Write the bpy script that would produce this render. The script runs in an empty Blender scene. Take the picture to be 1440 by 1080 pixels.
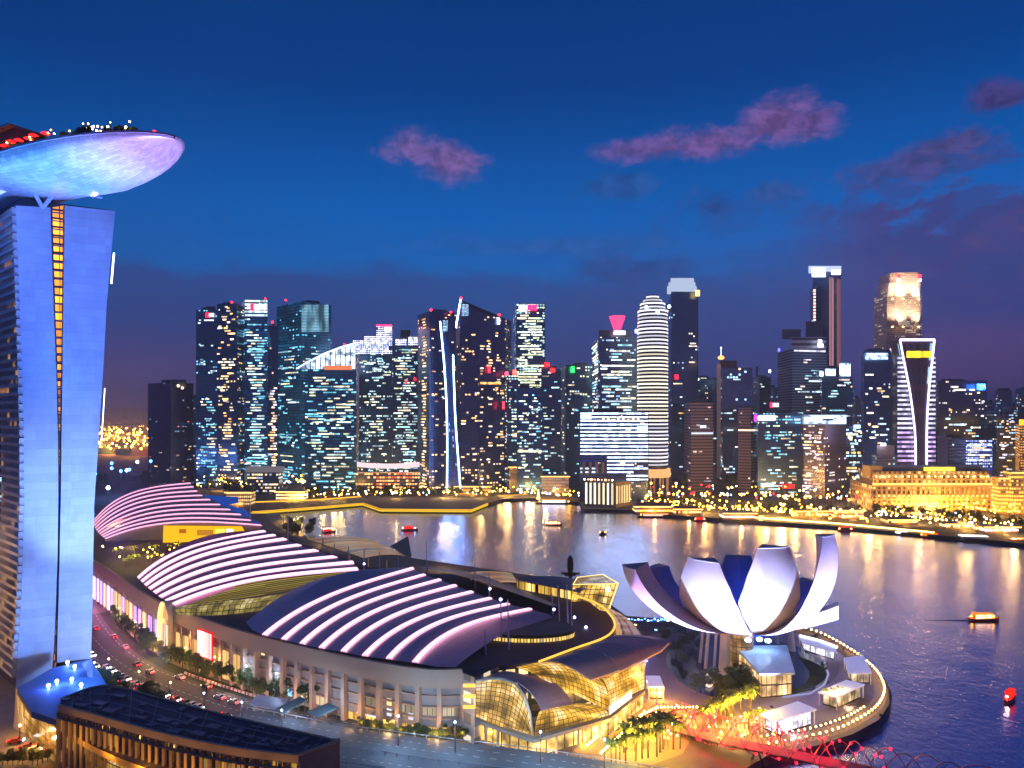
import bpy, math, random
from mathutils import Vector, Matrix
random.seed(11)
S = bpy.context.scene
# ------------------------------------------------------------------ camera
CAMZ = 110.0
cam = bpy.data.objects.new("camera", bpy.data.cameras.new("camera"))
S.collection.objects.link(cam)
cam.location = (0, 0, CAMZ)
cam.rotation_euler = (math.radians(90), 0, 0)
cam.data.sensor_width = 36; cam.data.lens = 25.0
cam.data.shift_y = 40 / 1440
cam.data.clip_start = 1; cam.data.clip_end = 40000
S.camera = cam
S.view_settings.view_transform = 'Standard'
S.view_settings.look = 'None'
S.view_settings.exposure = 0.25
S.view_settings.gamma = 1.0
S.cycles.use_denoising = True
S.cycles.max_bounces = 5; S.cycles.diffuse_bounces = 2; S.cycles.glossy_bounces = 3
S.cycles.transmission_bounces = 2; S.cycles.volume_bounces = 0
S.cycles.caustics_reflective = False; S.cycles.caustics_refractive = False
S.cycles.sample_clamp_indirect = 6
try: S.cycles.use_light_tree = True
except Exception: pass

# ---- small expression helper for node maths
class E:
    def __init__(s, nt, sock): s.nt = nt; s.s = sock
    def op(s, o, *a, clamp=False):
        n = s.nt.nodes.new('ShaderNodeMath'); n.operation = o; n.use_clamp = clamp
        for i, v in enumerate((s,) + a):
            if isinstance(v, E): s.nt.links.new(v.s, n.inputs[i])
            else: n.inputs[i].default_value = v
        return E(s.nt, n.outputs[0])
    def __add__(s, o): return s.op('ADD', o)
    def __sub__(s, o): return s.op('SUBTRACT', o)
    def __mul__(s, o): return s.op('MULTIPLY', o)
    def __truediv__(s, o): return s.op('DIVIDE', o)
    def clamp(s): return s.op('ADD', 0.0, clamp=True)
    def step(s, a, b):      # smooth step a..b
        n = s.nt.nodes.new('ShaderNodeMapRange'); n.interpolation_type = 'SMOOTHSTEP'
        s.nt.links.new(s.s, n.inputs[0]); n.inputs[1].default_value = a; n.inputs[2].default_value = b
        return E(s.nt, n.outputs[0])
def mixc(nt, f, a, b, mode='MIX'):
    n = nt.nodes.new('ShaderNodeMix'); n.data_type = 'RGBA'; n.blend_type = mode
    for k, v in ((0, f), (6, a), (7, b)):
        if isinstance(v, E): nt.links.new(v.s, n.inputs[k])
        elif k == 0: n.inputs[0].default_value = v
        else: n.inputs[k].default_value = (*v[:3], 1)
    return E(nt, n.outputs[2])
def comb(nt, x, y, z=0.0):
    n = nt.nodes.new('ShaderNodeCombineXYZ')
    for i, v in enumerate((x, y, z)):
        if isinstance(v, E): nt.links.new(v.s, n.inputs[i])
        else: n.inputs[i].default_value = v
    return E(nt, n.outputs[0])
def sep(nt, v):
    n = nt.nodes.new('ShaderNodeSeparateXYZ'); nt.links.new(v.s, n.inputs[0])
    return [E(nt, n.outputs[i]) for i in range(3)]
def noise(nt, v, scale, detail=4, rough=0.55, dist=0.0, color=False):
    n = nt.nodes.new('ShaderNodeTexNoise')
    n.inputs['Scale'].default_value = scale; n.inputs['Detail'].default_value = detail
    n.inputs['Roughness'].default_value = rough; n.inputs['Distortion'].default_value = dist
    if v is not None: nt.links.new(v.s, n.inputs['Vector'])
    return E(nt, n.outputs['Color' if color else 'Fac'])
def white(nt, v):
    n = nt.nodes.new('ShaderNodeTexWhiteNoise'); n.noise_dimensions = '3D'
    nt.links.new(v.s, n.inputs['Vector']); return E(nt, n.outputs['Value'])
def ramp(nt, f, stops, interp='LINEAR'):
    n = nt.nodes.new('ShaderNodeValToRGB'); n.color_ramp.interpolation = interp
    el = n.color_ramp.elements
    while len(el) < len(stops): el.new(0.5)
    for e, (p, c) in zip(el, stops): e.position = p; e.color = (*c, 1)
    nt.links.new(f.s, n.inputs[0]); return E(nt, n.outputs[0])
def lin(c):
    return tuple(((v/255)/12.92 if v/255 <= 0.04045 else ((v/255+0.055)/1.055)**2.4) for v in c)

# ------------------------------------------------------------------ world: dusk sky
W = bpy.data.worlds.new("World"); S.world = W; W.use_nodes = True
nt = W.node_tree
for n in list(nt.nodes): nt.nodes.remove(n)
out = nt.nodes.new('ShaderNodeOutputWorld'); bg = nt.nodes.new('ShaderNodeBackground')
nt.links.new(bg.outputs[0], out.inputs[0])
tc = nt.nodes.new('ShaderNodeTexCoord')
dirv = E(nt, tc.outputs['Generated'])
dx, dy, dz = sep(nt, dirv)
az = dx.op('ARCTAN2', dy)                       # 0 towards the city
el = dz.op('ARCSINE')
base = ramp(nt, (el + 0.2) / 1.0, [
    (0.0, lin((30, 28, 50))), (0.195, lin((90, 72, 118))), (0.235, lin((76, 74, 130))), (0.29, lin((48, 76, 142))),
    (0.36, lin((18, 94, 170))), (0.47, lin((0, 88, 170))), (0.62, lin((0, 58, 128))), (1.0, lin((2, 32, 80)))])
# magenta afterglow over the right of the city
glow = az.step(0.10, 0.66) * (el.step(0.30, 0.02))
base = mixc(nt, glow * 0.5, base, lin((112, 76, 128)))
topdark = az.step(-0.15, -0.75) * 0.25
base = mixc(nt, topdark, base, lin((6, 30, 78)))
nv = noise(nt, comb(nt, az * 1.0, el * 1.6, 0.3), 8.0, 10, 0.66, 0.35)
nv2 = noise(nt, comb(nt, az * 1.0, el * 2.6, 1.7), 5.0, 6, 0.6, 0.2)
nvf = noise(nt, comb(nt, az, el*1.5, 7.0), 34.0, 8, 0.65, 0.4)
def A_(px): return math.atan((px-720)/1000)
def L_(px, py): return math.atan((580-py)/1000*math.cos(A_(px)))
def cloud(col, cx, cy, rx, ry, op, soft=0.75, amp=3.4, src=nv):
    global base
    rx *= 1.3; ry *= 1.3; a0, e0 = A_(cx), L_(cx, cy); ra = A_(cx+rx)-a0; re = abs(L_(cx, cy-ry)-e0)
    a = (az-a0)/ra; e = (el-e0)/re
    d = (a*a+e*e).op('SQRT')
    m = (src-0.5)*amp + 1.0 - d
    l_ = lin(col); tone = mixc(nt, nvf.step(0.34, 0.66), tuple(v*0.62 for v in l_), tuple(v*1.22 for v in l_))
    base = mixc(nt, (m+(nvf-0.5)*0.9).step(0.0, soft)*op, base, tone)
# stratus layers low in the sky
def bank(col, edge_px, edge_py, amp, soft, a0, a1, op, src=nv2):
    global base
    e0 = L_(edge_px, edge_py)
    m = (src-0.5)*amp + (el*-1.0 + e0)
    base = mixc(nt, m.step(0.0, soft)*az.step(a0, a1)*op, base, lin(col))
bank((46, 58, 116), 420, 366, 0.09, 0.03, 0.5, -0.25, 0.7)
bank((66, 60, 116), 420, 450, 0.14, 0.10, 0.5, -0.25, 0.5)
bank((58, 56, 112), 1000, 372, 0.18, 0.05, -0.1, 0.2, 0.55)
bank((64, 58, 118), 1280, 292, 0.42, 0.03, 0.34, 0.50, 0.85, nv)
bank((92, 74, 124), 1300, 352, 0.46, 0.05, 0.34, 0.56, 0.6, nv)
nv4 = noise(nt, comb(nt, az*1.0, el*2.2, 5.0), 13.0, 9, 0.62, 0.4)
bank((58, 60, 122), 1300, 250, 0.62, 0.06, 0.30, 0.55, 0.55, nv4)
bank((40, 70, 136), 1000, 300, 0.55, 0.08, -0.1, 0.35, 0.35, nv4)
bank((104, 62, 114), 1400, 420, 0.20, 0.12, 0.38, 0.62, 0.6)
cloud((110, 88, 150), 572, 204, 38, 26, 0.9, 0.8, 1.8)
cloud((112, 86, 146), 632, 226, 52, 32, 0.95, 0.8, 1.8)
cloud((104, 84, 148), 600, 215, 60, 20, 0.8, 0.8, 1.8)
cloud((100, 78, 142), 930, 208, 80, 16, 0.85, 0.8, 2.2)
cloud((104, 78, 140), 1010, 196, 90, 24, 0.9, 0.8, 2.0)
cloud((108, 80, 142), 1085, 172, 70, 34, 0.95, 0.8, 2.0)
cloud((98, 76, 140), 1145, 172, 44, 22, 0.85, 0.8, 2.0)
cloud((62, 54, 112), 1415, 134, 48, 24, 0.9)
cloud((72, 66, 122), 1340, 205, 100, 22, 0.85)
cloud((70, 66, 124), 1260, 235, 120, 26, 0.7)
cloud((38, 68, 132), 995, 292, 46, 26, 0.8)
cloud((40, 78, 142), 890, 266, 60, 16, 0.6)
cloud((46, 74, 134), 1090, 268, 56, 24, 0.7)
cloud((52, 84, 146), 800, 345, 160, 14, 0.35, src=nv2)
cloud((44, 66, 128), 900, 380, 110, 18, 0.6, src=nv2)
nt.links.new(base.s, bg.inputs[0]); bg.inputs[1].default_value = 1.0
# the last of the sun, below the far clouds
sl = bpy.data.lights.new("sun", 'SUN'); sl.energy = 0.04; sl.angle = math.radians(20); sl.color = (1, 0.62, 0.7)
sun = bpy.data.objects.new("sun", sl); S.collection.objects.link(sun)
sun.rotation_euler = (math.radians(84), 0, math.radians(-150))

# ------------------------------------------------------------------ geometry helpers
F = 1000.0
def P(px, py, Y): return Vector(((px-720)/F*Y, Y, CAMZ-(py-580)/F*Y))
def G(px, py, z=4.0):
    Y = (CAMZ-z)*F/(py-580); return Vector(((px-720)/F*Y, Y, z))
class MB:
    def __init__(s): s.v = []; s.f = []; s.uv = []; s.m = []; s.smooth = False
    def face(s, pts, uv=None, m=0):
        b = len(s.v); s.v += [tuple(p) for p in pts]; s.f.append(tuple(range(b, b+len(pts))))
        s.uv += [tuple(u) for u in uv] if uv else [(p[0], p[1]) for p in pts]; s.m.append(m); return s
    def prism(s, fp, z0, z1, top=1, side=0, bottom=False, closed=True):
        # footprint must run counter-clockwise seen from above
        a = sum(fp[i][0]*fp[(i+1) % len(fp)][1]-fp[(i+1) % len(fp)][0]*fp[i][1] for i in range(len(fp)))
        if a < 0: fp = fp[::-1]
        u = 0
        for i in range(len(fp)):
            p, q = fp[i], fp[(i+1) % len(fp)]; d = math.hypot(q[0]-p[0], q[1]-p[1])
            s.face([(p[0], p[1], z0), (q[0], q[1], z0), (q[0], q[1], z1), (p[0], p[1], z1)],
                   [(u, z0), (u+d, z0), (u+d, z1), (u, z1)], side); u += d
        s.face([(p[0], p[1], z1) for p in fp], None, top)
        if bottom: s.face([(p[0], p[1], z0) for p in fp[::-1]], None, side)
        return s
    def box(s, c, sz, rz=0, m=0):      # centre of base
        hx, hy = sz[0]/2, sz[1]/2; co, si = math.cos(rz), math.sin(rz)
        fp = [(c[0]+x*co-y*si, c[1]+x*si+y*co) for x, y in ((-hx, -hy), (hx, -hy), (hx, hy), (-hx, hy))]
        return s.prism(fp, c[2], c[2]+sz[2], m, m, True)
    def tube(s, pts, r, n=6, m=0, r2=None, cap=True):
        pts = [Vector(p) for p in pts]; rings = []
        for i, p in enumerate(pts):
            t = (pts[min(i+1, len(pts)-1)]-pts[max(i-1, 0)]).normalized()
            a = t.cross(Vector((0, 0, 1)) if abs(t.z) < 0.95 else Vector((1, 0, 0))).normalized(); b = t.cross(a)
            rr = r if r2 is None else r+(r2-r)*i/(len(pts)-1)
            rings.append([p+a*math.cos(k*2*math.pi/n)*rr+b*math.sin(k*2*math.pi/n)*rr for k in range(n)])
        for i in range(len(rings)-1):
            for k in range(n):
                s.face([rings[i][k], rings[i+1][k], rings[i+1][(k+1) % n], rings[i][(k+1) % n]], None, m)
        if cap:
            s.face(rings[0], None, m); s.face(rings[-1][::-1], None, m)
        return s
    def ball(s, c, r, m=0, n=6, rings=4, sz=1.0):
        g = [[(c[0]+r*math.sin(math.pi*j/rings)*math.cos(2*math.pi*k/n), c[1]+r*math.sin(math.pi*j/rings)*math.sin(2*math.pi*k/n),
               c[2]+r*sz*math.cos(math.pi*j/rings)) for k in range(n)] for j in range(rings+1)]
        for j in range(rings):
            for k in range(n):
                q = [g[j][k], g[j+1][k], g[j+1][(k+1) % n], g[j][(k+1) % n]]
                if j == 0: q = [g[0][0], q[1], q[2]]
                if j == rings-1: q = [q[0], g[rings][0], q[3]]
                s.face(q, None, m)
        return s
    def grid(s, rows, m=0, uvs=None, flip=False):
        # rows: list of equal-length point lists -> shared-vertex grid, uv in metres
        b = len(s.v); R, C = len(rows), len(rows[0])
        for r in rows: s.v += [tuple(p) for p in r]
        U = [0]; V = [0]
        for c in range(1, C): U.append(U[-1]+(Vector(rows[R//2][c])-Vector(rows[R//2][c-1])).length)
        for r in range(1, R): V.append(V[-1]+(Vector(rows[r][C//2])-Vector(rows[r-1][C//2])).length)
        for r in range(R-1):
            for c in range(C-1):
                q = [(r, c), (r, c+1), (r+1, c+1), (r+1, c)]
                if flip: q = q[::-1]
                s.f.append(tuple(b+i*C+j for i, j in q)); s.uv += [(U[j], V[i]) for i, j in q]; s.m.append(m)
        return s
    def build(s, name, mats, parent=None, smooth=False):
        me = bpy.data.meshes.new(name); me.from_pydata(s.v, [], s.f); me.update()
        l = me.uv_layers.new(name="UVMap"); l.data.foreach_set("uv", [x for u in s.uv for x in u])
        mats = mats if isinstance(mats, (list, tuple)) else [mats]
        for m in mats: me.materials.append(m)
        k = len(mats)-1
        me.polygons.foreach_set("material_index", [min(i, k) for i in s.m])
        if smooth or s.smooth: me.polygons.foreach_set("use_smooth", [True]*len(s.f))
        me.update()
        o = bpy.data.objects.new(name, me); S.collection.objects.link(o)
        if parent is not None: o.parent = parent; o.matrix_parent_inverse = Matrix.Translation(-Vector(parent.location))
        return o
def loc0(o, p):
    """put the origin of a mesh object at p, keeping its shape where it is"""
    o.data.transform(Matrix.Translation(-Vector(p))); o.location = p; return o
def thing(name, label, cat, loc, group=None):
    o = bpy.data.objects.new(name, None); o.empty_display_size = 1; S.collection.objects.link(o)
    o.location = loc; o['label'] = label; o['category'] = cat
    if group: o['group'] = group
    return o
def tag(o, label, cat, group=None, kind=None):
    o['label'] = label; o['category'] = cat
    if group: o['group'] = group
    if kind: o['kind'] = kind
    return o
def struct(name, mb, mats, smooth=False):
    o = mb.build(name, mats, None, smooth); o['kind'] = 'structure'; return o
def dup(root, loc, rz=0, sc=1.0, label=None, group=None):
    r = root.copy(); S.collection.objects.link(r); r.location = loc; r.rotation_euler = (0, 0, rz)
    r.scale = (sc, sc, sc) if not isinstance(sc, tuple) else sc
    if label: r['label'] = label
    if group: r['group'] = group
    for ch in root.children:
        c = ch.copy(); S.collection.objects.link(c); c.parent = r
        for g in ch.children:
            d = g.copy(); S.collection.objects.link(d); d.parent = c
    return r
def interp(poly, t):
    """point at fraction t of a polyline of tuples"""
    L = [0]
    for a, b in zip(poly, poly[1:]): L.append(L[-1]+math.dist(a, b))
    d = t*L[-1]
    for i in range(len(poly)-1):
        if d <= L[i+1] or i == len(poly)-2:
            k = (d-L[i])/max(L[i+1]-L[i], 1e-9)
            return tuple(a+(b-a)*k for a, b in zip(poly[i], poly[i+1]))
def smoothline(pts, n):
    """Catmull-Rom through pts"""
    out = []; m = len(pts)-1
    for i in range(n):
        t = i/(n-1)*m; k = min(int(t), m-1); f = t-k
        p0, p1, p2, p3 = pts[max(k-1, 0)], pts[k], pts[k+1], pts[min(k+2, m)]
        out.append(tuple(0.5*((2*b)+(-a+c)*f+(2*a-5*b+4*c-d)*f*f+(-a+3*b-3*c+d)*f**3) for a, b, c, d in zip(p0, p1, p2, p3)))
    return out
def polylen(p): return sum(math.dist(a, b) for a, b in zip(p, p[1:]))

# ------------------------------------------------------------------ materials
_m = {}
LL = {}
def newmat(name):
    m = bpy.data.materials.new(name); m.use_nodes = True; t = m.node_tree
    return m, t, t.nodes['Principled BSDF']
def pbr(name, col, rough=0.6, metal=0.0, var=0.25, scale=0.3, bump=0.0):
    if name in _m: return _m[name]
    m, t, b = newmat(name)
    tc = t.nodes.new('ShaderNodeTexCoord')
    nz = noise(t, E(t, tc.outputs['Object']), scale, 5)
    c = mixc(t, nz, tuple(v*(1-var) for v in col), tuple(min(1, v*(1+var)) for v in col))
    t.links.new(c.s, b.inputs['Base Color']); b.inputs['Roughness'].default_value = rough; b.inputs['Metallic'].default_value = metal
    if bump:
        bn = t.nodes.new('ShaderNodeBump'); bn.inputs['Strength'].default_value = bump; bn.inputs['Distance'].default_value = 0.3
        t.links.new(nz.s, bn.inputs['Height']); t.links.new(bn.outputs[0], b.inputs['Normal'])
    _m[name] = m; return m
def em(name, col, st, sample=True):
    if name in _m: return _m[name]
    m = bpy.data.materials.new(name); m.use_nodes = True; t = m.node_tree
    for n in list(t.nodes): t.nodes.remove(n)
    o = t.nodes.new('ShaderNodeOutputMaterial'); e = t.nodes.new('ShaderNodeEmission')
    e.inputs[0].default_value = (*col, 1); e.inputs[1].default_value = st; t.links.new(e.outputs[0], o.inputs[0])
    if not sample: m.cycles.emission_sampling = 'NONE'
    _m[name] = m; return m
# emission that takes its colour from each object's own colour (lit panes)
def obj_em():
    m = bpy.data.materials.new("lit_pane"); m.use_nodes = True; t = m.node_tree
    for n in list(t.nodes): t.nodes.remove(n)
    o = t.nodes.new('ShaderNodeOutputMaterial'); e = t.nodes.new('ShaderNodeEmission'); oi = t.nodes.new('ShaderNodeObjectInfo')
    t.links.new(oi.outputs['Color'], e.inputs[0])
    g = t.nodes.new('ShaderNodeNewGeometry'); x, y, z = sep(t, E(t, g.outputs['Position']))
    al = E(t, oi.outputs['Alpha']); r = E(t, oi.outputs['Random']); q = x+y*0.6
    # mullions, blinds and desks: brightness varies from room to room
    room = white(t, comb(t, (q/4.6+r*9.0).op('FLOOR'), r*31.0, 1.0)); mul = (q/1.55).op('FRACT').op('GREATER_THAN', 0.14)*0.75+0.25
    s = (room*1.0+0.35)*mul*al
    t.links.new(s.s, e.inputs[1]); t.links.new(e.outputs[0], o.inputs[0]); return m
PANE = obj_em()
def facade(name, base=(0.02, 0.04, 0.07), cw=3.2, ch=3.9, frac=0.2, colA=(255, 214, 150), colB=(170, 220, 255), mixb=0.5, st=1.6, dim=(20, 90, 130), dimst=0.10, seed=1.0, rough=0.25, frame=(0.05, 0.07, 0.09), hw=0.72, hh=0.5, pan=0.35):
    dimst *= 3.4; st *= 1.5
    q_ = (seed*0.6180339) % 1.0
    if cw < 6 and 2.9 < cw < 3.9 and st > 0: cw = 2.2+2.6*q_; hw = 0.55+0.4*((q_*7) % 1.0); ch = ch*(0.92+0.2*((q_*3) % 1.0))
    """curtain wall: floors and panes cut by uv in metres, some rooms lit"""
    if name in _m: return _m[name]
    m, t, b = newmat(name)
    uv = t.nodes.new('ShaderNodeUVMap'); u, v, _ = sep(t, E(t, uv.outputs[0]))
    u = u/cw; v = v/ch
    cu, cv = u.op('FLOOR'), v.op('FLOOR'); fu, fv = u-cu, v-cv
    pane = (fu.op('GREATER_THAN', (1-hw)/2)*fu.op('LESS_THAN', 1-(1-hw)/2))*(fv.op('GREATER_THAN', 0.22)*fv.op('LESS_THAN', 0.22+hh))
    r1 = white(t, comb(t, cu, cv, seed)); r2 = white(t, comb(t, (cu/7.0).op('FLOOR'), cv, seed+3.3))
    r3 = white(t, comb(t, cu, cv, seed+8.1)); big = noise(t, comb(t, cu*0.05, cv*0.06, seed), 1.0, 2)
    sc = r1*0.42+r2*0.58+(big-0.5)*1.3
    lit = sc.op('LESS_THAN', frac)
    cc = mixc(t, (r3*0.6+r2*0.4).op('LESS_THAN', mixb), lin(colA), lin(colB))
    stv = lit*(r3*0.8+0.4)*st+(r1*r2)*dimst  # faint glow painted into unlit panes for the facade's ambient tint
    ec = mixc(t, lit, lin(dim), cc)
    t.links.new(ec.s, b.inputs['Emission Color']); t.links.new((stv*pane).s, b.inputs['Emission Strength'])
    bc = mixc(t, pane, frame, base); t.links.new(bc.s, b.inputs['Base Color'])
    b.inputs['Roughness'].default_value = rough; b.inputs['Specular IOR Level'].default_value = 0.6
    if max(base) < 0.075 and cw < 6: b.inputs['Metallic'].default_value = 0.75; base = (base[0]*4.5, base[1]*4.5+0.05, base[2]*4.5+0.10); frame = tuple(v*1.6 for v in frame); bc2 = mixc(t, pane, frame, base); t.links.new(bc2.s, b.inputs['Base Color'])
    m.cycles.emission_sampling = 'NONE'
    _m[name] = m; return m
ROOF = pbr('roof_dark', (0.03, 0.035, 0.045), 0.8)
METAL = pbr('dark_metal', (0.08, 0.08, 0.09), 0.45, 0.6)
WHITEP = pbr('white_paint', (0.78, 0.78, 0.8), 0.5, 0, 0.05)
CONC = pbr('concrete', (0.32, 0.29, 0.26), 0.8, 0, 0.2, 0.15, 0.1)
TRUNK = pbr('bark', (0.10, 0.07, 0.05), 0.9, 0, 0.3, 2.0)
def leafmat(name, a, b2):
    m, t, b = newmat(name)
    g = t.nodes.new('ShaderNodeNewGeometry'); oi = t.nodes.new('ShaderNodeObjectInfo')
    c = mixc(t, E(t, g.outputs['Random Per Island']), a, b2)
    t.links.new(c.s, b.inputs['Base Color']); b.inputs['Roughness'].default_value = 0.6
    _m[name] = m; return m
LEAF = leafmat('leaves', (0.025, 0.06, 0.02), (0.09, 0.13, 0.03))
LEAF2 = leafmat('leaves_olive', (0.05, 0.07, 0.02), (0.13, 0.14, 0.03))
PALM = leafmat('palm_leaves', (0.12, 0.18, 0.03), (0.26, 0.28, 0.05))
WARM = em('lamp_warm', lin((255, 200, 100)), 26)
YEL = em('lamp_yellow', lin((255, 165, 45)), 28)
COOL = em('lamp_cool', lin((170, 205, 255)), 18)
REDL = em('lamp_red', lin((255, 30, 40)), 9)
def seamed(name, col, cw, ch, dark=0.82, rough=0.5, var=0.12):
    if name in _m: return _m[name]
    m, t, b = newmat(name); uv = t.nodes.new('ShaderNodeUVMap'); u, v, _ = sep(t, E(t, uv.outputs[0]))
    fr = ((u/cw).op('FRACT').op('LESS_THAN', 0.06)).op('MAXIMUM', (v/ch).op('FRACT').op('LESS_THAN', 0.06))
    n = noise(t, comb(t, u*0.12, v*0.5, 1.0), 1.0, 5); r_ = white(t, comb(t, (u/cw).op('FLOOR'), (v/ch).op('FLOOR'), 3.0))
    k = (fr*(dark-1.0)+1.0)*((n-0.5)*var*2.0+(r_-0.5)*var*0.5+1.0)
    t.links.new(comb(t, k*col[0], k*col[1], k*col[2]).s, b.inputs['Base Color']); b.inputs['Roughness'].default_value = rough
    t.links.new((n*0.25+(rough-0.1)).s, b.inputs['Roughness'])
    _m[name] = m; return m
GRNL = em('lamp_green', lin((40, 255, 90)), 7)
BLUL = em('lamp_blue', lin((60, 120, 255)), 14)
# ------------------------------------------------------------------ water, land
def water_mat():
    m, t, b = newmat('bay_water')
    tc = t.nodes.new('ShaderNodeTexCoord'); o = E(t, tc.outputs['Object'])
    mp = t.nodes.new('ShaderNodeMapping'); mp.inputs['Scale'].default_value = (1, 0.7, 1); mp.inputs['Rotation'].default_value = (0, 0, 0.35)
    t.links.new(o.s, mp.inputs[0]); w = E(t, mp.outputs[0])
    n1 = noise(t, w, 0.45, 5, 0.6); n2 = noise(t, w, 0.05, 3, 0.5); n3 = noise(t, o, 0.012, 4, 0.6)
    bn = t.nodes.new('ShaderNodeBump'); bn.inputs['Distance'].default_value = 1.0; bn.inputs['Strength'].default_value = 0.38
    t.links.new((n1*0.8+n2*1.4).s, bn.inputs['Height'])
    b.inputs['Base Color'].default_value = (0.05, 0.06, 0.28, 1); b.inputs['Roughness'].default_value = 0.5
    g = t.nodes.new('ShaderNodeBsdfGlossy'); g.inputs['Color'].default_value = (0.62, 0.66, 1.0, 1)
    t.links.new((n3.step(0.35, 0.65)*0.08+0.12).s, g.inputs['Roughness'])
    t.links.new(bn.outputs[0], g.inputs['Normal'])
    lw = t.nodes.new('ShaderNodeLayerWeight'); lw.inputs['Blend'].default_value = 0.55
    f = (E(t, lw.outputs['Facing']).op('POWER', 1.1)*0.9+0.15).clamp()
    mx = t.nodes.new('ShaderNodeMixShader'); t.links.new(f.s, mx.inputs[0]); t.links.new(b.outputs[0], mx.inputs[1]); t.links.new(g.outputs[0], mx.inputs[2])
    t.links.new(mx.outputs[0], t.nodes['Material Output'].inputs['Surface'])
    return m
w = MB(); w.face([(-10500, -300, 0), (10500, -300, 0), (10500, 14000, 0), (-10500, 14000, 0)])
struct('bay_water', w, water_mat())
GROUND = pbr('city_ground', (0.05, 0.05, 0.055), 0.85, 0, 0.5, 0.05)
PAVE = pbr('paving', (0.16, 0.12, 0.11), 0.7, 0, 0.35, 0.25)
PLAZA = pbr('plaza_paving', (0.30, 0.22, 0.25), 0.6, 0, 0.2, 0.12)
GRASS = pbr('lawn', (0.02, 0.035, 0.012), 0.95, 0, 0.6, 0.25)
ASPH = pbr('asphalt', (0.055, 0.06, 0.07), 0.75, 0, 0.35, 0.15)
def xy(px, py, z=3.0): p = G(px, py, z); return (p.x, p.y)
far_shore = [(-900, 640), (-420, 700)] + [xy(*p) for p in ((335, 722), (420, 716), (510, 708), (535, 717), (663, 718), (686, 708), (705, 702), (760, 700), (815, 706),
    (822, 716), (890, 717), (905, 722), (1000, 728), (1060, 732), (1180, 740), (1310, 752), (1440, 764))] + [(620, 540), (1500, 300), (8000, 300), (8000, 13500), (-8000, 13500), (-8000, 640)]
c = MB(); c.prism(far_shore, -2, 3.0, 0, 0); struct('city_ground', c, [GROUND])
near = [xy(*p) for p in ((335, 722), (385, 722), (402, 735), (425, 752), (500, 772), (590, 786), (700, 802), (790, 815), (835, 832), (880, 866), (960, 872), (1060, 874), (1122, 880), (1160, 892), (1205, 918),
    (1236, 944), (1250, 968), (1251, 990), (1236, 1012), (1200, 1032), (1150, 1048), (1080, 1062), (1040, 1085))] + [(70, 140), (40, 60), (-700, 60), (-900, 640), (-420, 700)]
c = MB(); c.prism(near, -2, 3.0, 0, 0); struct('waterfront_ground', c, [PAVE])

# ------------------------------------------------------------------ lamps shared by every shore
def proto_lamp(name, r, h, mat, arm=False):
    m = MB(); m.tube([(0, 0, 0), (0, 0, h)], 0.09 if h < 6 else 0.14, 5, 0, None, False)
    m.ball((0, 0, h+r*0.7), r, 1, 6, 4)
    o = m.build(name, [METAL, mat]); S.collection.objects.unlink(o); return o
LAMPS = {}
def lamp(p, kind, group, label, r=0.5, h=4.0, name='street_lamp'):
    k = (kind, r, h)
    mat = {'w': WARM, 'y': YEL, 'c': COOL, 'r': REDL, 'b': BLUL, 'g': GRNL}[kind]
    if k not in LAMPS: LAMPS[k] = proto_lamp(name, r, h, mat)
    o = bpy.data.objects.new(name, LAMPS[k].data); S.collection.objects.link(o)
    o.location = p; tag(o, label, 'lamp', group); return o
def mlamp(p, kind, r, h):
    '''lamp that belongs to the uncountable mass of shore lights'''
    LL.setdefault(kind, []).append((p, r, h))
_ldat = {}
def plight(parent, p, col, watts, r=0.5, name='lamp_light'):
    k = (col, watts, r)
    if k not in _ldat:
        l = bpy.data.lights.new(name, 'POINT'); l.color = lin(col); l.energy = watts; l.shadow_soft_size = r; _ldat[k] = l
    o = bpy.data.objects.new(name, _ldat[k]); S.collection.objects.link(o)
    o.location = Vector(p)-(Vector(parent.location) if parent else Vector()); o.parent = parent; return o
def spot(parent, p, tgt, col, watts, ang=60, r=1.0, name='flood_light'):
    l = bpy.data.lights.new(name, 'SPOT'); l.color = lin(col); l.energy = watts; l.spot_size = math.radians(ang); l.spot_blend = 0.9; l.shadow_soft_size = r
    o = bpy.data.objects.new(name, l); S.collection.objects.link(o)
    d = Vector(tgt)-Vector(p); o.rotation_euler = d.to_track_quat('-Z', 'Y').to_euler()
    o.location = Vector(p)-(Vector(parent.location) if parent else Vector()); o.parent = parent; return o

# ------------------------------------------------------------------ skyline towers
_ub = MB(); _ub.face([(0, -1, 0), (1, -1, 0), (1, -1, 1), (0, -1, 1)]); _ub.face([(0, 0, 1), (0, -1, 1), (1, -1, 1), (1, 0, 1)]); _ub.face([(0, 0, 0), (1, 0, 0), (1, -1, 0), (0, -1, 0)])
_ub.face([(0, 0, 0), (0, -1, 0), (0, -1, 1), (0, 0, 1)]); _ub.face([(1, 0, 0), (1, 0, 1), (1, -1, 1), (1, -1, 0)])
UNIT = _ub.build('window', PANE); UNITM = UNIT.data; bpy.data.objects.remove(UNIT)
def pane(parent, o, u, z, wid, hgt, col, st, name='window', dep=0.35):
    """lit pane on a wall face: o face origin (x,y), u unit direction (x,y)"""
    ob = bpy.data.objects.new(name, UNITM); S.collection.objects.link(ob)
    M = Matrix(((u[0]*wid, -u[1]*dep, 0, o[0]-parent.location.x), (u[1]*wid, u[0]*dep, 0, o[1]-parent.location.y), (0, 0, hgt, z-parent.location.z), (0, 0, 0, 1)))
    ob.parent = parent; ob.matrix_local = M
    c = lin(col); ob.color = (*c, st*(1.3 if name == 'window' else 1.0)); return ob
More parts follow.
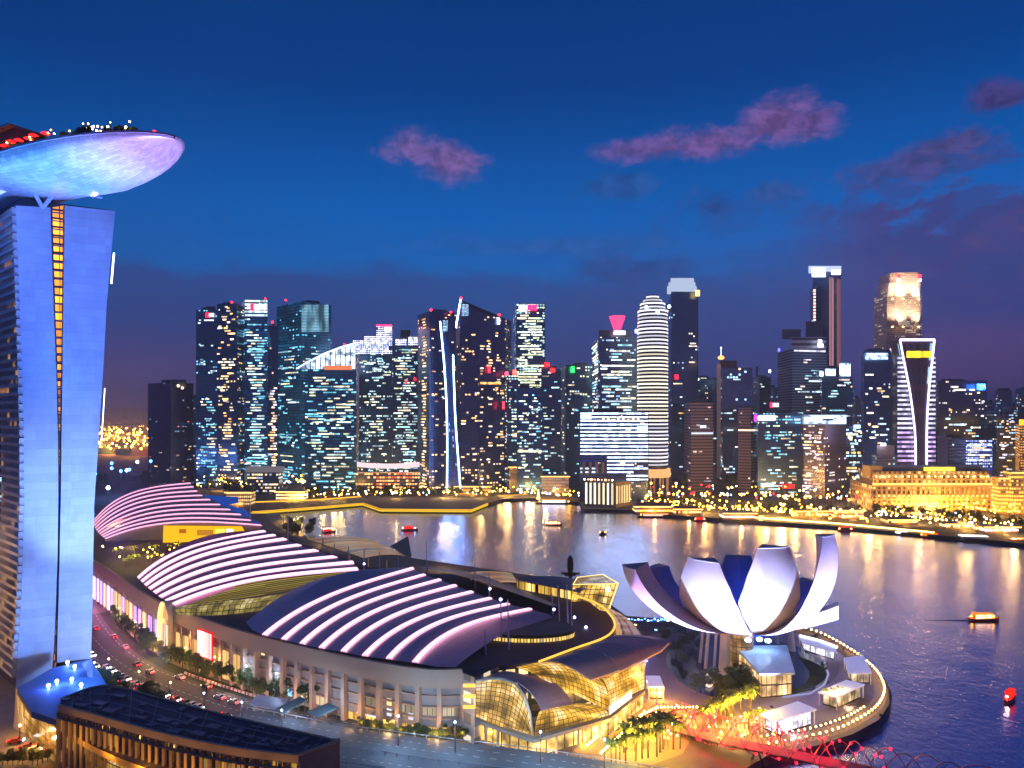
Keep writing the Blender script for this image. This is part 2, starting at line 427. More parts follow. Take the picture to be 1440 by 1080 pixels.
def signmat(col, st):
    k = f'signm_{col}_{st}'
    if k in _m: return _m[k]
    m, t, b = newmat('backlit_sign'); tc = t.nodes.new('ShaderNodeTexCoord'); x, y, z = sep(t, E(t, tc.outputs['Generated']))
    # uneven backlit panel, brightest along its middle
    n = noise(t, comb(t, x*5.5, z*2.2, float(len(_m))), 1.3, 3, 0.6)
    cx = (x-0.5).op('ABSOLUTE'); cz = (z-0.5).op('ABSOLUTE')
    e = cx.step(0.5, 0.40)*cz.step(0.52, 0.30)*(n.step(0.36, 0.52)*0.85+0.15)
    s = tuple(v**1.5 for v in lin(col)); cc = mixc(t, n.step(0.42, 0.6), s, lin(col))
    t.links.new(cc.s, b.inputs['Emission Color']); t.links.new((e*(min(st, 4.0) if min(col[:3]) > 100 else st*1.7)+0.12).s, b.inputs['Emission Strength']); b.inputs['Base Color'].default_value = (0.02, 0.03, 0.06, 1)
    _m[k] = m; return m
class Tower:
    def __init__(s, name, label, cat, x0, x1, ytop, Y, mat, xm=None, k=1.0, z0=3.0, depth=None, roofm=None, group=None, ybot=None):
        if ybot: z0 = P(0, ybot, Y).z
        s.zt = P(0, ytop, Y).z; s.z0 = z0
        X0, X1 = (x0-720)/F*Y, (x1-720)/F*Y
        if xm is None:
            d = depth or (X1-X0)*0.8
            q = (Y+d)/Y
            s.fp = [(X0, Y), (X1, Y), (X1*q, Y*q), (X0*q, Y*q)]
            s.faces = [((X0, Y), (1.0, 0.0), X1-X0)]
        else:
            XM = (xm-720)/F*Y; a, b = XM-X0, X1-XM
            dl, dr = b*k, a/k
            L = (P(x0, 0, Y+dl).x, Y+dl); R = (P(x1, 0, Y+dr).x, Y+dr); N = (XM, Y)
            s.fp = [L, N, R, (L[0]+R[0]-N[0], L[1]+R[1]-N[1])]
            s.faces = []
            for p, q in ((L, N), (N, R)):
                d = math.dist(p, q); s.faces.append((p, ((q[0]-p[0])/d, (q[1]-p[1])/d), d))
        cx = sum(p[0] for p in s.fp)/4; cy = sum(p[1] for p in s.fp)/4
        s.c = (cx, cy)
        s.root = thing(name, label, cat, (cx, cy, z0), group)
        m = MB(); m.prism(s.fp, z0, s.zt); s.body = m.build('facade', [mat, roofm or ROOF], s.root)
        s.n = 0
        # roof plant set back from the parapet
        rq = random.Random(int(x0*7+ytop)); cc = Vector((cx, cy)); pm = MB()
        for q_ in range(2):
            k_ = rq.uniform(0.2, 0.5); sh_ = Vector((rq.uniform(-.2, .2), rq.uniform(-.2, .2)))
            f_ = [cc.lerp(Vector(p), k_)+(Vector(s.fp[1])-Vector(s.fp[0]))*sh_.x+(Vector(s.fp[2])-Vector(s.fp[1]))*sh_.y for p in s.fp]
            pm.prism([tuple(p) for p in f_], s.zt, s.zt+rq.uniform(1.5, 4.5+q_))
        pm.build('roof_plant', [METAL, ROOF], s.root)
    def bands(s, n, pal, st=2.5, h=1.7, fl=4.0, z0=0.03, z1=0.97, face=None, wmin=0.08, wmax=0.5, u0=0.03, u1=0.97, seed=None):
        r = random.Random(seed if seed is not None else hash((round(s.c[0]), n)) & 255)
        used = {}
        for i in range(n*3):
            if n <= 0 or s.n >= 95: break
            fi = r.randrange(len(s.faces)) if face is None else face
            o, u, L = s.faces[fi]
            H = s.zt-s.z0; k = int((z0+(z1-z0)*r.random())*H/fl)
            z = s.z0+k*fl+1.1
            w = L*(wmin+(wmax-wmin)*r.random()**1.6); a = L*u0+r.random()*max(0.01, (L*(u1-u0)-w))
            if a+w > L*0.985 or z+h > s.zt-0.4: continue
            sp = used.setdefault((fi, k), [])
            if any(not (a+w+0.6 < p or a > q+0.6) for p, q in sp): continue
            sp.append((a, a+w)); n -= 1; s.n += 1
            pane(s.root, (o[0]+u[0]*a, o[1]+u[1]*a), u, z, w, h, r.choice(pal), st*(0.5+0.9*r.random()))
        return s
    def rows(s, zs, col, st, h=1.3, face=0, u0=0.02, u1=0.98, name='light_band'):
        o, u, L = s.faces[face]
        for z in zs: pane(s.root, (o[0]+u[0]*L*u0, o[1]+u[1]*L*u0), u, z, L*(u1-u0), h, col, st, name, 0.6)
        return s
    def part(s, name, x0, x1, y0, y1, Y, mat, d=8, z0=None):
        q = (Y+d)/Y; X0, X1 = (x0-720)/F*Y, (x1-720)/F*Y
        m = MB(); m.prism([(X0, Y), (X1, Y), (X1*q, Y*q), (X0*q, Y*q)], P(0, y1, Y).z if z0 is None else z0, P(0, y0, Y).z, 1, 0, True)
        return m.build(name, mat if isinstance(mat, list) else [mat, mat], s.root)
    def sign(s, x0, x1, y0, y1, Y, col, st, name='sign', d=2.0):
        return s.part(name, x0, x1, y0, y1, Y, signmat(col, st) if name == 'sign' else em(f'sign_{col}_{st}', lin(col), st), d)
    def beacon(s, px, py, Y, r=1.3, mat=None):
        p = P(px, py, Y); m = MB(); m.tube([p-Vector((0, 0, 6)), p], 0.25, 5, 0); m.ball(p, r, 1)
        return m.build('beacon', [METAL, mat or REDL], s.root)
WM = [(255, 205, 140), (255, 190, 110), (255, 225, 180), (255, 240, 220)]
CL = [(215, 240, 255), (190, 230, 255), (255, 250, 235), (160, 225, 245)]
TE = [(150, 225, 245), (190, 240, 255), (225, 250, 255), (110, 200, 235), (255, 240, 200)]
GR = [(225, 240, 190), (235, 245, 215), (255, 235, 190), (200, 235, 230)]
PK = [(255, 200, 190), (230, 225, 255), (255, 225, 210)]

# left group
t = Tower('apartment_tower', 'dark unlit residential block, the lowest tower standing at the left end of the skyline', 'skyscraper', 208, 272, 538, 1000,
          facade('fc_dark', (0.015, 0.015, 0.03), 4, 3.4, 0.07, (255, 130, 90), (150, 180, 220), 0.6, 0.5, (90, 50, 90), 0.05, 2, frame=(0.03, 0.03, 0.05)), 240, 1.0)
t.part('stair_core', 239, 262, 534, 545, 1003, METAL, 10); t.bands(10, WM, 1.0, 1.5, wmax=0.14, z1=0.5); t.sign(249, 252, 541, 544, 998, (255, 220, 170), 5, 'roof_light'); t.sign(255, 258, 544, 547, 998, (255, 200, 150), 5, 'roof_light')
t = Tower('office_tower', 'dark blue tower with a small red and white sign, left of the taller pair', 'skyscraper', 275.5, 307, 436, 1010,
          facade('fc_a', (0.01, 0.035, 0.06), 3.4, 4, 0.17, (230, 240, 255), (120, 200, 240), 0.6, 1.3, (10, 80, 130), 0.16, 4))
t.bands(34, TE, 1.5, z1=0.5, wmax=0.5); t.bands(8, CL, 1.2, z0=0.5)
t.sign(294, 301, 440, 446, 1006, (255, 225, 225), 8); t.sign(289, 294, 440, 446, 1006, (255, 20, 40), 6, 'sign_mark')
t = Tower('office_tower', 'tall dark tower with clusters of warm yellow windows and a red roof light', 'skyscraper', 305, 344, 426, 1000,
          facade('fc_b', (0.012, 0.02, 0.035), 3.6, 4, 0.13, (255, 205, 140), (200, 225, 240), 0.4, 1.6, (20, 60, 90), 0.10, 5), 333, 0.6)
t.bands(60, WM, 1.9, 2.0, face=0, wmin=0.12, wmax=0.42, seed=5); t.bands(14, PK+WM, 1.3, face=1, wmax=0.5); t.beacon(326, 425, 1000, 1.6)
t = Tower('office_tower', 'tower with a brightly striped crown carrying a glowing red and white sign', 'skyscraper', 336, 376.5, 421, 1020,
          facade('fc_c', (0.01, 0.04, 0.065), 3.2, 4, 0.26, (220, 235, 240), (110, 200, 235), 0.7, 1.3, (8, 90, 150), 0.2, 6), 344, 3)
zz = t.zt
t.rows([zz-3.5-i*5.1 for i in range(5)], (205, 235, 250), 1.9, 2.6, 1)
t.bands(70, TE, 1.6, face=1, z1=0.82, wmin=0.15, wmax=0.8, seed=3)
t.sign(357, 375, 427, 436.5, 1015, (255, 240, 245), 7); t.sign(352, 357, 427, 436.5, 1015, (255, 30, 60), 5, 'sign_mark')
t.beacon(373, 420, 1010, 1.4)
t = Tower('office_tower', 'narrow dark slab with a red mast light between two bay towers', 'skyscraper', 376, 391, 458, 1030,
          facade('fc_d', (0.012, 0.015, 0.03), 3.2, 4, 0.12, (255, 200, 160), (220, 220, 255), 0.3, 1.2, (40, 40, 80), 0.08, 7))
t.bands(36, WM+PK, 1.9, 2.2, z1=0.62, wmin=0.3, wmax=0.5); t.beacon(383, 453, 1025, 1.7)
t = Tower('office_tower', 'broad teal glass tower whose right face glows in white vertical washes near the top', 'skyscraper', 389, 466, 424, 1040,
          facade('fc_e', (0.008, 0.05, 0.07), 3.2, 4, 0.20, (200, 240, 245), (90, 190, 230), 0.7, 1.2, (4, 110, 150), 0.26, 8), 422, 1)
t.bands(56, TE, 1.5, z1=0.7, wmax=0.6, seed=8); t.bands(10, CL, 1, z0=0.6, z1=0.75, wmax=0.7); t.beacon(402, 422, 1035, 1.4)
def washmat():
    m, tt, b = newmat('washed_glass'); uv = tt.nodes.new('ShaderNodeUVMap'); u, v, _ = sep(tt, E(tt, uv.outputs[0]))
    st = (v/2.2).op('FRACT').op('GREATER_THAN', 0.35); nz = noise(tt, comb(tt, u*0.09, v*0.02, 3.0), 1.0, 2)
    e = st*(nz.step(0.35, 0.7))*0.9+st*0.12
    b.inputs['Base Color'].default_value = (0.02, 0.08, 0.1, 1); b.inputs['Emission Color'].default_value = (*lin((150, 215, 245)), 1)
    tt.links.new(e.s, b.inputs['Emission Strength']); b.inputs['Roughness'].default_value = 0.3; return m
t.part('lit_screen', 424, 462, 428, 466, 1034, washmat(), 4)
# the slanted lit roof building
t = Tower('office_tower', 'teal office block under a white lit sloping glass sail roof', 'skyscraper', 429, 501, 519, 960,
          facade('fc_f', (0.008, 0.045, 0.065), 3.2, 4, 0.30, (225, 240, 225), (120, 205, 230), 0.6, 1.3, (4, 90, 130), 0.22, 9))
t.bands(90, TE+GR, 1.6, wmin=0.06, wmax=0.4, z1=0.92, seed=2)
Y = 958; m = MB()
prof = [P(417, 519, Y), P(436, 508, Y), P(458, 497, Y), P(480, 488.5, Y), P(499.5, 483, Y)]
def slope_mat():
    m, tt, b = newmat('lit_sail'); tc = tt.nodes.new('ShaderNodeTexCoord'); x, y, z = sep(tt, E(tt, tc.outputs['Generated']))
    n = noise(tt, comb(tt, x*9, z*3), 1.4, 3); st = (x*13).op('FRACT').op('GREATER_THAN', 0.16)
    e = st*(n.step(0.35, 0.6)*2.2+0.35)*(x.step(0.2, 0.45)*0.8+0.2)
    b.inputs['Emission Color'].default_value = (*lin((205, 228, 255)), 1); tt.links.new(e.s, b.inputs['Emission Strength'])
    b.inputs['Base Color'].default_value = (0.1, 0.2, 0.3, 1); return m
q = 1.03
for a, b2 in zip(prof, prof[1:]):
    A0 = Vector((a.x, a.y, t.zt)); B0 = Vector((b2.x, b2.y, t.zt))
    m.face([A0, B0, b2, a]); m.face([a, b2, Vector((b2.x*q, b2.y*q, b2.z)), Vector((a.x*q, a.y*q, a.z))], None, 1)
a = prof[-1]; A0 = Vector((a.x, a.y, t.zt)); m.face([A0, A0*1+Vector((A0.x*.03, A0.y*.03, 0)), Vector((a.x*q, a.y*q, a.z)), a], None, 1)
m.build('sail_roof', [slope_mat(), em('sail_edge', lin((120, 170, 255)), 0.8)], t.root)
m = MB(); m.tube([p+Vector((0, -1, 0.5)) for p in prof], 0.7, 5); m.build('roof_light_strip', em('strip_white', lin((215, 230, 255)), 3.5), t.root)
t.sign(456, 495, 514, 520, 955, (255, 140, 90), 0.9, 'terrace'); t.beacon(484, 484, 955, 1.2)
# twin office blocks
fg = facade('fc_g', (0.02, 0.03, 0.04), 3.2, 4, 0.24, (230, 240, 200), (170, 215, 225), 0.5, 1.3, (20, 60, 80), 0.12, 10)
t = Tower('office_tower', 'wide dark office block with a stepped crown of small white lights behind the sail roof', 'skyscraper', 498, 552, 497, 1040, fg, 505, 3)
t.bands(60, GR+CL, 1.5, face=1, wmax=0.35, seed=12)
cr = facade('fc_crown', (0.05, 0.06, 0.10), 2.6, 3.0, 0.85, (235, 230, 255), (190, 205, 255), 0.5, 2.3, (60, 60, 110), 0.3, 11, frame=(0.04, 0.04, 0.08))
t.part('crown', 496, 513, 479, 497, 1036, [cr, ROOF], 20); t.part('crown', 512, 529, 473, 497, 1037, [cr, ROOF], 20); t.part('crown', 529, 552, 459, 497, 1038, [cr, ROOF], 20)
t.sign(529, 551, 456.5, 459, 1034, (255, 40, 90), 3.5, 'roof_light'); t.sign(540, 551, 459.5, 466.5, 1034, (255, 225, 245), 3.5)
t = Tower('office_tower', 'dark office block with two small white lit roof boxes and long greenish window rows', 'skyscraper', 546, 589.5, 484, 1030, fg, 552, 3)
t.bands(84, GR+CL, 1.6, face=1, wmin=0.1, wmax=0.6, seed=21)
t.part('crown', 556, 572, 476, 485, 1026, [cr, ROOF], 16); t.part('crown', 574, 588, 473, 485, 1026, [cr, ROOF], 16); t.part('plant_room', 563, 577, 464, 477, 1046, ROOF, 12)
t.sign(570, 573, 535, 539, 1022, (255, 20, 40), 4, 'warning_light'); t.sign(582, 585, 531, 535, 1022, (255, 20, 40), 4, 'warning_light')
# curved white canopy on the shore in front of them
r = thing('waterfront_pavilion', 'low pavilion under a long curved white lit canopy at the foot of the office blocks', 'pavilion', P(545, 660, 930))
m = MB(); rows = []
for j, (yy, dy) in enumerate(((650, 0), (653, -3), (657, 0))): rows.append([P(502+i*8.8, yy-2.5*abs(i/10*2-1)**2+2, 930+dy+20*math.sin(i/10*3.1)*-0.6) for i in range(11)])
m.grid(rows, 0, None, True); m.build('canopy', em('canopy_lit', lin((255, 215, 220)), 1.15), r)
m = MB(); m.box((P(545, 0, 940).x, 945, 3), (84, 14, 27)); m.build('wall', facade('fc_pod', (0.1, 0.08, 0.07), 3, 4, 0.6, (255, 180, 110), (255, 90, 60), 0.25, 1.4, seed=14), r)
m = MB()
# left pavilion with a flat rim
r = thing('waterfront_pavilion', 'flat roofed pavilion with a white lit rim between the far roof and the teal tower', 'pavilion', P(371, 668, 940))
m = MB(); m.box((P(371, 0, 940).x, 945, P(0, 664, 940).z), (46, 18, 7)); m.build('roof_rim', [em('rim_lit', lin((200, 190, 205)), 0.25)], r)
m = MB(); m.box((P(371, 0, 940).x, 945, 3), (42, 14, P(0, 664, 940).z-3)); m.build('wall', facade('fc_pod2', (0.1, 0.08, 0.07), 3, 4, 0.4, (255, 220, 170), (190, 210, 255), 0.25, 1.1, seed=15), r)

# twisted twin apartment towers
fs = facade('fc_sail', (0.02, 0.02, 0.045), 3.4, 3.5, 0.13, (255, 195, 130), (255, 225, 190), 0.3, 1.5, (30, 50, 110), 0.13, 16, frame=(0.035, 0.035, 0.07))
t = Tower('apartment_tower', 'dark slab with a column of warm windows left of the glowing white curved lines', 'skyscraper', 587.5, 641, 437.5, 950, fs, 604, 1.2)
t.bands(50, WM, 1.8, 1.8, face=0, wmin=0.2, wmax=0.4, u0=0.3, u1=0.8, seed=7); t.bands(30, WM+PK, 1.5, 1.6, face=1, wmax=0.16)
t.beacon(606, 436, 950, 1.6); t.beacon(634, 439, 950, 1.6)
STR = em('strip_bluewhite', lin((150, 195, 255)), 15)
r = thing('lit_curved_facade', 'blue glass fin edged by two long white glowing lines before the sail towers', 'skyscraper', P(634, 690, 915))
m = MB(); Yf = 915
lf = smoothline([tuple(P(*p, Yf)) for p in ((619, 452), (624.5, 510), (628, 570), (629, 630), (628.5, 686))], 14)
rt = smoothline([tuple(P(*p, Yf)) for p in ((637.3, 499), (638.6, 540), (640.5, 590), (644, 640), (647.5, 686))], 14)
top = lf[0]
fin = facade('fc_fin', (0.01, 0.03, 0.1), 3, 3.5, 0.05, (150, 190, 255), (255, 200, 150), 0.3, 1.0, (15, 60, 190), 0.4, 17)
# the fin is a solid wedge running back to the slab
back = [Vector(p)+Vector((0, 26, 0)) for p in lf]; back2 = [Vector(p)+Vector((0, 26, 0)) for p in rt]
m.grid([lf, rt], 0, None, True); m.grid([back, lf], 0); m.grid([rt, back2], 0); m.build('facade', fin, r)
m = MB(); m.tube([Vector(p)-Vector((0, 0.8, 0)) for p in lf], 0.95, 6); m.build('light_line', STR, r)
m = MB(); m.tube([Vector(p)-Vector((0, 0.8, 0)) for p in rt], 0.95, 6); m.build('light_line', STR, r)
gridw = facade('fc_gridlit', (0.1, 0.2, 0.3), 1.6, 1.8, 0.9, (190, 225, 255), (160, 210, 255), 0.5, 1.3, (30, 70, 110), 0.3, 18)
m = MB(); p = P(626, 470, Yf-1); m.box((p.x, p.y+1, P(0, 466, Yf).z), (6, 2, 14)); m.build('lit_screen', gridw, r)
r = thing('apartment_tower', 'pointed sail shaped tower with a white lit edge and red tip', 'skyscraper', P(676, 690, 970))
Y = 970; m = MB(); z0 = 3
pts = [(640, 461), (646.5, 420), (672, 438), (672, 439)]
fpA = [P(641, 461, Y+16), P(647, 421, Y), P(672, 438.5, Y+6)]
def wall_to(m, a, b, uu=0, mi=0):
    d = math.dist(a[:2], b[:2]); m.face([(a[0], a[1], z0), (b[0], b[1], z0), (b[0], b[1], b[2]), (a[0], a[1], a[2])], [(uu, z0), (uu+d, z0), (uu+d, b[2]), (uu, a[2])], mi)
C1, C2, C3, C4 = P(641, 452, Y+18), P(647, 421, Y), P(673, 438, Y+4), P(711, 448, Y+22)
wall_to(m, C1, C2); wall_to(m, C2, C3, 30); wall_to(m, C3, C4, 60)
C5 = C4+Vector((8, 30, 0)); C6 = C1+Vector((-4, 30, 0)); wall_to(m, C4, C5); wall_to(m, C6, C1); m.face([C1, C2, C3, C4, C5, C6], None, 1)
m.build('facade', [fs, ROOF], r)
m = MB(); m.tube([P(647.8, 421, Y-2), P(644.5, 440, Y-2), P(641, 461, Y-2)], 1.1, 6); m.build('light_line', STR, r)
m = MB(); p = P(653, 0, Y-1); m.box((p.x+1, p.y-1, P(0, 444, Y).z), (9, 2, 15)); m.build('lit_screen', gridw, r)
m = MB(); m.ball(P(648, 419.5, Y-1), 2.0); m.build('beacon', REDL, r)
for (x, y) in ((702, 443),): m = MB(); m.ball(P(x, y, Y+20), 2.0); m.build('beacon', REDL, r)
m = MB(); p = P(701, 450, Y+14); m.box((p.x, p.y, p.z-6), (4, 2, 9)); m.build('lit_screen', em('strip_white', lin((215, 230, 255)), 3.5), r)
rr = random.Random(4)
for i in range(80):
    fa = ((C3, C4) if rr.random() < 0.72 else (C2, C3)); d = math.dist(fa[0][:2], fa[1][:2]); u = ((fa[1].x-fa[0].x)/d, (fa[1].y-fa[0].y)/d)
    a = rr.choice([0.06, 0.3, 0.36, 0.62, 0.68, 0.8])*d; z = 14+int(rr.random()*(C4.z-30)/3.8)*3.8
    pane(r, (fa[0].x+u[0]*a, fa[0].y+u[1]*a), u, z, 2+rr.random()*5, 1.8, rr.choice(WM), 1.0+rr.random()*1.8)
for zf in (540,): pane(r, (C3.x+2, C3.y+1), u, P(0, zf, Y).z, 32, 3.0, (255, 185, 100), 2.2, 'light_band')
for i, (x, y) in enumerate(((688, 519), (708, 570))):
    m = MB(); p = P(x, y, Y+6); m.box((p.x, p.y, p.z-5), (3, 2, 10)); m.build('red_light', REDL, r)

# centre group
fh = facade('fc_h', (0.012, 0.03, 0.05), 3.0, 4, 0.36, (235, 245, 205), (170, 225, 235), 0.4, 1.5, (6, 60, 120), 0.2, 19)
t = Tower('office_tower', 'tower striped with pale green lit floors under a white and red sign', 'skyscraper', 722, 766.5, 427, 1020, fh, 726, 4)
t.bands(90, GR, 2.0, 1.9, face=1, wmin=0.15, wmax=0.95, z0=0.12, z1=0.93, seed=9)
t.sign(729, 742, 428, 439, 1014, (225, 230, 255), 9); t.sign(742, 755, 428.5, 436, 1014, (255, 25, 70), 7, 'sign_mark')
t.part('mast', 765.4, 766.4, 424, 434, 1020, METAL, 1)
t = Tower('office_block', 'dark lower block with scattered pale windows left of the green striped tower', 'building', 709, 729, 528, 980, fh, 713, 2)
t.bands(40, GR+PK, 1.5, wmax=0.5); t.sign(710, 715, 523, 528, 975, (255, 60, 90), 6, 'roof_light'); t.sign(721, 726, 520, 527, 975, (255, 90, 70), 4, 'roof_light')
t = Tower('office_block', 'dark block in front of the green striped tower with blue glow and white windows', 'building', 727, 762, 545, 940, facade('fc_i', (0.01, 0.03, 0.06), 3, 4, 0.2, (235, 240, 210), (120, 200, 235), 0.5, 1.3, (5, 60, 140), 0.22, 20))
t.bands(50, GR+TE, 1.6, wmax=0.3); t.rows([P(0, 636, 940).z], (235, 240, 200), 2.2, 2.6)
t = Tower('office_block', 'dark tower carrying two glowing red roof signs', 'building', 761, 789, 519, 1000, facade('fc_j', (0.012, 0.02, 0.04), 3.2, 4, 0.12, (235, 235, 210), (180, 220, 235), 0.4, 1.2, (15, 40, 80), 0.12, 21))
t.bands(26, GR+TE, 1.3, wmax=0.4)
for x, y in ((769, 513), (777, 521)): t.sign(x-3.5, x+3.5, y-3.6, y+3, 994, (255, 25, 25), 7)
t = Tower('office_block', 'dark tower with a glowing green sign at its top', 'building', 787, 833, 513, 1010, facade('fc_k', (0.012, 0.02, 0.035), 3.2, 4, 0.13, (235, 235, 190), (180, 220, 235), 0.4, 1.2, (15, 40, 70), 0.12, 22), 795, 2)
t.bands(40, GR+TE, 1.5, wmax=0.3); t.sign(803, 808, 515, 524, 1004, (40, 255, 90), 6)
# rounded block with a red cone
t = Tower('office_tower', 'office tower with long white window rows topped by a glowing pink funnel', 'skyscraper', 831.5, 900, 474, 960, facade('fc_l', (0.03, 0.035, 0.05), 3.2, 4, 0.28, (235, 235, 235), (160, 205, 255), 0.5, 1.3, (30, 50, 90), 0.16, 23), 842, 2)
t.bands(80, CL+[(255, 240, 210)], 2.0, 2.0, wmin=0.15, wmax=0.8, seed=31)
t.part('upper_storeys', 842, 889, 464, 474, 966, [facade('fc_l2', (0.05, 0.06, 0.08), 3.2, 4, 0.2, seed=24), ROOF], 36)
m = MB(); c0 = P(868, 473, 956); n = 10
for i in range(n):
    a, b2 = 2*math.pi*i/n, 2*math.pi*(i+1)/n
    z0c, z1c = P(0, 466, 956).z, P(0, 445, 956).z
    m.face([(c0.x+4*math.cos(a), c0.y+4*math.sin(a), z0c), (c0.x+4*math.cos(b2), c0.y+4*math.sin(b2), z0c), (c0.x+11*math.cos(b2), c0.y+11*math.sin(b2), z1c), (c0.x+11*math.cos(a), c0.y+11*math.sin(a), z1c)])
m.build('glowing_funnel', em('funnel_pink', lin((255, 60, 110)), 2.2), t.root)
t.sign(862, 880, 464.5, 471, 952, (255, 240, 255), 6); t.sign(893, 896, 463, 468, 955, (190, 220, 255), 6, 'roof_light')
# round banded tower
def round_tower(px, wpx, ytop, ybot, Y, name, label, cat, mat):
    c = P(px, ybot, Y); r = wpx/2/F*Y; z0 = P(0, ybot, Y).z
    root = thing(name, label, cat, (c.x, Y+r, 3)); return root, Vector((c.x, Y+r, 0)), r
root, c, R = round_tower(922, 44, 413, 655, 900, 'office_tower', 'round tower ringed by white lit floors, tapering in steps to its top', 'skyscraper', None)
RG = em('ring_white', lin((240, 236, 240)), 2.0); RG2 = em('ring_white2', lin((255, 245, 215)), 2.6); DG = pbr('dark_glass', (0.03, 0.035, 0.05), 0.2)
m = MB(); tops = [(455, 1.0), (433, 0.97), (424, 0.82), (417, 0.62), (412, 0.42)]
def circ(c, r, n=20): return [(c.x+r*math.cos(2*math.pi*i/n), c.y+r*math.sin(2*math.pi*i/n)) for i in range(n)]
zprev = P(0, 668, 900).z
for yt, k in tops: m.prism(circ(c, R*k-0.8), zprev, P(0, yt, 900).z); zprev = P(0, yt, 900).z
m.build('core', [DG, ROOF], root)
y = 655; i = 0
while y > 413:
    k = 1.0
    for (yt, kk), nx in zip(tops, tops[1:]):
        if y < yt: k = nx[1]
    m = MB(); z = P(0, y, 900).z; m.prism(circ(c, R*k), z, z+1.9, 0, 0, True)
    o = m.build('ring_of_lights', em(f'ring{(i*7) % 5}{int(0.3 < (y-413)/240 < 0.75)}', lin((245, 236, 215) if 0.3 < (y-413)/240 < 0.75 else (225, 222, 240)), 0.9+0.32*((i*7) % 5)), root); y -= 5.2; i += 1
m = MB(); m.prism(circ(c, R*1.15), P(0, 672, 900).z, P(0, 660, 900).z, 0, 0, True); m.build('drum_floor', em('warm_glass', lin((255, 190, 120)), 1.0), root)
m = MB()
for i in range(10):
    a = i*math.pi/5; m.tube([(c.x+R*math.cos(a), c.y+R*math.sin(a), 3), (c.x+R*math.cos(a), c.y+R*math.sin(a), P(0, 672, 900).z)], 1.2, 6)
m.build('columns', pbr('pink_stone', (0.5, 0.36, 0.33), 0.6), root)
for x, y in ((909, 432), (925, 439), (941, 431)):
    m = MB(); m.ball(P(x, y, 898), 2.2); m.build('flood_lamp', COOL, root)
t = Tower('office_tower', 'tall dark tower with a stepped white lit crown behind the round banded tower', 'skyscraper', 938, 982, 410, 1060, facade('fc_m', (0.012, 0.03, 0.055), 3.2, 4, 0.08, (255, 235, 215), (170, 210, 255), 0.5, 1.2, (12, 55, 120), 0.17, 25), 944, 3)
for a, b2, y0, y1 in ((938, 980, 402.6, 409), (940, 978, 397, 401), (943, 976, 391, 394.6)): t.part('crown_tier', a, b2, y0, y1, 1056, em('crown_white', lin((205, 222, 255)), 0.75+0.25*(y0 < 392)), 30)
t.bands(18, CL+WM, 1.6, wmax=0.4); t.sign(978, 984, 408, 416, 1050, (255, 190, 90), 5, 'flood_lamp')
t.sign(949, 954, 527, 533, 1040, (255, 20, 40), 6, 'red_light')
# white banded bank block on the waterfront
t = Tower('office_block', 'wide block wrapped in bright blue white light bands behind the pier building', 'building', 815, 912, 580, 860, facade('fc_n', (0.015, 0.02, 0.06), 3.2, 4, 0.06, (255, 200, 150), (170, 200, 255), 0.4, 1.0, (20, 60, 160), 0.2, 26), None, depth=50)
BL = (205, 228, 255)
for i in range(19):
    y = 582.5+i*5.15
    a, b2 = (0.01, 0.99)
    if i >= 12: a = 0.40
    if i >= 14: b2 = 0.78 if i % 3 else 0.99
    if i >= 17: a = 0.68; b2 = .99
    t.rows([P(0, y, 860).z], BL, 4.6, 1.7, 0, a, b2)
    if i in (15, 16): t.rows([P(0, y, 860).z], BL, 2.6, 1.7, 0, 0.01, 0.24)
t.sign(816, 832, 582, 590, 857, (225, 240, 255), 4); t.sign(895, 911, 599, 607, 857, (170, 215, 255), 4)
for i in range(8): t.sign(847+i*7, 850+i*7, 587+(i % 3)*1.5, 590+(i % 3)*1.5, 857.5, (255, 200, 140), 3, 'roof_light')
t.bands(20, PK, 1.2, wmax=0.06)
for i in range(4): t.part('pier_column', 819+i*9, 823+i*9, 650, 666, 856, pbr('pink_stone', (0.5, 0.36, 0.33), 0.6), 2)
# customs house pier building
r = thing('pier_building', 'small harbour building with glowing white vertical louvres beside the water', 'building', P(855, 715, 815))
bz = 3; m = MB(); a, b2 = P(822, 0, 812), P(866, 0, 800); c3 = P(888, 0, 822)
fp = [(a.x, a.y), (b2.x, b2.y), (c3.x, c3.y), (a.x+c3.x-b2.x, a.y+c3.y-b2.y+10)]
m.prism(fp, bz, P(0, 677, 812).z); m.build('wall', [pbr('beige_stone', (0.34, 0.27, 0.2), 0.7), ROOF], r)
d = math.dist(fp[0], fp[1]); u = ((fp[1][0]-fp[0][0])/d, (fp[1][1]-fp[0][1])/d)
for i in range(7): pane(r, (fp[0][0]+u[0]*(1+i*d/7.2), fp[0][1]+u[1]*(1+i*d/7.2)), u, 6, 2.1, 24, (255, 246, 205), 2.4, 'lit_louvre')
d2 = math.dist(fp[1], fp[2]); u2 = ((fp[2][0]-fp[1][0])/d2, (fp[2][1]-fp[1][1])/d2)
for i in range(6): pane(r, (fp[1][0]+u2[0]*(1+i*d2/6.3), fp[1][1]+u2[1]*(1+i*d2/6.3)), u2, 7, 2.2, 20, (255, 210, 140), 1.6, 'lit_louvre')
for i in range(9): m = MB(); m.ball(Vector((fp[0][0]+u[0]*i*d/9, fp[0][1]+u[1]*i*d/9, P(0, 674, 812).z)), 0.9); m.build('roof_lamp', em('l_salmon', lin((255, 110, 90)), 6) if i % 2 else WARM, r)
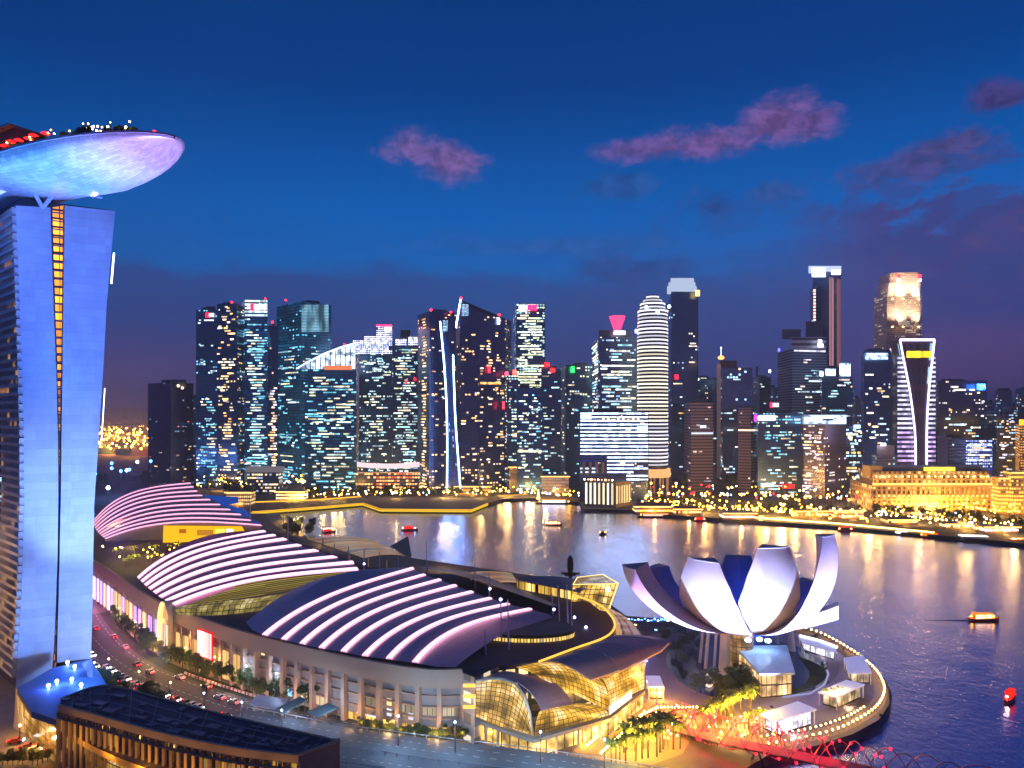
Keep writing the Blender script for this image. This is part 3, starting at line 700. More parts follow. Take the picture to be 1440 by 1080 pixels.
# right group
pk = pbr('pinkish_concrete', (0.34, 0.26, 0.27), 0.75, 0, 0.1)
def striped(name, a, b2, ch=4.0, frac=0.1, seed=1.0, st=1.2, hh=0.5):
    return facade(name, b2, 60, ch, frac, (255, 225, 190), (200, 220, 255), 0.5, st, (30, 40, 80), 0.05, seed, 0.5, a, 0.999, hh)
t = Tower('office_tower', 'brown concrete tower with dark horizontal window slots right of the round tower', 'skyscraper', 962, 1003, 565, 960, striped('fs1', (0.30, 0.22, 0.24), (0.03, 0.03, 0.05), 4.2, 0.02, 30), 972, 2)
t.sign(984, 993, 598, 602, 950, (190, 215, 255), 5); t.bands(14, PK, 0.9, 1.6, wmax=0.3)
t = Tower('office_tower', 'dark blue tower mostly hidden behind the brown concrete one', 'skyscraper', 976, 1008, 531, 1120, facade('fc_o', (0.01, 0.03, 0.06), seed=31, frac=0.12, st=1, dimst=0.2), 984, 2)
t.bands(12, CL, 1.2); t.sign(980, 983, 532, 535, 1110, (190, 220, 255), 6, 'roof_light')
t = Tower('office_tower', 'tower with a pale left edge and an orange lit ball and mast on its roof', 'skyscraper', 1010, 1058, 517, 1010, facade('fc_p', (0.02, 0.03, 0.06), 3.2, 4, 0.1, seed=32, frame=(0.16, 0.13, 0.18), hh=0.66), 1016, 2)
t.part('roof_box', 1012, 1036, 507, 517, 1012, METAL, 12); t.bands(26, CL, 1.3, wmax=0.3)
t.part('edge_pier', 1008, 1013.5, 512, 672, 1004, pbr('pale_stone', (0.5, 0.48, 0.52), 0.6), 8)
m = MB(); m.ball(P(1014, 503, 1000), 4.5, 0, 10, 6, 0.6); m.build('roof_ball', em('ball_orange', lin((255, 140, 60)), 5), t.root)
m = MB(); m.tube([P(1014, 503, 1000), P(1014, 489, 1000)], 0.5, 5); m.ball(P(1014, 489, 1000), 1.4); m.build('mast', em('mast_white', lin((210, 225, 255)), 3), t.root)
t = Tower('office_tower', 'pinkish ribbed tower standing in front of the tower with the orange roof ball', 'skyscraper', 1038, 1064, 574, 960, striped('fs2', (0.32, 0.2, 0.25), (0.05, 0.04, 0.08), 4.0, 0.03, 33), 1056, 1)
t.bands(12, PK, 1, wmax=0.2)
t = Tower('office_tower', 'slim dark tower with a lone white roof light behind the ribbed tower', 'skyscraper', 1058, 1084, 530, 1180, facade('fc_q', (0.015, 0.03, 0.06), seed=34, frac=0.05, st=0.8), 1068, 1.4)
t.part('spire', 1063, 1066, 515, 530, 1185, METAL, 3); t.sign(1081, 1084, 520, 524, 1170, (230, 235, 255), 6, 'roof_light'); t.bands(12, CL, 1.0, wmax=0.3)
t = Tower('office_tower', 'pale grey tower with ribbed floors and a white symbol sign on its stepped top', 'skyscraper', 1093.5, 1163, 490, 1060, striped('fs3', (0.34, 0.36, 0.46), (0.03, 0.04, 0.07), 4.1, 0.03, 35, hh=0.55), 1114, 1.5)
t.part('upper_storeys', 1113, 1162, 474, 490, 1062, [striped('fs4', (0.55, 0.52, 0.6), (0.05, 0.05, 0.1), 8, 0.02, 36), ROOF], 30)
t.part('roof_box', 1100, 1126, 463, 476, 1080, pbr('slate', (0.12, 0.12, 0.17), 0.6), 12); t.part('roof_box', 1133, 1157, 452, 476, 1085, pbr('slate', (0.12, 0.12, 0.17), 0.6), 12)
t.bands(34, CL+PK, 1.5, wmax=0.35, face=1); t.rows([P(0, 494, 1060).z], (225, 225, 255), 1.6, 2.2, 1, 0.05, 0.95)
t.sign(1150, 1156, 477, 482, 1052, (235, 240, 255), 4.5); t.sign(1149, 1158, 482, 489, 1052, (235, 240, 255), 4.5); t.sign(1094, 1097, 490, 494, 1056, (90, 90, 255), 5, 'roof_light')
t = Tower('office_tower', 'tallest slender tower, pink lit right side and white glowing flat top', 'skyscraper', 1143, 1182.5, 382, 1130, facade('fc_uob', (0.03, 0.04, 0.07), 3, 4, 0.03, seed=37, st=1.0, frame=(0.07, 0.08, 0.12)), 1166, 1.6)
t.part('top_slab', 1137, 1183, 374, 378, 1122, em('top_white', lin((205, 222, 255)), 1.0), 36); t.sign(1142, 1161, 377, 389, 1120, (225, 235, 255), 7, 'crown_light'); t.sign(1169, 1182, 379, 386, 1120, (225, 225, 255), 4, 'crown_light')
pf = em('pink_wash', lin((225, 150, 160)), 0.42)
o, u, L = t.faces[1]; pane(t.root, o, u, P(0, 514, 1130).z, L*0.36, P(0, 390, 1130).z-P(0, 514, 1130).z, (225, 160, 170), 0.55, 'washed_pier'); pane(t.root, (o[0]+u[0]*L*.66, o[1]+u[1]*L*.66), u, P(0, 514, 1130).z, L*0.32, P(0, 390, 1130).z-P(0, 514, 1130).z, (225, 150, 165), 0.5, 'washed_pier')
t = Tower('office_tower', 'narrow block with a vertical row of pink lamps left of the tallest tower', 'skyscraper', 1139, 1158, 404, 1140, facade('fc_r', (0.02, 0.03, 0.05), seed=38, frac=0.04), 1146, 1.5)
for i in range(10): t.sign(1144, 1147, 407+i*4.6, 409.6+i*4.6, 1128, (255, 170, 160), 3.5, 'lamp')
t = Tower('office_tower', 'dark block crowned by several dazzling blue white roof signs', 'skyscraper', 1150, 1199, 530, 1020, facade('fc_s', (0.012, 0.03, 0.06), 3.2, 4, 0.15, seed=39, st=1.2, dimst=0.2), 1156, 2)
for a, b2, y0, y1 in ((1152, 1158, 521, 530), (1160, 1175, 518, 529), (1180, 1196, 510, 530)): t.sign(a, b2, y0, y1, 1012, (205, 225, 255), 7)
t.bands(28, CL+PK, 1.6, face=1, wmin=0.1, wmax=0.5)
t = Tower('office_block', 'dark glass block with a glowing violet and white sign strip', 'building', 1060, 1128, 581, 900, facade('fc_t', (0.01, 0.03, 0.055), 3, 4, 0.17, (225, 235, 200), (110, 200, 230), 0.6, 1.2, (5, 60, 110), 0.2, 40), 1066, 2)
t.sign(1064, 1091, 583.5, 592, 892, (215, 215, 255), 6); t.sign(1060.5, 1064, 583, 593, 892, (160, 40, 255), 4, 'sign_mark')
t.bands(46, TE+GR, 1.5, face=1, wmax=0.25); t.sign(1100, 1117, 681, 687, 892, (255, 20, 30), 4); t.sign(1069, 1089, 679, 685, 892, (220, 240, 220), 3)
t.sign(1083, 1087, 566, 573, 895, (255, 30, 60), 5, 'roof_light'); t.sign(1087, 1095, 567, 572, 895, (240, 240, 255), 4, 'roof_light')
t = Tower('office_block', 'brown gridded block with a broad blue white lit roof band and warm lower windows', 'building', 1126, 1190, 597, 880, facade('fc_u', (0.06, 0.05, 0.06), 3.4, 3.6, 0.13, (255, 215, 170), (235, 225, 255), 0.5, 1.3, (90, 60, 70), 0.2, 41, frame=(0.30, 0.22, 0.2), hw=0.6), 1160, 1)
t.part('lit_roof_band', 1127, 1190, 583, 597, 876, signmat((205, 226, 255), 2.6), 36); t.sign(1157, 1172, 589, 591.5, 872, (20, 30, 60), 0.3, 'sign_mark')
t.bands(40, WM+PK, 1.6, wmax=0.4, face=0); t.rows([P(0, 664+i*8, 880).z for i in range(2)], (255, 215, 160), 1.5, 2, 0)
t = Tower('office_block', 'narrow dark block stacked with bright window rows between two blocks near the gold hotel', 'building', 1189, 1212, 600, 930, facade('fc_v', (0.02, 0.03, 0.05), seed=42, frac=0.3, st=1.6), None)
t.bands(24, CL+WM, 2.2, 2.4, wmax=0.7); t.sign(1200, 1210, 597, 603, 925, (170, 210, 255), 6)
t = Tower('office_tower', 'dark blue tower with a bright blue white sign left of the flared tower', 'skyscraper', 1211, 1253, 492, 1040, facade('fc_w', (0.01, 0.025, 0.05), 3.2, 4, 0.08, (255, 225, 180), (190, 215, 255), 0.5, 1.2, (10, 60, 130), 0.2, 43), 1215, 3)
t.sign(1216, 1249, 496, 506, 1030, (190, 220, 255), 6); t.bands(24, WM+CL, 1.8, 2.2, face=1, wmax=0.35)
# warm stepped tower
root = thing('office_tower', 'warm lit stone tower with stepped top and two red lights behind the flared one', 'skyscraper', P(1276, 640, 1150))
stone = pbr('warm_stone', (0.55, 0.42, 0.34), 0.7, 0, 0.1)
sf = facade('fc_rep', (0.10, 0.08, 0.08), 2.4, 3.4, 0.16, (255, 225, 170), (255, 235, 210), 0.5, 0.8, (140, 90, 80), 0.25, 44, frame=(0.6, 0.45, 0.36), hw=0.5)
def octo(px, w, Y, d=0.3):
    c = P(px, 0, Y); r = w/2/F*Y; k = r*(1-d); return [(c.x+a, Y+r+b2) for a, b2 in ((-k, -r), (k, -r), (r, -k), (r, k), (k, r), (-k, r), (-r, k), (-r, -k))]
for i, (w, y0, y1) in enumerate(((52, 475, 690), (50, 412, 475), (45, 396, 412), (42, 383, 396))):
    m = MB(); m.prism(octo(1276, w, 1150), P(0, y1, 1150).z if y1 < 690 else 3, P(0, y0, 1150).z); m.build('tower_stage', [sf, ROOF], root)
for x in (1255, 1270, 1292):
    for y, dz in ((459, 38), (420, 18)):
        p = P(x, y, 1142); m = MB(); m.box((p.x, p.y, p.z-1), (2, 1.5, 1)); m.build('flood_lamp', WARM, root)
        spot(root, (p.x, p.y-5, p.z), (p.x, p.y+8, p.z+dz), (255, 226, 190), 230000, 80, 2)
for x in (1264, 1294):
    m = MB(); m.ball(P(x, 388, 1146), 2.6); m.build('beacon', REDL, root); m = MB(); m.ball(P(x, 394, 1146), 2.4); m.build('beacon', em('l_rose', lin((255, 190, 200)), 8), root)
m = MB(); p = P(1256, 0, 1120); m.box((p.x, p.y, 3), (18, 14, P(0, 490, 1120).z-3)); m.build('side_wing', [pbr('lilac_stone', (0.4, 0.38, 0.5), 0.7), ROOF], root)
m = MB(); m.ball(P(1254, 492, 1110), 2.4); m.build('beacon', em('l_rose', lin((255, 190, 200)), 8), root)
# flared tower
root = thing('office_tower', 'flared tower with glowing violet hourglass outline, white floor stripes and a yellow sign', 'skyscraper', P(1288, 656, 900))
Y = 900; m = MB()
m.prism([(P(1262, 0, Y).x, Y), (P(1315, 0, Y).x, Y), (P(1315, 0, Y).x+12, Y+34), (P(1262, 0, Y).x+12, Y+34)], 3, P(0, 500, Y).z)
m.build('facade', [facade('fc_may', (0.03, 0.03, 0.06), 50, 5, 0.0, seed=45, frame=(0.1, 0.1, 0.16), dimst=0), ROOF], root)
Yc = Y-2.5
Lp = [tuple(P(x, y, Yc)) for x, y in ((1265, 478), (1271, 510), (1278, 545), (1283, 580), (1286.5, 615), (1287, 656))]
Rp = [tuple(P(x, y, Yc)) for x, y in ((1313.5, 478), (1310, 510), (1306, 545), (1303.5, 580), (1302.5, 615), (1302.5, 656))]
Ls, Rs = smoothline(Lp, 12), smoothline(Rp, 12)
m = MB(); m.grid([Ls, Rs], 0, None, True)
B1 = [(p[0], p[1]+24, p[2]) for p in Ls]; B2 = [(p[0], p[1]+24, p[2]) for p in Rs]; m.grid([B1, Ls], 0); m.grid([Rs, B2], 0)
m.face([Ls[0], Rs[0], B2[0], B1[0]])
m.build('centre_blade', facade('fc_blade', (0.06, 0.04, 0.06), 30, 4.2, 0.05, (255, 190, 150), seed=46, frame=(0.16, 0.1, 0.12), st=0.8), root)
VL = em('violet_line', lin((215, 205, 255)), 3.2)
for k, pl in enumerate((Ls, Rs, [Ls[0], Rs[0]])):
    m = MB(); m.tube([Vector(p)-Vector((0, 1, 0)) for p in pl], 1.15 if k < 2 else 1.6, 5); m.build('outline_light', VL, root)
for i in range(23):
    y = 505+i*6.55; z = P(0, y, Y).z
    def ex(line): 
        for a, b2 in zip(line, line[1:]):
            if a[2] >= z >= b2[2]: f = (a[2]-z)/(a[2]-b2[2]); return a[0]+(b2[0]-a[0])*f
        return line[-1][0] if z < line[-1][2] else line[0][0]
    xl, xr = ex(Ls), ex(Rs); a0, b0 = P(1262, 0, Y).x, P(1315, 0, Y).x
    col = (225, 222, 255) if i < 16 else (215, 180, 255)
    if xl-a0 > 1.5: pane(root, (a0, Y), (1, 0), z, xl-a0-0.6, 2.6, col, 1.7, 'light_band', 0.8)
    if b0-xr > 1.5: pane(root, (xr+0.6, Y), (1, 0), z, b0-xr-0.6, 2.6, col, 1.7, 'light_band', 0.8)
pane(root, (P(1273.5, 0, Y).x, Yc), (1, 0), P(0, 503, Y).z, 31, 8, (255, 214, 40), 3.2, 'sign', 1)
# right blocks
t = Tower('office_block', 'wide dark block with a small glowing blue sign right of the flared tower', 'building', 1314, 1388, 535, 980, facade('fc_x', (0.025, 0.025, 0.04), 3.4, 4.4, 0.13, (255, 215, 160), (235, 225, 220), 0.4, 1.3, (50, 35, 70), 0.12, 47), 1320, 3)
t.sign(1373, 1386, 539, 549, 970, (80, 160, 255), 6); t.bands(44, WM+CL, 2.0, 2.2, face=1, wmin=0.05, wmax=0.25)
t = Tower('office_block', 'lower dark annex right of the wide block with the blue sign', 'building', 1386, 1398, 566, 985, facade('fc_x2', (0.025, 0.025, 0.04), seed=48, frac=0.1))
t.bands(8, WM, 1.5)
t = Tower('office_block', 'pale grey low block right of the flared tower with a lighter left half', 'building', 1316, 1358, 616, 900, facade('fc_y', (0.05, 0.05, 0.09), seed=49, frac=0.06, frame=(0.25, 0.24, 0.33)), 1334, 1)
t.part('pale_pier', 1318, 1333, 615, 655, 893, pbr('lilac_stone', (0.4, 0.38, 0.5), 0.7), 5); t.bands(6, CL, 1.2, wmax=0.2)
t = Tower('office_block', 'low glass block glowing blue white behind the gold hotel', 'building', 1358, 1396, 618, 905, facade('fc_z', (0.05, 0.07, 0.16), 2.4, 3.6, 0.75, (190, 205, 255), (150, 170, 255), 0.5, 1.2, (60, 80, 200), 0.4, 50))
t.rows([P(0, 648-i*7, 905).z for i in range(4)], (205, 215, 255), 2.4, 2.0, 0, 0.05, 0.95); t.bands(6, WM, 1.6, z0=0.7)
t = Tower('office_block', 'dark mid rise with warm window rows near the right edge of the skyline', 'building', 1396, 1428, 583, 960, facade('fc_aa', (0.03, 0.025, 0.04), seed=51, frac=0.2, colA=(255, 200, 150), st=1.2), 1402, 2)
t.bands(24, WM+PK, 1.6, face=1, wmax=0.4)
t = Tower('apartment_tower', 'faint grey far off tower at the right, rounded top against the purple sky', 'skyscraper', 1399, 1423, 549, 1900, facade('fc_ab', (0.1, 0.09, 0.16), seed=52, frac=0.03, frame=(0.16, 0.14, 0.22)), 1406, 1)
t.part('upper_storeys', 1403, 1420, 546, 550, 1910, ROOF, 20)
t = Tower('apartment_tower', 'faint far off tower cut by the right edge of the picture', 'skyscraper', 1428, 1452, 546, 1800, facade('fc_ab', (0.1, 0.09, 0.16)), 1434, 1)
t = Tower('office_block', 'orange lit building with a stepped roof at the far right edge', 'building', 1428, 1475, 598, 900, facade('fc_ac', (0.1, 0.05, 0.02), 2.6, 3.4, 0.8, (255, 160, 50), (255, 190, 90), 0.4, 0.8, (180, 80, 20), 0.3, 53, frame=(0.3, 0.16, 0.06)), 1434, 2)
t.part('roof_step', 1433, 1475, 590, 598, 905, em('roof_gold', lin((255, 190, 40)), 1.6), 20)
t = Tower('office_block', 'pale pink low tower left of the flared tower above the gold hotel', 'building', 1226, 1262, 641, 880, facade('fc_ad', (0.2, 0.15, 0.16), seed=54, frac=0.12, frame=(0.55, 0.45, 0.42), st=0.9), 1232, 1)
t.part('upper_storeys', 1233, 1258, 626, 641, 884, [pbr('pale_rose', (0.6, 0.5, 0.5), 0.7), ROOF], 16); t.sign(1238, 1246, 623, 627, 878, (225, 230, 255), 4, 'roof_light')
# far filler blocks seen between the towers
rr = random.Random(9)
fd = [facade(f'fc_fill{i}', (0.015+0.01*i, 0.025, 0.05), 3.4, 4, 0.10+0.04*i, seed=60+i, st=0.9, dimst=0.16, frame=(0.04+0.03*i, 0.04+0.02*i, 0.08)) for i in range(3)]
fills = [(262, 276, 555, 'small dim block left of the sign tower in the left group'), (466, 502, 560, 'dim block filling the gap behind the sail roof building'),
         (826, 838, 560, 'narrow dim block left of the tower with the pink funnel'), (983, 1012, 545, 'dim block between the brown concrete tower and the orange ball tower'),
         (1080, 1098, 545, 'dim narrow block left of the pale grey ribbed tower'), (1198, 1213, 560, 'dim narrow block beside the tower with the blue white sign'),
         (1184, 1200, 545, 'dim block right of the tallest slender tower'), (762, 800, 560, 'dim wide block below the red and green signs'), (1410, 1440, 570, 'dim block behind the mid rises at the far right'), (950, 966, 600, 'dim block at the foot of the tall dark crowned tower')]
for i, (a, b2, y, lb) in enumerate(fills):
    t = Tower('office_block', lb, 'building', a, b2, y, 1200+40*(i % 3), fd[i % 3], (a+b2)/2-2, 1.2); t.bands(9, CL+WM, 1.2, wmax=0.35)

# ------------------------------------------------------------------ gold lit neoclassical hotel
gold = pbr('gold_stone', (0.62, 0.45, 0.22), 0.7, 0, 0.1)
GL = em('gold_strip', lin((255, 205, 90)), 3.0); GL2 = em('gold_glow', lin((255, 180, 50)), 1.6)
root = thing('grand_hotel', 'long colonnaded hotel floodlit gold on the right shore', 'building', P(1320, 715, 780))
Y = 770; X0, X1 = P(1226, 0, Y).x, P(1408, 0, Y).x
def zb(y): return P(0, y, Y).z
m = MB(); m.prism([(X0, Y), (X1, Y), (X1+30, Y+70), (X0+10, Y+70)], 3, zb(683)); hotw = facade('fc_gh', (0.10, 0.06, 0.02), 5.4, 5.2, 0.4, (255, 190, 80), (255, 215, 130), 0.5, 1.2, (120, 70, 20), 0.1, 99, 0.5, (0.62, 0.45, 0.22), 0.5, 0.62); m.build('wall', [hotw, gold], root)
m = MB(); m.prism([(X0+6, Y+10), (X1-6, Y+10), (X1+24, Y+62), (X0+16, Y+62)], zb(683), zb(664)); m.build('upper_wall', [hotw, gold], root)
m = MB(); m.prism([(X0+10, Y+16), (X1-12, Y+16), (X1+14, Y+56), (X0+20, Y+56)], zb(664), zb(659)); m.build('roof', [pbr('slate', (0.12, 0.12, 0.17), 0.6)]*2, root)
for (y, oy, h) in ((684.5, -2, 1.0), (698, -1.6, 0.5)):
    m = MB(); m.box(((X0+X1)/2, Y+oy, zb(y)), (X1-X0+2, 2, h+0.6)); m.build('cornice', gold, root)
m = MB(); m.box(((X0+X1)/2, Y-2.2, zb(681.5)), (X1-X0, 0.8, 1.6)); m.build('light_strip', GL, root)
n = 26; cm = MB(); cm.tube([(0, 0, 0), (0, 0, zb(685)-zb(700))], 0.9, 8); col0 = None
for i in range(n):
    x = X0+4+i*(X1-X0-8)/(n-1)
    if col0 is None: col0 = cm.build('column', gold, root); ob = col0
    else: ob = col0.copy(); S.collection.objects.link(ob)
    ob.location = (x-root.location.x, Y-1.8-root.location.y, zb(700)-root.location.z); ob.matrix_parent_inverse = Matrix(); ob.parent = root
def lampballs(root, pts, mat, r, name='wall_lamp'):
    m = MB(); m.ball((0, 0, 0), r); o = None
    for p in pts:
        if o is None: o = m.build(name, mat, root); ob = o; ob.matrix_parent_inverse = Matrix()
        else: ob = o.copy(); S.collection.objects.link(ob)
        ob.location = Vector(p)-Vector(root.location)
lampballs(root, [(X0+4+i*(X1-X0-8)/25+2.9, Y-2.4, zb(697)) for i in range(25)], em('hl1', lin((255, 205, 100)), 9), 0.75)
lampballs(root, [(X0+9+i*(X1-X0-18)/17, Y+8.5, zb(671)) for i in range(18)], em('hl2', lin((255, 195, 120)), 9), 0.95)
lampballs(root, [(X0+2+i*(X1-X0-4)/14, Y-3.5, zb(707)) for i in range(15)], em('hl3', lin((255, 180, 70)), 9), 0.9)
pane(root, (P(1305, 0, Y).x, Y+8), (1, 0), zb(663), 34, 4.2, (255, 214, 70), 2.8, 'sign', 1)
m = MB(); m.box((P(1240, 0, Y).x, Y+20, zb(672)), (14, 16, 12)); m.build('corner_pavilion', gold, root)
for i in range(9):
    x = X0+8+i*(X1-X0-16)/8; plight(root, (x, Y-9, zb(706)), (255, 172, 55), 3600, 1.5, 'flood_light')
    plight(root, (x, Y+6, zb(680)), (255, 185, 80), 1500, 1, 'flood_light')
root = thing('hotel_annex', 'gold floodlit annex of the hotel with rounded bays running off the right edge', 'building', P(1425, 712, 760))
for i, (a, b2, y0) in enumerate(((1404, 1424, 672), (1422, 1446, 664), (1444, 1480, 674))):
    Y2 = 752-i*4; m = MB(); m.prism([(P(a, 0, Y2).x, Y2), (P(b2, 0, Y2).x, Y2), (P(b2, 0, Y2).x+5, Y2+20), (P(a, 0, Y2).x+5, Y2+20)], 3, P(0, y0, Y2).z)
    m.build('wing', [facade('fc_annex', (0.3, 0.2, 0.08), 2.6, 4, 0.8, (255, 190, 70), (255, 215, 120), 0.4, 1.3, seed=55, frame=(0.6, 0.42, 0.18)), gold], root)
    m = MB(); m.box((P((a+b2)/2, 0, Y2).x, Y2-1, P(0, y0+1.5, Y2).z), (P(b2, 0, Y2).x-P(a, 0, Y2).x, 1, 1.2)); m.build('light_strip', GL, root)
    plight(root, (P((a+b2)/2, 0, Y2).x, Y2-8, 8), (255, 172, 55), 4000, 1.5, 'flood_light')

# ------------------------------------------------------------------ trees
def leaf_cloud(m, c, R, n, ls, rnd, sq=0.8, lumps=7):
    cs = []
    for i in range(lumps):
        a = rnd.random()*6.28; h = rnd.uniform(-0.6, 0.75); q = rnd.uniform(0.15, 0.62)*R
        cs.append(((c[0]+q*math.cos(a), c[1]+q*math.sin(a), c[2]+h*R*sq), R*rnd.uniform(0.32, 0.55)))
    for i in range(n):
        cc, rr_ = rnd.choice(cs); d = Vector((rnd.gauss(0, 1), rnd.gauss(0, 1), rnd.gauss(0, 1))).normalized()*rr_*rnd.uniform(0.55, 1.05)
        p = Vector(cc)+Vector((d.x, d.y, d.z*0.85))
        a = Vector((rnd.gauss(0, 1), rnd.gauss(0, 1), rnd.gauss(0, 1))).normalized(); b = a.cross(Vector((rnd.random(), rnd.random(), 1))).normalized()
        s = ls*rnd.uniform(0.6, 1.3)
        m.face([p-a*s, p+b*s*0.6, p+a*s, p-b*s*0.6])
def tree_proto(seed, R, H, n, ls, leaf, name='tree'):
    rnd = random.Random(seed)
    t = thing(name, 'tree', 'tree', (0, 0, 0))
    m = MB(); m.tube([(0, 0, 0), (0.1, 0, H*0.45), (0.2, 0.1, H-R*0.4)], R*0.07, 6, 0, R*0.03)
    for i in range(4):
        a = i*1.57+rnd.random(); m.tube([(0.1, 0, H*0.42), (R*0.5*math.cos(a), R*0.5*math.sin(a), H-R*0.5)], R*0.035, 5, 0, R*0.015)
    m.build('trunk', TRUNK, t)
    m = MB(); leaf_cloud(m, (0, 0, H-R*0.75), R, n, ls, rnd); m.build('crown', leaf, t)
    return t
def palm_proto(seed):
    rnd = random.Random(seed); t = thing('palm_tree', 'palm', 'palm tree', (0, 0, 0))
    m = MB(); m.tube([(0, 0, 0), (0.1, 0, 4), (0.05, 0.1, 7.6)], 0.28, 7, 0, 0.18); m.build('trunk', pbr('palm_bark', (0.16, 0.12, 0.08), 0.9), t)
    m = MB()
    for k in range(22):
        a = k*2.4+rnd.random()*.3; up = rnd.uniform(-0.25, 1.25); L = rnd.uniform(2.4, 3.2); prev = None
        for j in range(7):
            f = j/6; r = L*f*math.cos(up*0.6); z = 7.6+L*(math.sin(up)*f)-1.9*f*f*1.0
            p = Vector((r*math.cos(a), r*math.sin(a), z)); sd = Vector((-math.sin(a), math.cos(a), 0))*(0.34*math.sin(math.pi*min(1, f*0.85+0.12)))
            cur = (p-sd+Vector((0, 0, -0.25)), p, p+sd+Vector((0, 0, -0.25)))
            if prev: m.face([prev[0], cur[0], cur[1], prev[1]]); m.face([prev[1], cur[1], cur[2], prev[2]])
            prev = cur
    m.build('crown', PALM, t); return t
T_R = [tree_proto(1, 4.2, 9.5, 3000, 0.30, LEAF), tree_proto(2, 4.8, 9, 3200, 0.32, LEAF), tree_proto(3, 3.4, 8.5, 2400, 0.28, LEAF2)]
T_F = [tree_proto(4, 6.5, 12, 420, 1.1, LEAF), tree_proto(5, 5.5, 11, 360, 1.0, LEAF2)]
T_P = [palm_proto(1), palm_proto(2), palm_proto(3)]
PROTO = T_R+T_F+T_P
def plant(pr, x, y, z, s, label, group): return dup(pr, (x, y, z), random.random()*6.28, s, label, group)

# shore line trees + lamps
rr = random.Random(33)
def along(pts, n, jit, z=3.0):
    ln = [xy(*p, z) for p in pts]
    for i in range(n):
        x, y = interp(ln, (i+0.5+rr.uniform(-.3, .3))/n); yield x+rr.uniform(-jit, jit), y+rr.uniform(0, jit*2.2), z
for x, y, z in along([(395, 700), (520, 698), (700, 698)], 46, 9): plant(rr.choice(T_F), x, y, z, rr.uniform(0.7, 1.25), 'dark tree on the far promenade behind the yellow lit quay', 'trees behind the yellow lit quay')
for x, y, z in along([(905, 712), (1000, 716), (1100, 722), (1220, 728)], 40, 9): plant(rr.choice(T_F), x, y, z, rr.uniform(0.6, 1.1), 'tree lit gold by lamps along the shore before the centre towers', 'gold lit trees on the centre shore')
for x, y, z in along([(1230, 722), (1330, 728), (1440, 742), (1520, 750)], 30, 7): plant(rr.choice(T_F), x, y, z, rr.uniform(0.5, 0.95), 'tree lit gold in front of the gold hotel', 'trees in front of the gold hotel')
for x, y, z in along([(960, 690), (1060, 690), (1120, 690)], 20, 14): plant(rr.choice(T_F), x, y, z, rr.uniform(1.3, 2.0), 'large dark tree at the foot of the concrete towers', 'dark trees below the concrete towers')
for x, y, z in along([(135, 684), (200, 680), (290, 684), (340, 700)], 34, 22): plant(rr.choice(T_F), x, y, z, rr.uniform(0.9, 1.6), 'dark tree in the wood beyond the far striped roof', 'dark trees beyond the far striped roof')
gold_l = 'small warm globe lamp on the far shore among trees'; 
for (pts, n, kinds, grp, lab, r, h) in (
    ([(395, 705), (520, 702), (700, 700)], 34, 'wwyc', 'lamps behind the yellow lit quay', 'small lamp on the far promenade behind the yellow lit quay', 0.9, 6),
    ([(600, 676), (500, 680), (420, 690)], 30, 'wwyrc', 'street lamps below the twin office blocks', 'small street lamp below the twin office blocks', 1.0, 9),
    ([(900, 718), (1000, 722), (1100, 728), (1225, 738)], 60, 'wyyy', 'warm lamps on the centre shore', 'small warm lamp on the shore before the centre towers', 1.0, 5),
    ([(905, 705), (1060, 708), (1220, 716)], 46, 'wyycr', 'street lamps at the feet of the centre towers', 'street lamp at the feet of the centre towers', 1.1, 9),
    ([(1235, 731), (1340, 742), (1440, 756)], 40, 'wwyc', 'lamps before the gold hotel', 'small lamp on the quay before the gold hotel', 0.9, 5),
    ([(1228, 718), (1340, 722), (1440, 730)], 34, 'yyy', 'amber lamps among the hotel trees', 'amber lamp among the trees before the gold hotel', 1.1, 6),
    ([(700, 697), (815, 704)], 22, 'wwyc', 'lamps on the ferry landing shore', 'small lamp on the shore by the ferry landing', 0.9, 5),
    ([(280, 690), (340, 690), (440, 686)], 20, 'wwyb', 'lamps between the far roof and the towers', 'small lamp between the far striped roof and the towers', 1.0, 8)):
    for x, y, z in along(pts, n, 6):
        k = rr.choice(kinds); nm = {'w': 'white', 'y': 'amber', 'c': 'cool white', 'b': 'blue', 'r': 'red'}[k]
        if rr.random() < 0.55: lamp((x, y, z), k, grp+', '+nm, lab.replace('warm ', '').replace('amber ', '').replace('lamp', nm+' lamp', 1), r*rr.choice((0.7, 1, 1.15)), h)
        else: mlamp((x, y, z), k, r*rr.choice((0.7, 1)), h)
        for q in range(2): mlamp((x+rr.uniform(-14, 14), y+rr.uniform(0, 30), z), rr.choice(kinds+'y'), r*rr.choice((0.5, 0.7, 0.9, 1.2)), h*rr.uniform(0.3, 2.2))
        if rr.random() < 0.3: plight(None, (x, y-6, 9), (255, 190, 90) if k != 'b' else (140, 180, 255), 15000, 1, 'shore_light')
hs = thing('shore_floodlight', 'big orange glowing lamp at the waterline of the centre shore', 'lamp', P(1070, 736, 706))
m = MB(); p = G(1070, 735, 3); m.tube([(p.x, p.y, 3), (p.x, p.y, 6)], 0.3, 6); m.build('pole', METAL, hs); m = MB(); m.ball((p.x, p.y, 7.6), 2.4); m.build('globe', em('orange_globe', lin((255, 165, 40)), 26), hs)
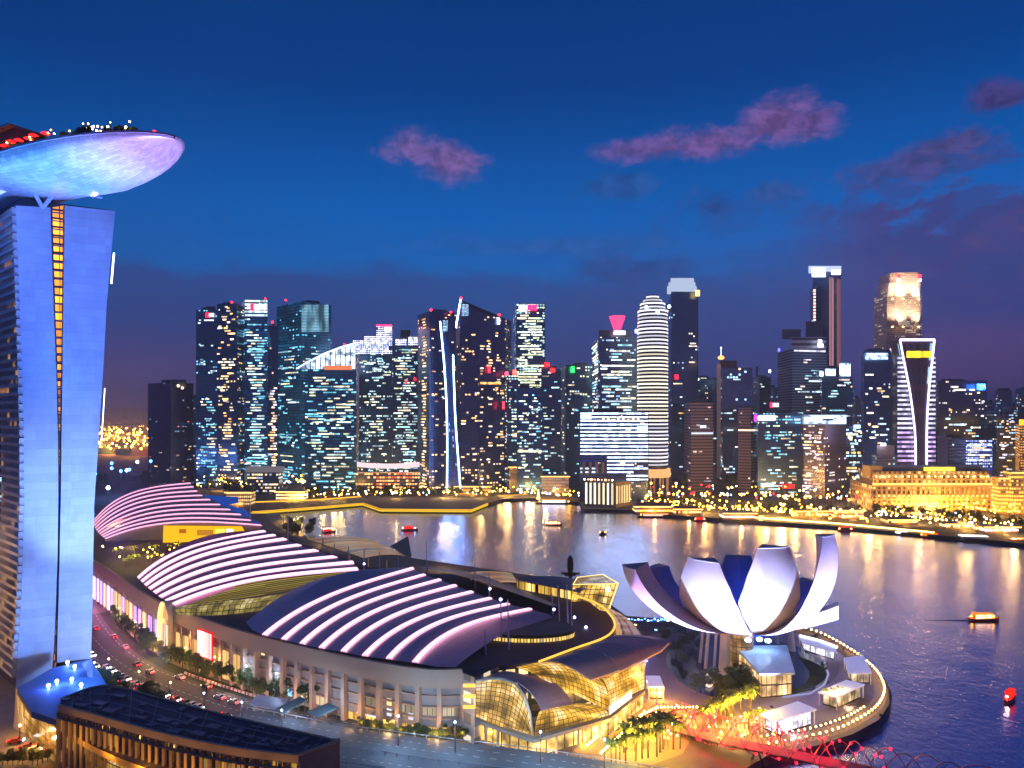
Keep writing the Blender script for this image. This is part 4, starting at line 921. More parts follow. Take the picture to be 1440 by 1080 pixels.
# balustrade of lamps on the curved right promenade
ln = [xy(*p, 3) for p in ((1062, 730.5), (1180, 739), (1312, 751.5))]
m = MB(); 
for a, b2 in zip(ln, ln[1:]): m.tube([(a[0], a[1]-0.5, 2.4), (b2[0], b2[1]-0.5, 2.4)], 0.35, 4)
tag(m.build('promenade_railing', em('rail_warm', lin((255, 195, 130)), 0.45)), 'low pale balustrade along the curved promenade on the right shore', 'railing')
for i in range(76):
    x, y = interp(ln, i/75); lamp((x, y-0.4, 3), 'w', 'balustrade lamps', 'white globe in the close row along the curved right promenade', 0.62, 1.4, 'balustrade_lamp')
# yellow lit quay edges
YQ = em('quay_yellow', lin((255, 205, 40)), 0.95)
for lab, pts in (('long angled quay edge glowing yellow on the far left shore', ((352, 721), (420, 716), (510, 708.5), (535, 717), (663, 718), (686, 708.5))), ('short yellow lit quay edge left of the ferry landing', ((700, 698), (742, 696)))):
    l2 = [xy(*p, 3) for p in pts]
    q = thing('quay_edge', lab, 'quay wall', (l2[0][0], l2[0][1], 3)); m = MB(); m.tube([(a[0], a[1]-1.0, 2.2) for a in l2], 0.95, 4); m.build('light_strip', YQ, q)
    m = MB(); m.tube([(a[0], a[1]+4, 3.3) for a in l2], 0.35, 4); m.build('handrail', GL2, q)
m = MB(); l2 = [xy(*p, 3) for p in ((360, 709), (440, 706), (508, 701))]; m.tube([(a[0], a[1], 5.5) for a in l2], 0.7, 4); tag(m.build('lit_footpath_wall', GL2), 'upper amber lit wall line behind the angled quay', 'wall')
# low shore pavilions with warm fronts
def lowhall(x0, x1, y0, ytop, lab, roofcol, litc, st, peak=2.0):
    Yc = G(0, y0, 3).y; a, b2 = P(x0, 0, Yc).x, P(x1, 0, Yc).x; zt = P(0, ytop, Yc).z
    r = thing('shore_hall', lab, 'building', ((a+b2)/2, Yc+7, 3))
    m = MB(); m.prism([(a, Yc), (b2, Yc), (b2, Yc+16), (a, Yc+16)], 3, zt-peak); m.build('wall', facade(f'fh{x0}', (0.2, 0.14, 0.08), 2.2, 4, 0.75, litc, (255, 225, 170), 0.4, st, seed=x0 % 37, frame=(0.3, 0.2, 0.12)), r)
    m = MB(); e = 1.5
    A = [(a-e, Yc-e, zt-peak), (b2+e, Yc-e, zt-peak), (b2+e, Yc+17.5, zt-peak), (a-e, Yc+17.5, zt-peak)]; R1 = (a+3, Yc+8, zt); R2 = (b2-3, Yc+8, zt)
    m.face([A[0], A[1], R2, R1]); m.face([A[1], A[2], R2]); m.face([A[2], A[3], R1, R2]); m.face([A[3], A[0], R1]); m.build('roof', pbr(f'roof{roofcol}', roofcol, 0.7), r)
    m = MB(); m.tube([(a-e, Yc-e-.2, zt-peak), (b2+e, Yc-e-.2, zt-peak)], 0.5, 4); m.build('eave_lights', em('eave', lin((255, 190, 90)), 4), r)
    plight(r, ((a+b2)/2, Yc-6, 5), (255, 180, 80), 5000, 1.0)
lowhall(893, 945, 722, 707, 'low waterfront restaurant with a reddish hipped roof at the foot of the round tower', (0.30, 0.09, 0.05), (255, 170, 70), 2.4, 4)
lowhall(948, 986, 724, 712, 'low restaurant with a small red roof right of the round tower', (0.25, 0.1, 0.06), (255, 180, 90), 2.2, 3)
lowhall(1018, 1062, 731, 719, 'bright white lit low pavilion right at the centre shore waterline', (0.5, 0.45, 0.4), (255, 225, 170), 3.2, 2)
lowhall(1120, 1165, 728, 716, 'low dark roofed bar with amber front below the banded roof block', (0.06, 0.05, 0.05), (255, 160, 60), 1.6, 2)
lowhall(1176, 1215, 730, 715, 'low shore bar left of the gold hotel with warm windows', (0.08, 0.06, 0.06), (255, 170, 80), 1.6, 2)
lowhall(1250, 1290, 738, 728, 'long low boathouse glowing amber in front of the gold hotel', (0.1, 0.07, 0.05), (255, 165, 60), 1.8, 2)
lowhall(1330, 1372, 744, 734, 'low quay pavilion with bright windows before the hotel trees', (0.2, 0.2, 0.2), (255, 215, 150), 2.4, 2)
lowhall(1385, 1432, 750, 738, 'low quay pavilion near the right edge with white lit front', (0.2, 0.2, 0.22), (225, 225, 255), 2.2, 2)
lowhall(716, 762, 692, 655, 'plain beige hall with a blank front below the green striped tower', (0.25, 0.2, 0.17), (120, 80, 60), 0.3, 2)
lowhall(762, 800, 694, 668, 'grey terraced hall right of the blank beige hall', (0.12, 0.12, 0.14), (160, 170, 190), 0.4, 2)
lowhall(640, 690, 697, 682, 'dark low hall with amber light on the far promenade', (0.05, 0.05, 0.05), (255, 170, 60), 0.9, 2)
lowhall(318, 352, 712, 690, 'dark low block with lit windows beside the end of the far striped roof', (0.03, 0.03, 0.05), (255, 200, 120), 0.9, 2)
lowhall(388, 428, 704, 688, 'bright market hall with cream lights on the left shore', (0.2, 0.18, 0.16), (255, 215, 150), 2.2, 3)
def gridglass(name, col, st, cw=1.6, ch=1.6, vary=0.5, dark=(0.06, 0.045, 0.02), seed=1.0):
    if name in _m: return _m[name]
    m, t, b = newmat(name); uv = t.nodes.new('ShaderNodeUVMap'); u, v, _ = sep(t, E(t, uv.outputs[0]))
    fr = ((u/cw).op('FRACT').op('LESS_THAN', 0.13)).op('MAXIMUM', (v/ch).op('FRACT').op('LESS_THAN', 0.13))
    nz = noise(t, comb(t, u*0.16, v*0.16, seed), 1.0, 3); r = white(t, comb(t, (u/cw).op('FLOOR'), (v/ch).op('FLOOR'), seed))
    e = (fr*-1.0+1.0)*((nz.step(0.3, 0.72)*1.3+0.12)*(r*vary+1-vary/2))*st
    cc = mixc(t, nz.step(0.5, 0.75), lin(col), lin((255, 238, 190)))
    t.links.new(cc.s, b.inputs['Emission Color']); t.links.new(e.s, b.inputs['Emission Strength']); b.inputs['Base Color'].default_value = (*dark, 1); b.inputs['Roughness'].default_value = 0.25
    _m[name] = m; return m
# ferry at the landing
def boat(name, lab, p, L, rz, hullc, cab, top, lightm, cat='boat', cabh=2.2):
    r = thing(name, lab, cat, (0, 0, 0)); w = L*0.26
    m = MB(); rows = []
    for k, zz_ in enumerate((0.0, 0.8, 1.5)):
        row = []
        for t_ in range(13):
            f = t_/12; wd = w/2*(0.72+0.14*k)*(1-abs(2*f-1)**3.2 if f > 0.5 else 1-abs(2*f-1)**7*0.5); row.append(((f-0.5)*L*(0.94+0.03*k), wd, zz_+(0.7*max(0, f-0.6)*2)*k/2))
        row2 = [(q[0], -q[1], q[2]) for q in row[::-1]]; rows.append(row+row2+[row[0]])
    m.grid(rows); m.face(rows[2][:-1]); m.build('hull', hullc, r)
    m = MB(); m.box((-L*0.06, 0, 1.45), (L*0.55, w*0.62, cabh)); m.build('cabin', cab, r)
    m = MB(); m.box((-L*0.06, 0, 1.45+cabh), (L*0.62, w*0.74, 0.35)); m.build('canopy', top, r)
    m = MB(); m.ball((L*0.3, 0, 2.4), 0.45); m.ball((-L*0.4, 0, 2.6), 0.4); m.build('lantern', lightm, r)
    r.location = p; r.rotation_euler = (0, 0, rz); return r
hr = pbr('hull_red', (0.5, 0.03, 0.02), 0.4); hw = pbr('hull_dark', (0.05, 0.04, 0.04), 0.5); ho = gridglass('boat_orange', (255, 120, 20), 3.2, 1.5, 2.6, 0.4, seed=21); hy = em('boat_amber', lin((255, 150, 40)), 1.0)
hred = em('boat_red', lin((255, 40, 30)), 1.3); hwt = em('boat_white', lin((255, 240, 225)), 3.2)
hor = pbr('hull_orange', (0.6, 0.12, 0.02), 0.4)
boat('bumboat', 'orange glowing bumboat trailing a dark wake in the right half of the bay', G(1384, 873, 0), 17, 0.03, hor, ho, hy, YEL)
boat('bumboat', 'red lit bumboat with a white lamp at the right edge, nearest the lens', G(1421, 985, 0), 11, 0.7, hr, hred, hred, em('lamp_hot', lin((255, 220, 190)), 30))
boat('bumboat', 'small orange boat far out in the middle of the bay', G(779, 739, 0), 17, -0.1, hor, ho, ho, WARM)
boat('bumboat', 'small red and white boat in the left of the bay', G(576, 746, 0), 16, 0.1, hr, hred, hred, COOL)
boat('bumboat', 'small boat with red lights close to the mall shore at the left', G(462, 749, 0), 13, 0.5, hr, hred, hwt, WARM)
boat('bumboat', 'tiny red boat off the white lit shore pavilion', G(985, 733, 0), 13, 0.1, hr, hred, hred, WARM)
boat('bumboat', 'red boat near the right edge moored below the hotel trees', G(1434, 764, 0), 22, 0.1, hr, hred, ho, WARM)
boat('bumboat', 'dark red boat behind the tallest petal of the white museum', G(1190, 747, 0), 16, 0.05, hr, pbr('cab', (0.2, 0.1, 0.1), 0.5), hred, WARM)
boat('bumboat', 'tiny dark boat in the middle of the bay drawing a pale wake', G(848, 752, 0), 8, 0.4, hw, hw, hw, WARM, cabh=1.2)
boat('bumboat', 'small moored boat with white lights off the quay before the hotel', G(1270, 752.5, 0), 15, -0.2, hw, hwt, hy, WARM)
boat('bumboat', 'moored boat with amber cabin left of the hotel quay pavilion', G(1310, 756, 0), 20, -0.2, hr, hy, hred, WARM)
boat('tour_ferry', 'long floodlit white ferry moored at the pier right of the twin sail towers', G(782, 708, 0), 50, -0.05, hw, hwt, hy, WARM, 'boat', 3)
boat('tour_ferry', 'dark moored ferry with white upper lights near the right edge of the hotel shore', G(1372, 761, 0), 34, -0.2, hw, pbr('cab2', (0.3, 0.3, 0.35), 0.5), hwt, COOL, 'boat', 3)
boat('tour_ferry', 'long low moored ferry with pink lights under the red roofed restaurant', G(925, 727, 0), 44, -0.05, hw, em('boat_pink', lin((255, 170, 150)), 2), hy, WARM, 'boat', 2)
m = MB(); a = G(700, 705, 1); 
# fountain statue glow by the landing
st = thing('lit_monument', 'small white floodlit column left of the moored ferry', 'monument', G(757, 702, 3)); p = G(757, 702, 3)
m = MB(); m.box((p.x, p.y, 3), (5, 5, 2)); m.tube([(p.x, p.y, 5), (p.x, p.y, 12), (p.x, p.y, 15)], 1.8, 8, 0, 0.8); m.build('column', em('statue', lin((255, 230, 160)), 1.8), st)
# hills and port on the left horizon
m = MB(); rows = [[], [], []]
for i in range(60):
    x = -9000+i*300; h = 150+35*math.sin(i*0.7)+25*math.sin(i*1.9+1); rows[0].append((x, 9000, 0)); rows[1].append((x, 9500, h)); rows[2].append((x, 10500, h*0.6))
m.grid(rows); struct('hills', m, pbr('hill', (0.03, 0.025, 0.035), 0.95), True)
PORTG = pbr('port_ground', (0.25, 0.16, 0.08), 0.8, 0, 0.5, 0.02)
m = MB(); m.prism([(-2400, 1700), (-800, 1700), (-1300, 4200), (-4200, 4200)], 3, 3.4, 0, 0); struct('port_ground', m, [PORTG])
rr = random.Random(77)
CT = [pbr(f'container{i}', c, 0.6, 0, 0.1) for i, c in enumerate(((0.4, 0.12, 0.05), (0.35, 0.25, 0.08), (0.1, 0.2, 0.25), (0.45, 0.4, 0.3)))]
for i in range(60):
    Y = rr.uniform(1750, 3600); px = rr.uniform(128, 215); p = P(px, 0, Y); m = MB()
    for j in range(4): m.box((p.x+rr.uniform(-1, 1), p.y+j*3.2, 3.6), (rr.choice((12, 24, 36)), 2.6, 2.6*rr.randint(2, 6)), 0, 0)
    tag(m.build('container_stack', CT[i % 4]), 'stack of shipping containers in the amber lit port behind the hotel tower', 'container', 'container stacks in the port')
for i in range(170):
    Y = rr.uniform(1700, 3900)**1.0; px = rr.uniform(130, 214); p = P(px, 0, Y)
    k = rr.choice('wyyyg' if i % 9 == 0 else 'wyyy'); nm = {'w': 'white', 'y': 'amber', 'g': 'greenish'}[k]
    rs, hs_ = rr.choice((1.8, 2.4, 3.0)), rr.choice((14, 22, 30))
    if i % 3 == 0: lamp((p.x, p.y, 3.5), k, 'port lamps, '+nm, f'tall {nm} lamp in the far port left of the skyline', rs, hs_, 'port_lamp')
    else: mlamp((p.x, p.y, 3.5), k, rs, hs_)
    if i % 8 == 0: plight(None, (p.x, p.y, 28), (255, 165, 60), 260000, 3, 'port_flood_light')
for i in range(5):
    x = 146+i*14; p = P(x, 0, 3300+i*60); m = MB(); hgt = 70
    for sx in (-9, 9): m.tube([(p.x+sx, p.y, 3), (p.x+sx, p.y, hgt)], 1.6, 4)
    m.tube([(p.x-40, p.y, hgt*0.75), (p.x+46, p.y, hgt*0.75)], 1.8, 4); m.tube([(p.x, p.y, hgt+28), (p.x, p.y, hgt*0.7)], 1.6, 4); m.tube([(p.x, p.y, hgt+28), (p.x+44, p.y, hgt*0.75)], 0.8, 4)
    tag(m.build('port_crane', METAL), 'tall dark gantry crane standing over the lit port', 'crane', 'port cranes')
for i, (x, y) in enumerate(((133, 660), (157, 653), (157, 660), (193, 651), (212, 650), (170, 664), (178, 663), (182, 662), (134, 668), (152, 688))):
    Y = 900 if y < 670 else 700; p = P(x, y, Y); i and plight(None, (p.x, p.y-4, p.z), (120, 170, 255), 9000, 1, 'mast_light'); lamp((p.x, p.y, 3), 'b' if i % 3 else 'c', 'tall stadium lamps', 'tall blue white lamp on a mast above the trees left of the far roof', 2.0, p.z-3, 'mast_lamp')
# ------------------------------------------------------------------ hotel tower at the left
P0 = Vector((-192.0, 275.0)); U1 = Vector((0.85, 0.527)); V1 = Vector((-0.75, 0.66))
def onend(px, py, off=0.0):
    """point of the tower's end plane seen at (px,py); off moves the plane back along the slab"""
    o = P0+V1*off; k = (px-720)/F
    # o.x + s*U.x = k*(o.y + s*U.y)
    s_ = (k*o.y-o.x)/(U1.x-k*U1.y); Y = o.y+s_*U1.y; return Vector((o.x+s_*U1.x, Y, CAMZ-(py-580)/F*Y))
hot = thing('hotel_tower', 'tall hotel tower of two leaning slabs with blue lit end walls, at the left edge', 'hotel', (-170, 290, 5))
def ribmat():
    m, t, b = newmat('ribbon_panels'); tc = t.nodes.new('ShaderNodeTexCoord'); x, y, z = sep(t, E(t, tc.outputs['Object']))
    h = x*0.85+y*0.527
    row = (z/3.3).op('FLOOR'); r = white(t, comb(t, (h/3.5+row*0.37).op('FLOOR'), row, 2.0)); r2 = white(t, comb(t, (h/12.0).op('FLOOR'), row, 5.0))
    jz = (z/3.3).op('FRACT').op('LESS_THAN', 0.06); jx = (h/3.5+row*0.37).op('FRACT').op('LESS_THAN', 0.02)
    nb = noise(t, comb(t, h*0.08, z*0.03, 1.0), 1.0, 5); v = r*0.06+r2*0.08+0.36+nb*0.4-(jz.op('MAXIMUM', jx))*0.09
    c = comb(t, v, v, v*1.04); t.links.new(c.s, b.inputs['Base Color']); b.inputs['Roughness'].default_value = 0.55
    return m
RIB = ribmat(); WMETAL = pbr('slab_side', (0.05, 0.05, 0.07), 0.5)
Ls = [(22, 289), (25, 360), (28, 430), (31, 520), (33.5, 618), (34, 700), (32, 780), (30, 840), (26, 905), (22, 968)]
Lr = [(71, 292), (73, 360), (75.5, 430), (79, 520), (81.5, 618), (82, 700), (81, 780), (79, 840), (76, 905), (72, 962)]
Rs = [(91, 289), (90, 360), (89, 430), (88, 520), (86.5, 618), (85.5, 700), (84, 780), (82.5, 840), (81, 890), (80, 932)]
Rr = [(162, 297), (156, 360), (150, 430), (145, 520), (139, 618), (133, 700), (131, 780), (130.5, 840), (129, 890), (128, 926)]
def slab(nm, A, B, fm, depth, out):
    a = [onend(*p) for p in A]; b2 = [onend(*p) for p in B]
    m = MB(); m.grid([a, b2], 0, None, True); m.build('end_wall', RIB, hot)
    m = MB(); bk = lambda l: [p+Vector((V1.x*depth, V1.y*depth, 0)) for p in l]
    A2, B2 = bk(a), bk(b2)
    return a, b2, A2, B2
hotf = facade('fc_hotel', (0.02, 0.02, 0.03), 3.6, 3.3, 0.11, (255, 190, 70), (255, 215, 120), 0.4, 1.4, (60, 40, 20), 0.05, 71, 0.4, (0.05, 0.05, 0.06), 0.6, 0.5)
a, b2, A2, B2 = slab('l', Ls, Lr, None, 110, 1)
m = MB(); m.grid([A2, a], 0); m.build('side_facade', facade('fc_hotelw', (0.02, 0.02, 0.03), 3.0, 3.3, 0.0, frame=(0.3, 0.26, 0.24), dimst=0), hot)
ins = MB(); ins.grid([b2, B2], 0); ins.grid([A2, B2], 0, None, False); ins.build('inner_wall', WMETAL, hot)
# balcony ledges and fins on the street side
bm = MB(); outv = Vector((-0.66, -0.75, 0)).normalized()
lit = []
rr = random.Random(12)
zs = []; z = 8.0
def edge_at(line, z):
    for p, q in zip(line, line[1:]):
        if p.z >= z >= q.z: f = (p.z-z)/(p.z-q.z); return p.lerp(q, f)
    return None
k = 0
while z < 189:
    e = edge_at(a, z)
    if e is None: z += 3.3; continue
    f = e+Vector((V1.x*108, V1.y*108, 0)); o = outv*1.5
    pr = [e, f, f+o, e+o]
    bm.face([p for p in pr]); bm.face([pr[3], pr[2], pr[2]+Vector((0, 0, 1.0)), pr[3]+Vector((0, 0, 1.0))]); bm.face([e, e+o, e+o+Vector((0, 0, 1.0)), e+Vector((0, 0, 1.0))])
    bm.face([p-Vector((0, 0, .25)) for p in pr[::-1]])
    bm.face([pr[3]-Vector((0, 0, .25)), pr[2]-Vector((0, 0, .25)), pr[2], pr[3]])
    for j in range(9):
        g = e+Vector((V1.x*(j*3.2), V1.y*(j*3.2), 0)); bm.face([g, g+o, g+o+Vector((0, 0, 3.0)), g+Vector((0, 0, 3.0))])
        if rr.random() < 0.13 and len(lit) < 90: lit.append((g+Vector((V1.x*(2.4), V1.y*2.4, 0)), z))
    z += 3.3
bm.build('balconies', pbr('balcony', (0.62, 0.56, 0.5), 0.7), hot)
for g, z in lit:
    pane(hot, (g.x, g.y), (-V1.x, -V1.y), z+0.6, 1.7, 1.9, rr.choice([(255, 190, 70), (255, 205, 110), (255, 175, 60)]), 1.2+rr.random(), 'window', 0.25)
a3, b3, A3, B3 = slab('r', Rs, Rr, None, 110, 1)
m = MB(); m.grid([b3, B3], 0); m.grid([A3, a3], 0); m.build('rear_wall', WMETAL, hot)
# white light strip on the outer edge of the right slab
for y0, y1 in ((348, 393), (545, 620)):
    pts = [p for p in [edge_at(b3, CAMZ-(y-580)/F*283) for y in (y0, (y0+y1)/2, y1)] if p]
    m = MB(); m.tube([p+Vector((0.8, 0.6, 0)) for p in pts], 0.35 if y0 < 500 else 0.18, 5); m.build('edge_light', em('edge_white', lin((205, 225, 255)), 4), hot)
# glazed slot between the slabs
def slotm():
    m, t, b = newmat('slot_glass'); uv = t.nodes.new('ShaderNodeUVMap'); u, v, _ = sep(t, E(t, uv.outputs[0]))
    fv = (v/3.4).op('FRACT'); fu = (u/2.0).op('FRACT'); pn = fv.op('GREATER_THAN', 0.24)*fu.op('GREATER_THAN', 0.16)
    r = white(t, comb(t, (u/2.0).op('FLOOR'), (v/3.4).op('FLOOR'), 1.0)); hi = v.step(100, 150)
    e = pn*(hi*1.0+r.op('GREATER_THAN', 0.45)*0.30+0.05)*(r*0.7+0.5)*1.9
    b.inputs['Emission Color'].default_value = (*lin((255, 158, 30)), 1); t.links.new(e.s, b.inputs['Emission Strength']); b.inputs['Base Color'].default_value = (0.03, 0.02, 0.02, 1); return m
m = MB()
for i in range(len(Lr)-1):
    q = [onend(Lr[i][0]+1, Lr[i][1], 2.0), onend(Rs[i][0]-1-0.0, Rs[i][1], 2.0), onend(Rs[i+1][0]-1, Rs[i+1][1], 2.0), onend(Lr[i+1][0]+1, Lr[i+1][1], 2.0)]
    m.face([q[3], q[2], q[1], q[0]], [(0, q[3].z), (3.4, q[2].z), (3.4, q[1].z), (0, q[0].z)])
m.build('glazed_slot', slotm(), hot)
m = MB()
for i in range(56):
    z = 8+i*3.3; y_ = 580-(z-CAMZ)/0.279
    e1, e2 = edge_at(b2, z), edge_at(a3, z)
    if e1 and e2: m.tube([e1+Vector((V1.x, V1.y, 0))*1.2, e2+Vector((V1.x, V1.y, 0))*1.2], 0.3, 4)
m.build('slot_bars', METAL, hot)
m = MB(); q = [onend(28, 292, 3), onend(150, 298, 3)]; zt = 196
fp = [q[0][:2], q[1][:2], (q[1].x+V1.x*90, q[1].y+V1.y*90), (q[0].x+V1.x*90, q[0].y+V1.y*90)]
m.prism(fp, 186, zt-2.2); m.build('top_storey', [pbr('top_storey', (0.04, 0.045, 0.06), 0.4), ROOF], hot)
m = MB(); p = onend(60, 286, 0.5); p.z = 190.5
m.tube([p, onend(44, 262, -6)], 0.8, 6); m.tube([p, onend(77, 270, -4)], 0.8, 6)
p = onend(130, 278, 0.5); m.tube([p, onend(136, 268, 1)], 0.5, 6); m.tube([onend(133, 276, .5), onend(144, 278, .5)], 0.5, 5)
m.build('strut', pbr('strut_white', (0.6, 0.65, 0.8), 0.5), hot)
m = MB(); m.tube([onend(-20, 279, -2), onend(28, 258, -2)], 0.8, 6); m.build('light_tube', em('tube_blue', lin((120, 150, 255)), 2.4), hot)
# tower feet: podium roof lit blue, pale flared base
m = MB(); pz = 20
fp = [G(*q, pz)[:2] for q in ((24, 968), (44, 1000), (80, 1012), (110, 985), (152, 966), (128, 926), (72, 940))]
m.prism(fp, pz-2, pz, 0, 0, True); m.build('podium_roof', pbr('podium_roof', (0.25, 0.3, 0.4), 0.6), hot)
m = MB(); rows = []
for j in range(9):
    f = j/8; rows.append([P(22+48*f, 968+6*f, 243), P(20+46*f, 1010, 242-4*math.sin(f*3.14)), P(14+52*f, 1052-14*f, 241-5*math.sin(f*3.14))])
m.grid(rows); m.build('flared_base', pbr('cream_wall', (0.62, 0.52, 0.38), 0.7, 0, 0.06), hot)
m = MB(); m.grid([[P(130+i*0.0, 926+i*14, 246-i*6) for i in range(3)], [P(116, 932+i*8, 252) for i in range(3)]]); m.build('base_fin', pbr('cream_wall', (0.62, 0.52, 0.38), 0.7, 0, 0.06), hot)
for x, y in ((95, 936), (105, 942), (101, 960), (80, 963), (114, 968), (68, 969)):
    p = G(x, y, pz+0.2); m = MB(); m.tube([p, p+Vector((0, 0, 0.8))], 0.2, 6); m.ball(p+Vector((0, 0, 1.2)), 0.62); m.build('flood_lamp', em('fl_blue', lin((150, 200, 255)), 16), hot)
    plight(hot, p+Vector((0, 0, 2)), (20, 80, 255), 1800, 0.5)
p = P(36, 993, 236); plight(hot, p-Vector((0, 2, 1)), (255, 200, 110), 2500, 0.4)
# floodlights washing the end walls: banks on the podium roof and along the avenue verge
def aim(px, py): return onend(px, py)
for src, tg, w_, ang, col in (((-128, 226, 26), (50, 880), 0.10e6, 60, (25, 125, 255)), ((-125, 222, 26), (52, 640), 0.36e6, 40, (0, 110, 255)), ((-124, 220, 26), (46, 360), 0.62e6, 36, (50, 120, 255)),
                        ((-116, 232, 26), (108, 860), 0.30e6, 50, (120, 165, 255)), ((-112, 228, 26), (114, 690), 0.95e6, 38, (125, 160, 255)), ((-110, 226, 26), (124, 380), 1.30e6, 34, (80, 120, 255))):
    spot(hot, src, aim(*tg), col, w_, ang, 1.0)
for i in range(3): plight(hot, (-214+i*2, 262+i*4, 12+i*22), (255, 200, 150), 5000, 1.5, 'facade_fill_light')  # unseen lamps added to brighten the dark balcony side

# ------------------------------------------------------------------ sky deck
tip = Vector((-107.6, 226.5)); D = Vector((-0.87, 0.49)).normalized(); NN = Vector((-D.y, D.x)); RZ = 197.6
sky = thing('sky_deck', 'long boat shaped roof deck lit blue underneath, cantilevered from the hotel tower', 'roof deck', (-170, 285, 190))
def hw_(s): f = min(1, s/64); return 20.0*max(0, 1-(1-f)**2)**0.58+0.2
def kz(s): f = min(1, s/62); g = min(1, max(0, (s-48)/45)); g = g*g*(3-2*g); return RZ-7.2*math.sin(f*math.pi/2)**0.85*(1-0.62*g)-0.5
def rimz(s): return RZ
rows = []; ss = [0, 0.7, 2, 4, 7, 11, 16, 22, 30, 40, 52, 66, 80, 95, 120, 150, 190, 240]
NA = 18
for s_ in ss:
    c = tip+D*s_; r = []
    for j in range(NA+1):
        a = math.pi*j/NA; w = hw_(s_); d = rimz(s_)-kz(s_)
        r.append((c.x+NN.x*w*math.cos(a), c.y+NN.y*w*math.cos(a), rimz(s_)-d*math.sin(a)**0.8))
    rows.append(r)
def hullmat():
    m, t, b = newmat('deck_cladding'); uv = t.nodes.new('ShaderNodeUVMap'); u, v, _ = sep(t, E(t, uv.outputs[0]))
    ro = (u/1.5).op('FLOOR'); j = (u/1.5).op('FRACT').op('LESS_THAN', 0.10).op('MAXIMUM', (v/3.2+ro*0.5).op('FRACT').op('LESS_THAN', 0.05))
    r = white(t, comb(t, ro, (v/3.2+ro*0.5).op('FLOOR'), 1.0)); vv = (r*0.22+0.50)*(j*-0.35+1.0)
    t.links.new(comb(t, vv, vv, vv).s, b.inputs['Base Color']); b.inputs['Roughness'].default_value = 0.42; b.inputs['Metallic'].default_value = 0.3; return m
m = MB(); m.grid(rows); m.build('hull', hullmat(), sky, True)
m = MB(); top = [(r[0][0], r[0][1], RZ) for r in rows]; topb = [(r[-1][0], r[-1][1], RZ) for r in rows]
m.grid([[p for p in top], [p for p in topb]]); m.build('deck_top', pbr('deck_boards', (0.15, 0.12, 0.1), 0.8), sky)
m = MB(); m.tube([(p[0], p[1], RZ+.4) for p in top], 0.5, 5); m.tube([(p[0], p[1], RZ+.4) for p in topb], 0.5, 5); m.build('parapet', pbr('parapet', (0.25, 0.25, 0.3), 0.6), sky)
def onrim(s_, q, z=198.6): c = tip+D*s_+NN*hw_(s_)*q; return (c.x, c.y, z)
rr = random.Random(5)
# lamps, umbrellas, plants standing on the deck
for i in range(44):
    s_ = rr.uniform(10, 110); q = rr.uniform(0.75, 0.97)
    p = onrim(s_, q, RZ+.1); kx = rr.choice('wwwy'); nm = 'white' if kx == 'w' else 'amber'
    lamp(p, kx, 'deck lamps, '+nm, f'small {nm} lamp standing on the sky deck', rr.uniform(0.2, 0.34), rr.uniform(0.8, 4.2), 'deck_lamp')
ump = None
for i in range(7):
    s_ = 42+i*4.4+rr.uniform(-1, 1); p = onrim(s_, 0.93+0.03*math.sin(i*2.1), RZ+.1)
    if ump is None:
        ump = thing('parasol', 'red lit parasol in the row on the sky deck', 'parasol', (0, 0, 0), 'red lit parasols on the sky deck')
        mm = MB(); mm.tube([(0, 0, 0), (0, 0, 3.6)], 0.08, 5); mm.build('pole', METAL, ump)
        mm = MB(); 
        for k in range(8): a, b4 = k*math.pi/4, (k+1)*math.pi/4; mm.face([(1.5*math.cos(a), 1.5*math.sin(a), 3.1), (1.5*math.cos(b4), 1.5*math.sin(b4), 3.1), (0, 0, 3.9)])
        mm.build('canopy', em('parasol_red', lin((255, 30, 30)), 3.0), ump); ump.location = p
    else: dup(ump, p)
DT = tree_proto(8, 2.0, 4.2, 500, 0.3, LEAF); PROTO.append(DT)
for i in range(70):
    s_ = 12+i*1.5+rr.uniform(-2, 2); p = onrim(s_, rr.uniform(0.3, 0.94), RZ+.1); dup(DT, p, rr.random()*6, rr.uniform(0.45, 0.8)+s_/130, 'small dark tree growing on the sky deck', 'trees on the sky deck')
m = MB(); c = tip+D*70+NN*13; m.box((c.x, c.y, RZ+.1), (22, 9, 8.6), math.atan2(D.y, D.x)); r = thing('deck_pavilion', 'dark slanted roof pavilion on top of the sky deck', 'pavilion', (c.x, c.y, RZ+.1)); m.build('walls', pbr('pav_dark', (0.1, 0.07, 0.07), 0.7), r)
m = MB(); m.box((c.x-2, c.y, RZ+8.7), (26, 12, 0.6), math.atan2(D.y, D.x)); m.build('roof', pbr('pav_roof', (0.12, 0.1, 0.11), 0.7), r)
c = Vector(onrim(32, 0.3, RZ+.1)); r = thing('deck_light_ring', 'mushroom shaped cluster of white lamps rising from the sky deck near its tip', 'lamp', c)
m = MB(); m.tube([c, c+Vector((0, 0, 5.6))], 0.16, 6)
m.tube([c+Vector((2.2*math.cos(i*math.pi/6), 2.2*math.sin(i*math.pi/6), 7)) for i in range(13)], 0.1, 5)
for i in range(6): a = i*math.pi/3; m.tube([c+Vector((0, 0, 5.4)), c+Vector((2.2*math.cos(a), 2.2*math.sin(a), 7))], 0.08, 4)
m.build('frame', METAL, r)
for i in range(10): a = i*math.pi/5; m = MB(); m.ball(c+Vector((2.2*math.cos(a), 2.2*math.sin(a), 7.1)), 0.34); m.build('bulb', em('bulb', lin((255, 225, 205)), 9), r)
c = Vector(onrim(5, 0.5, RZ+.4)); m = MB(); m.ball((c.x, c.y, c.z+0.9), 0.75); m.tube([c, c+Vector((0, 0, .6))], .2, 5); m.build('beacon', REDL, sky)
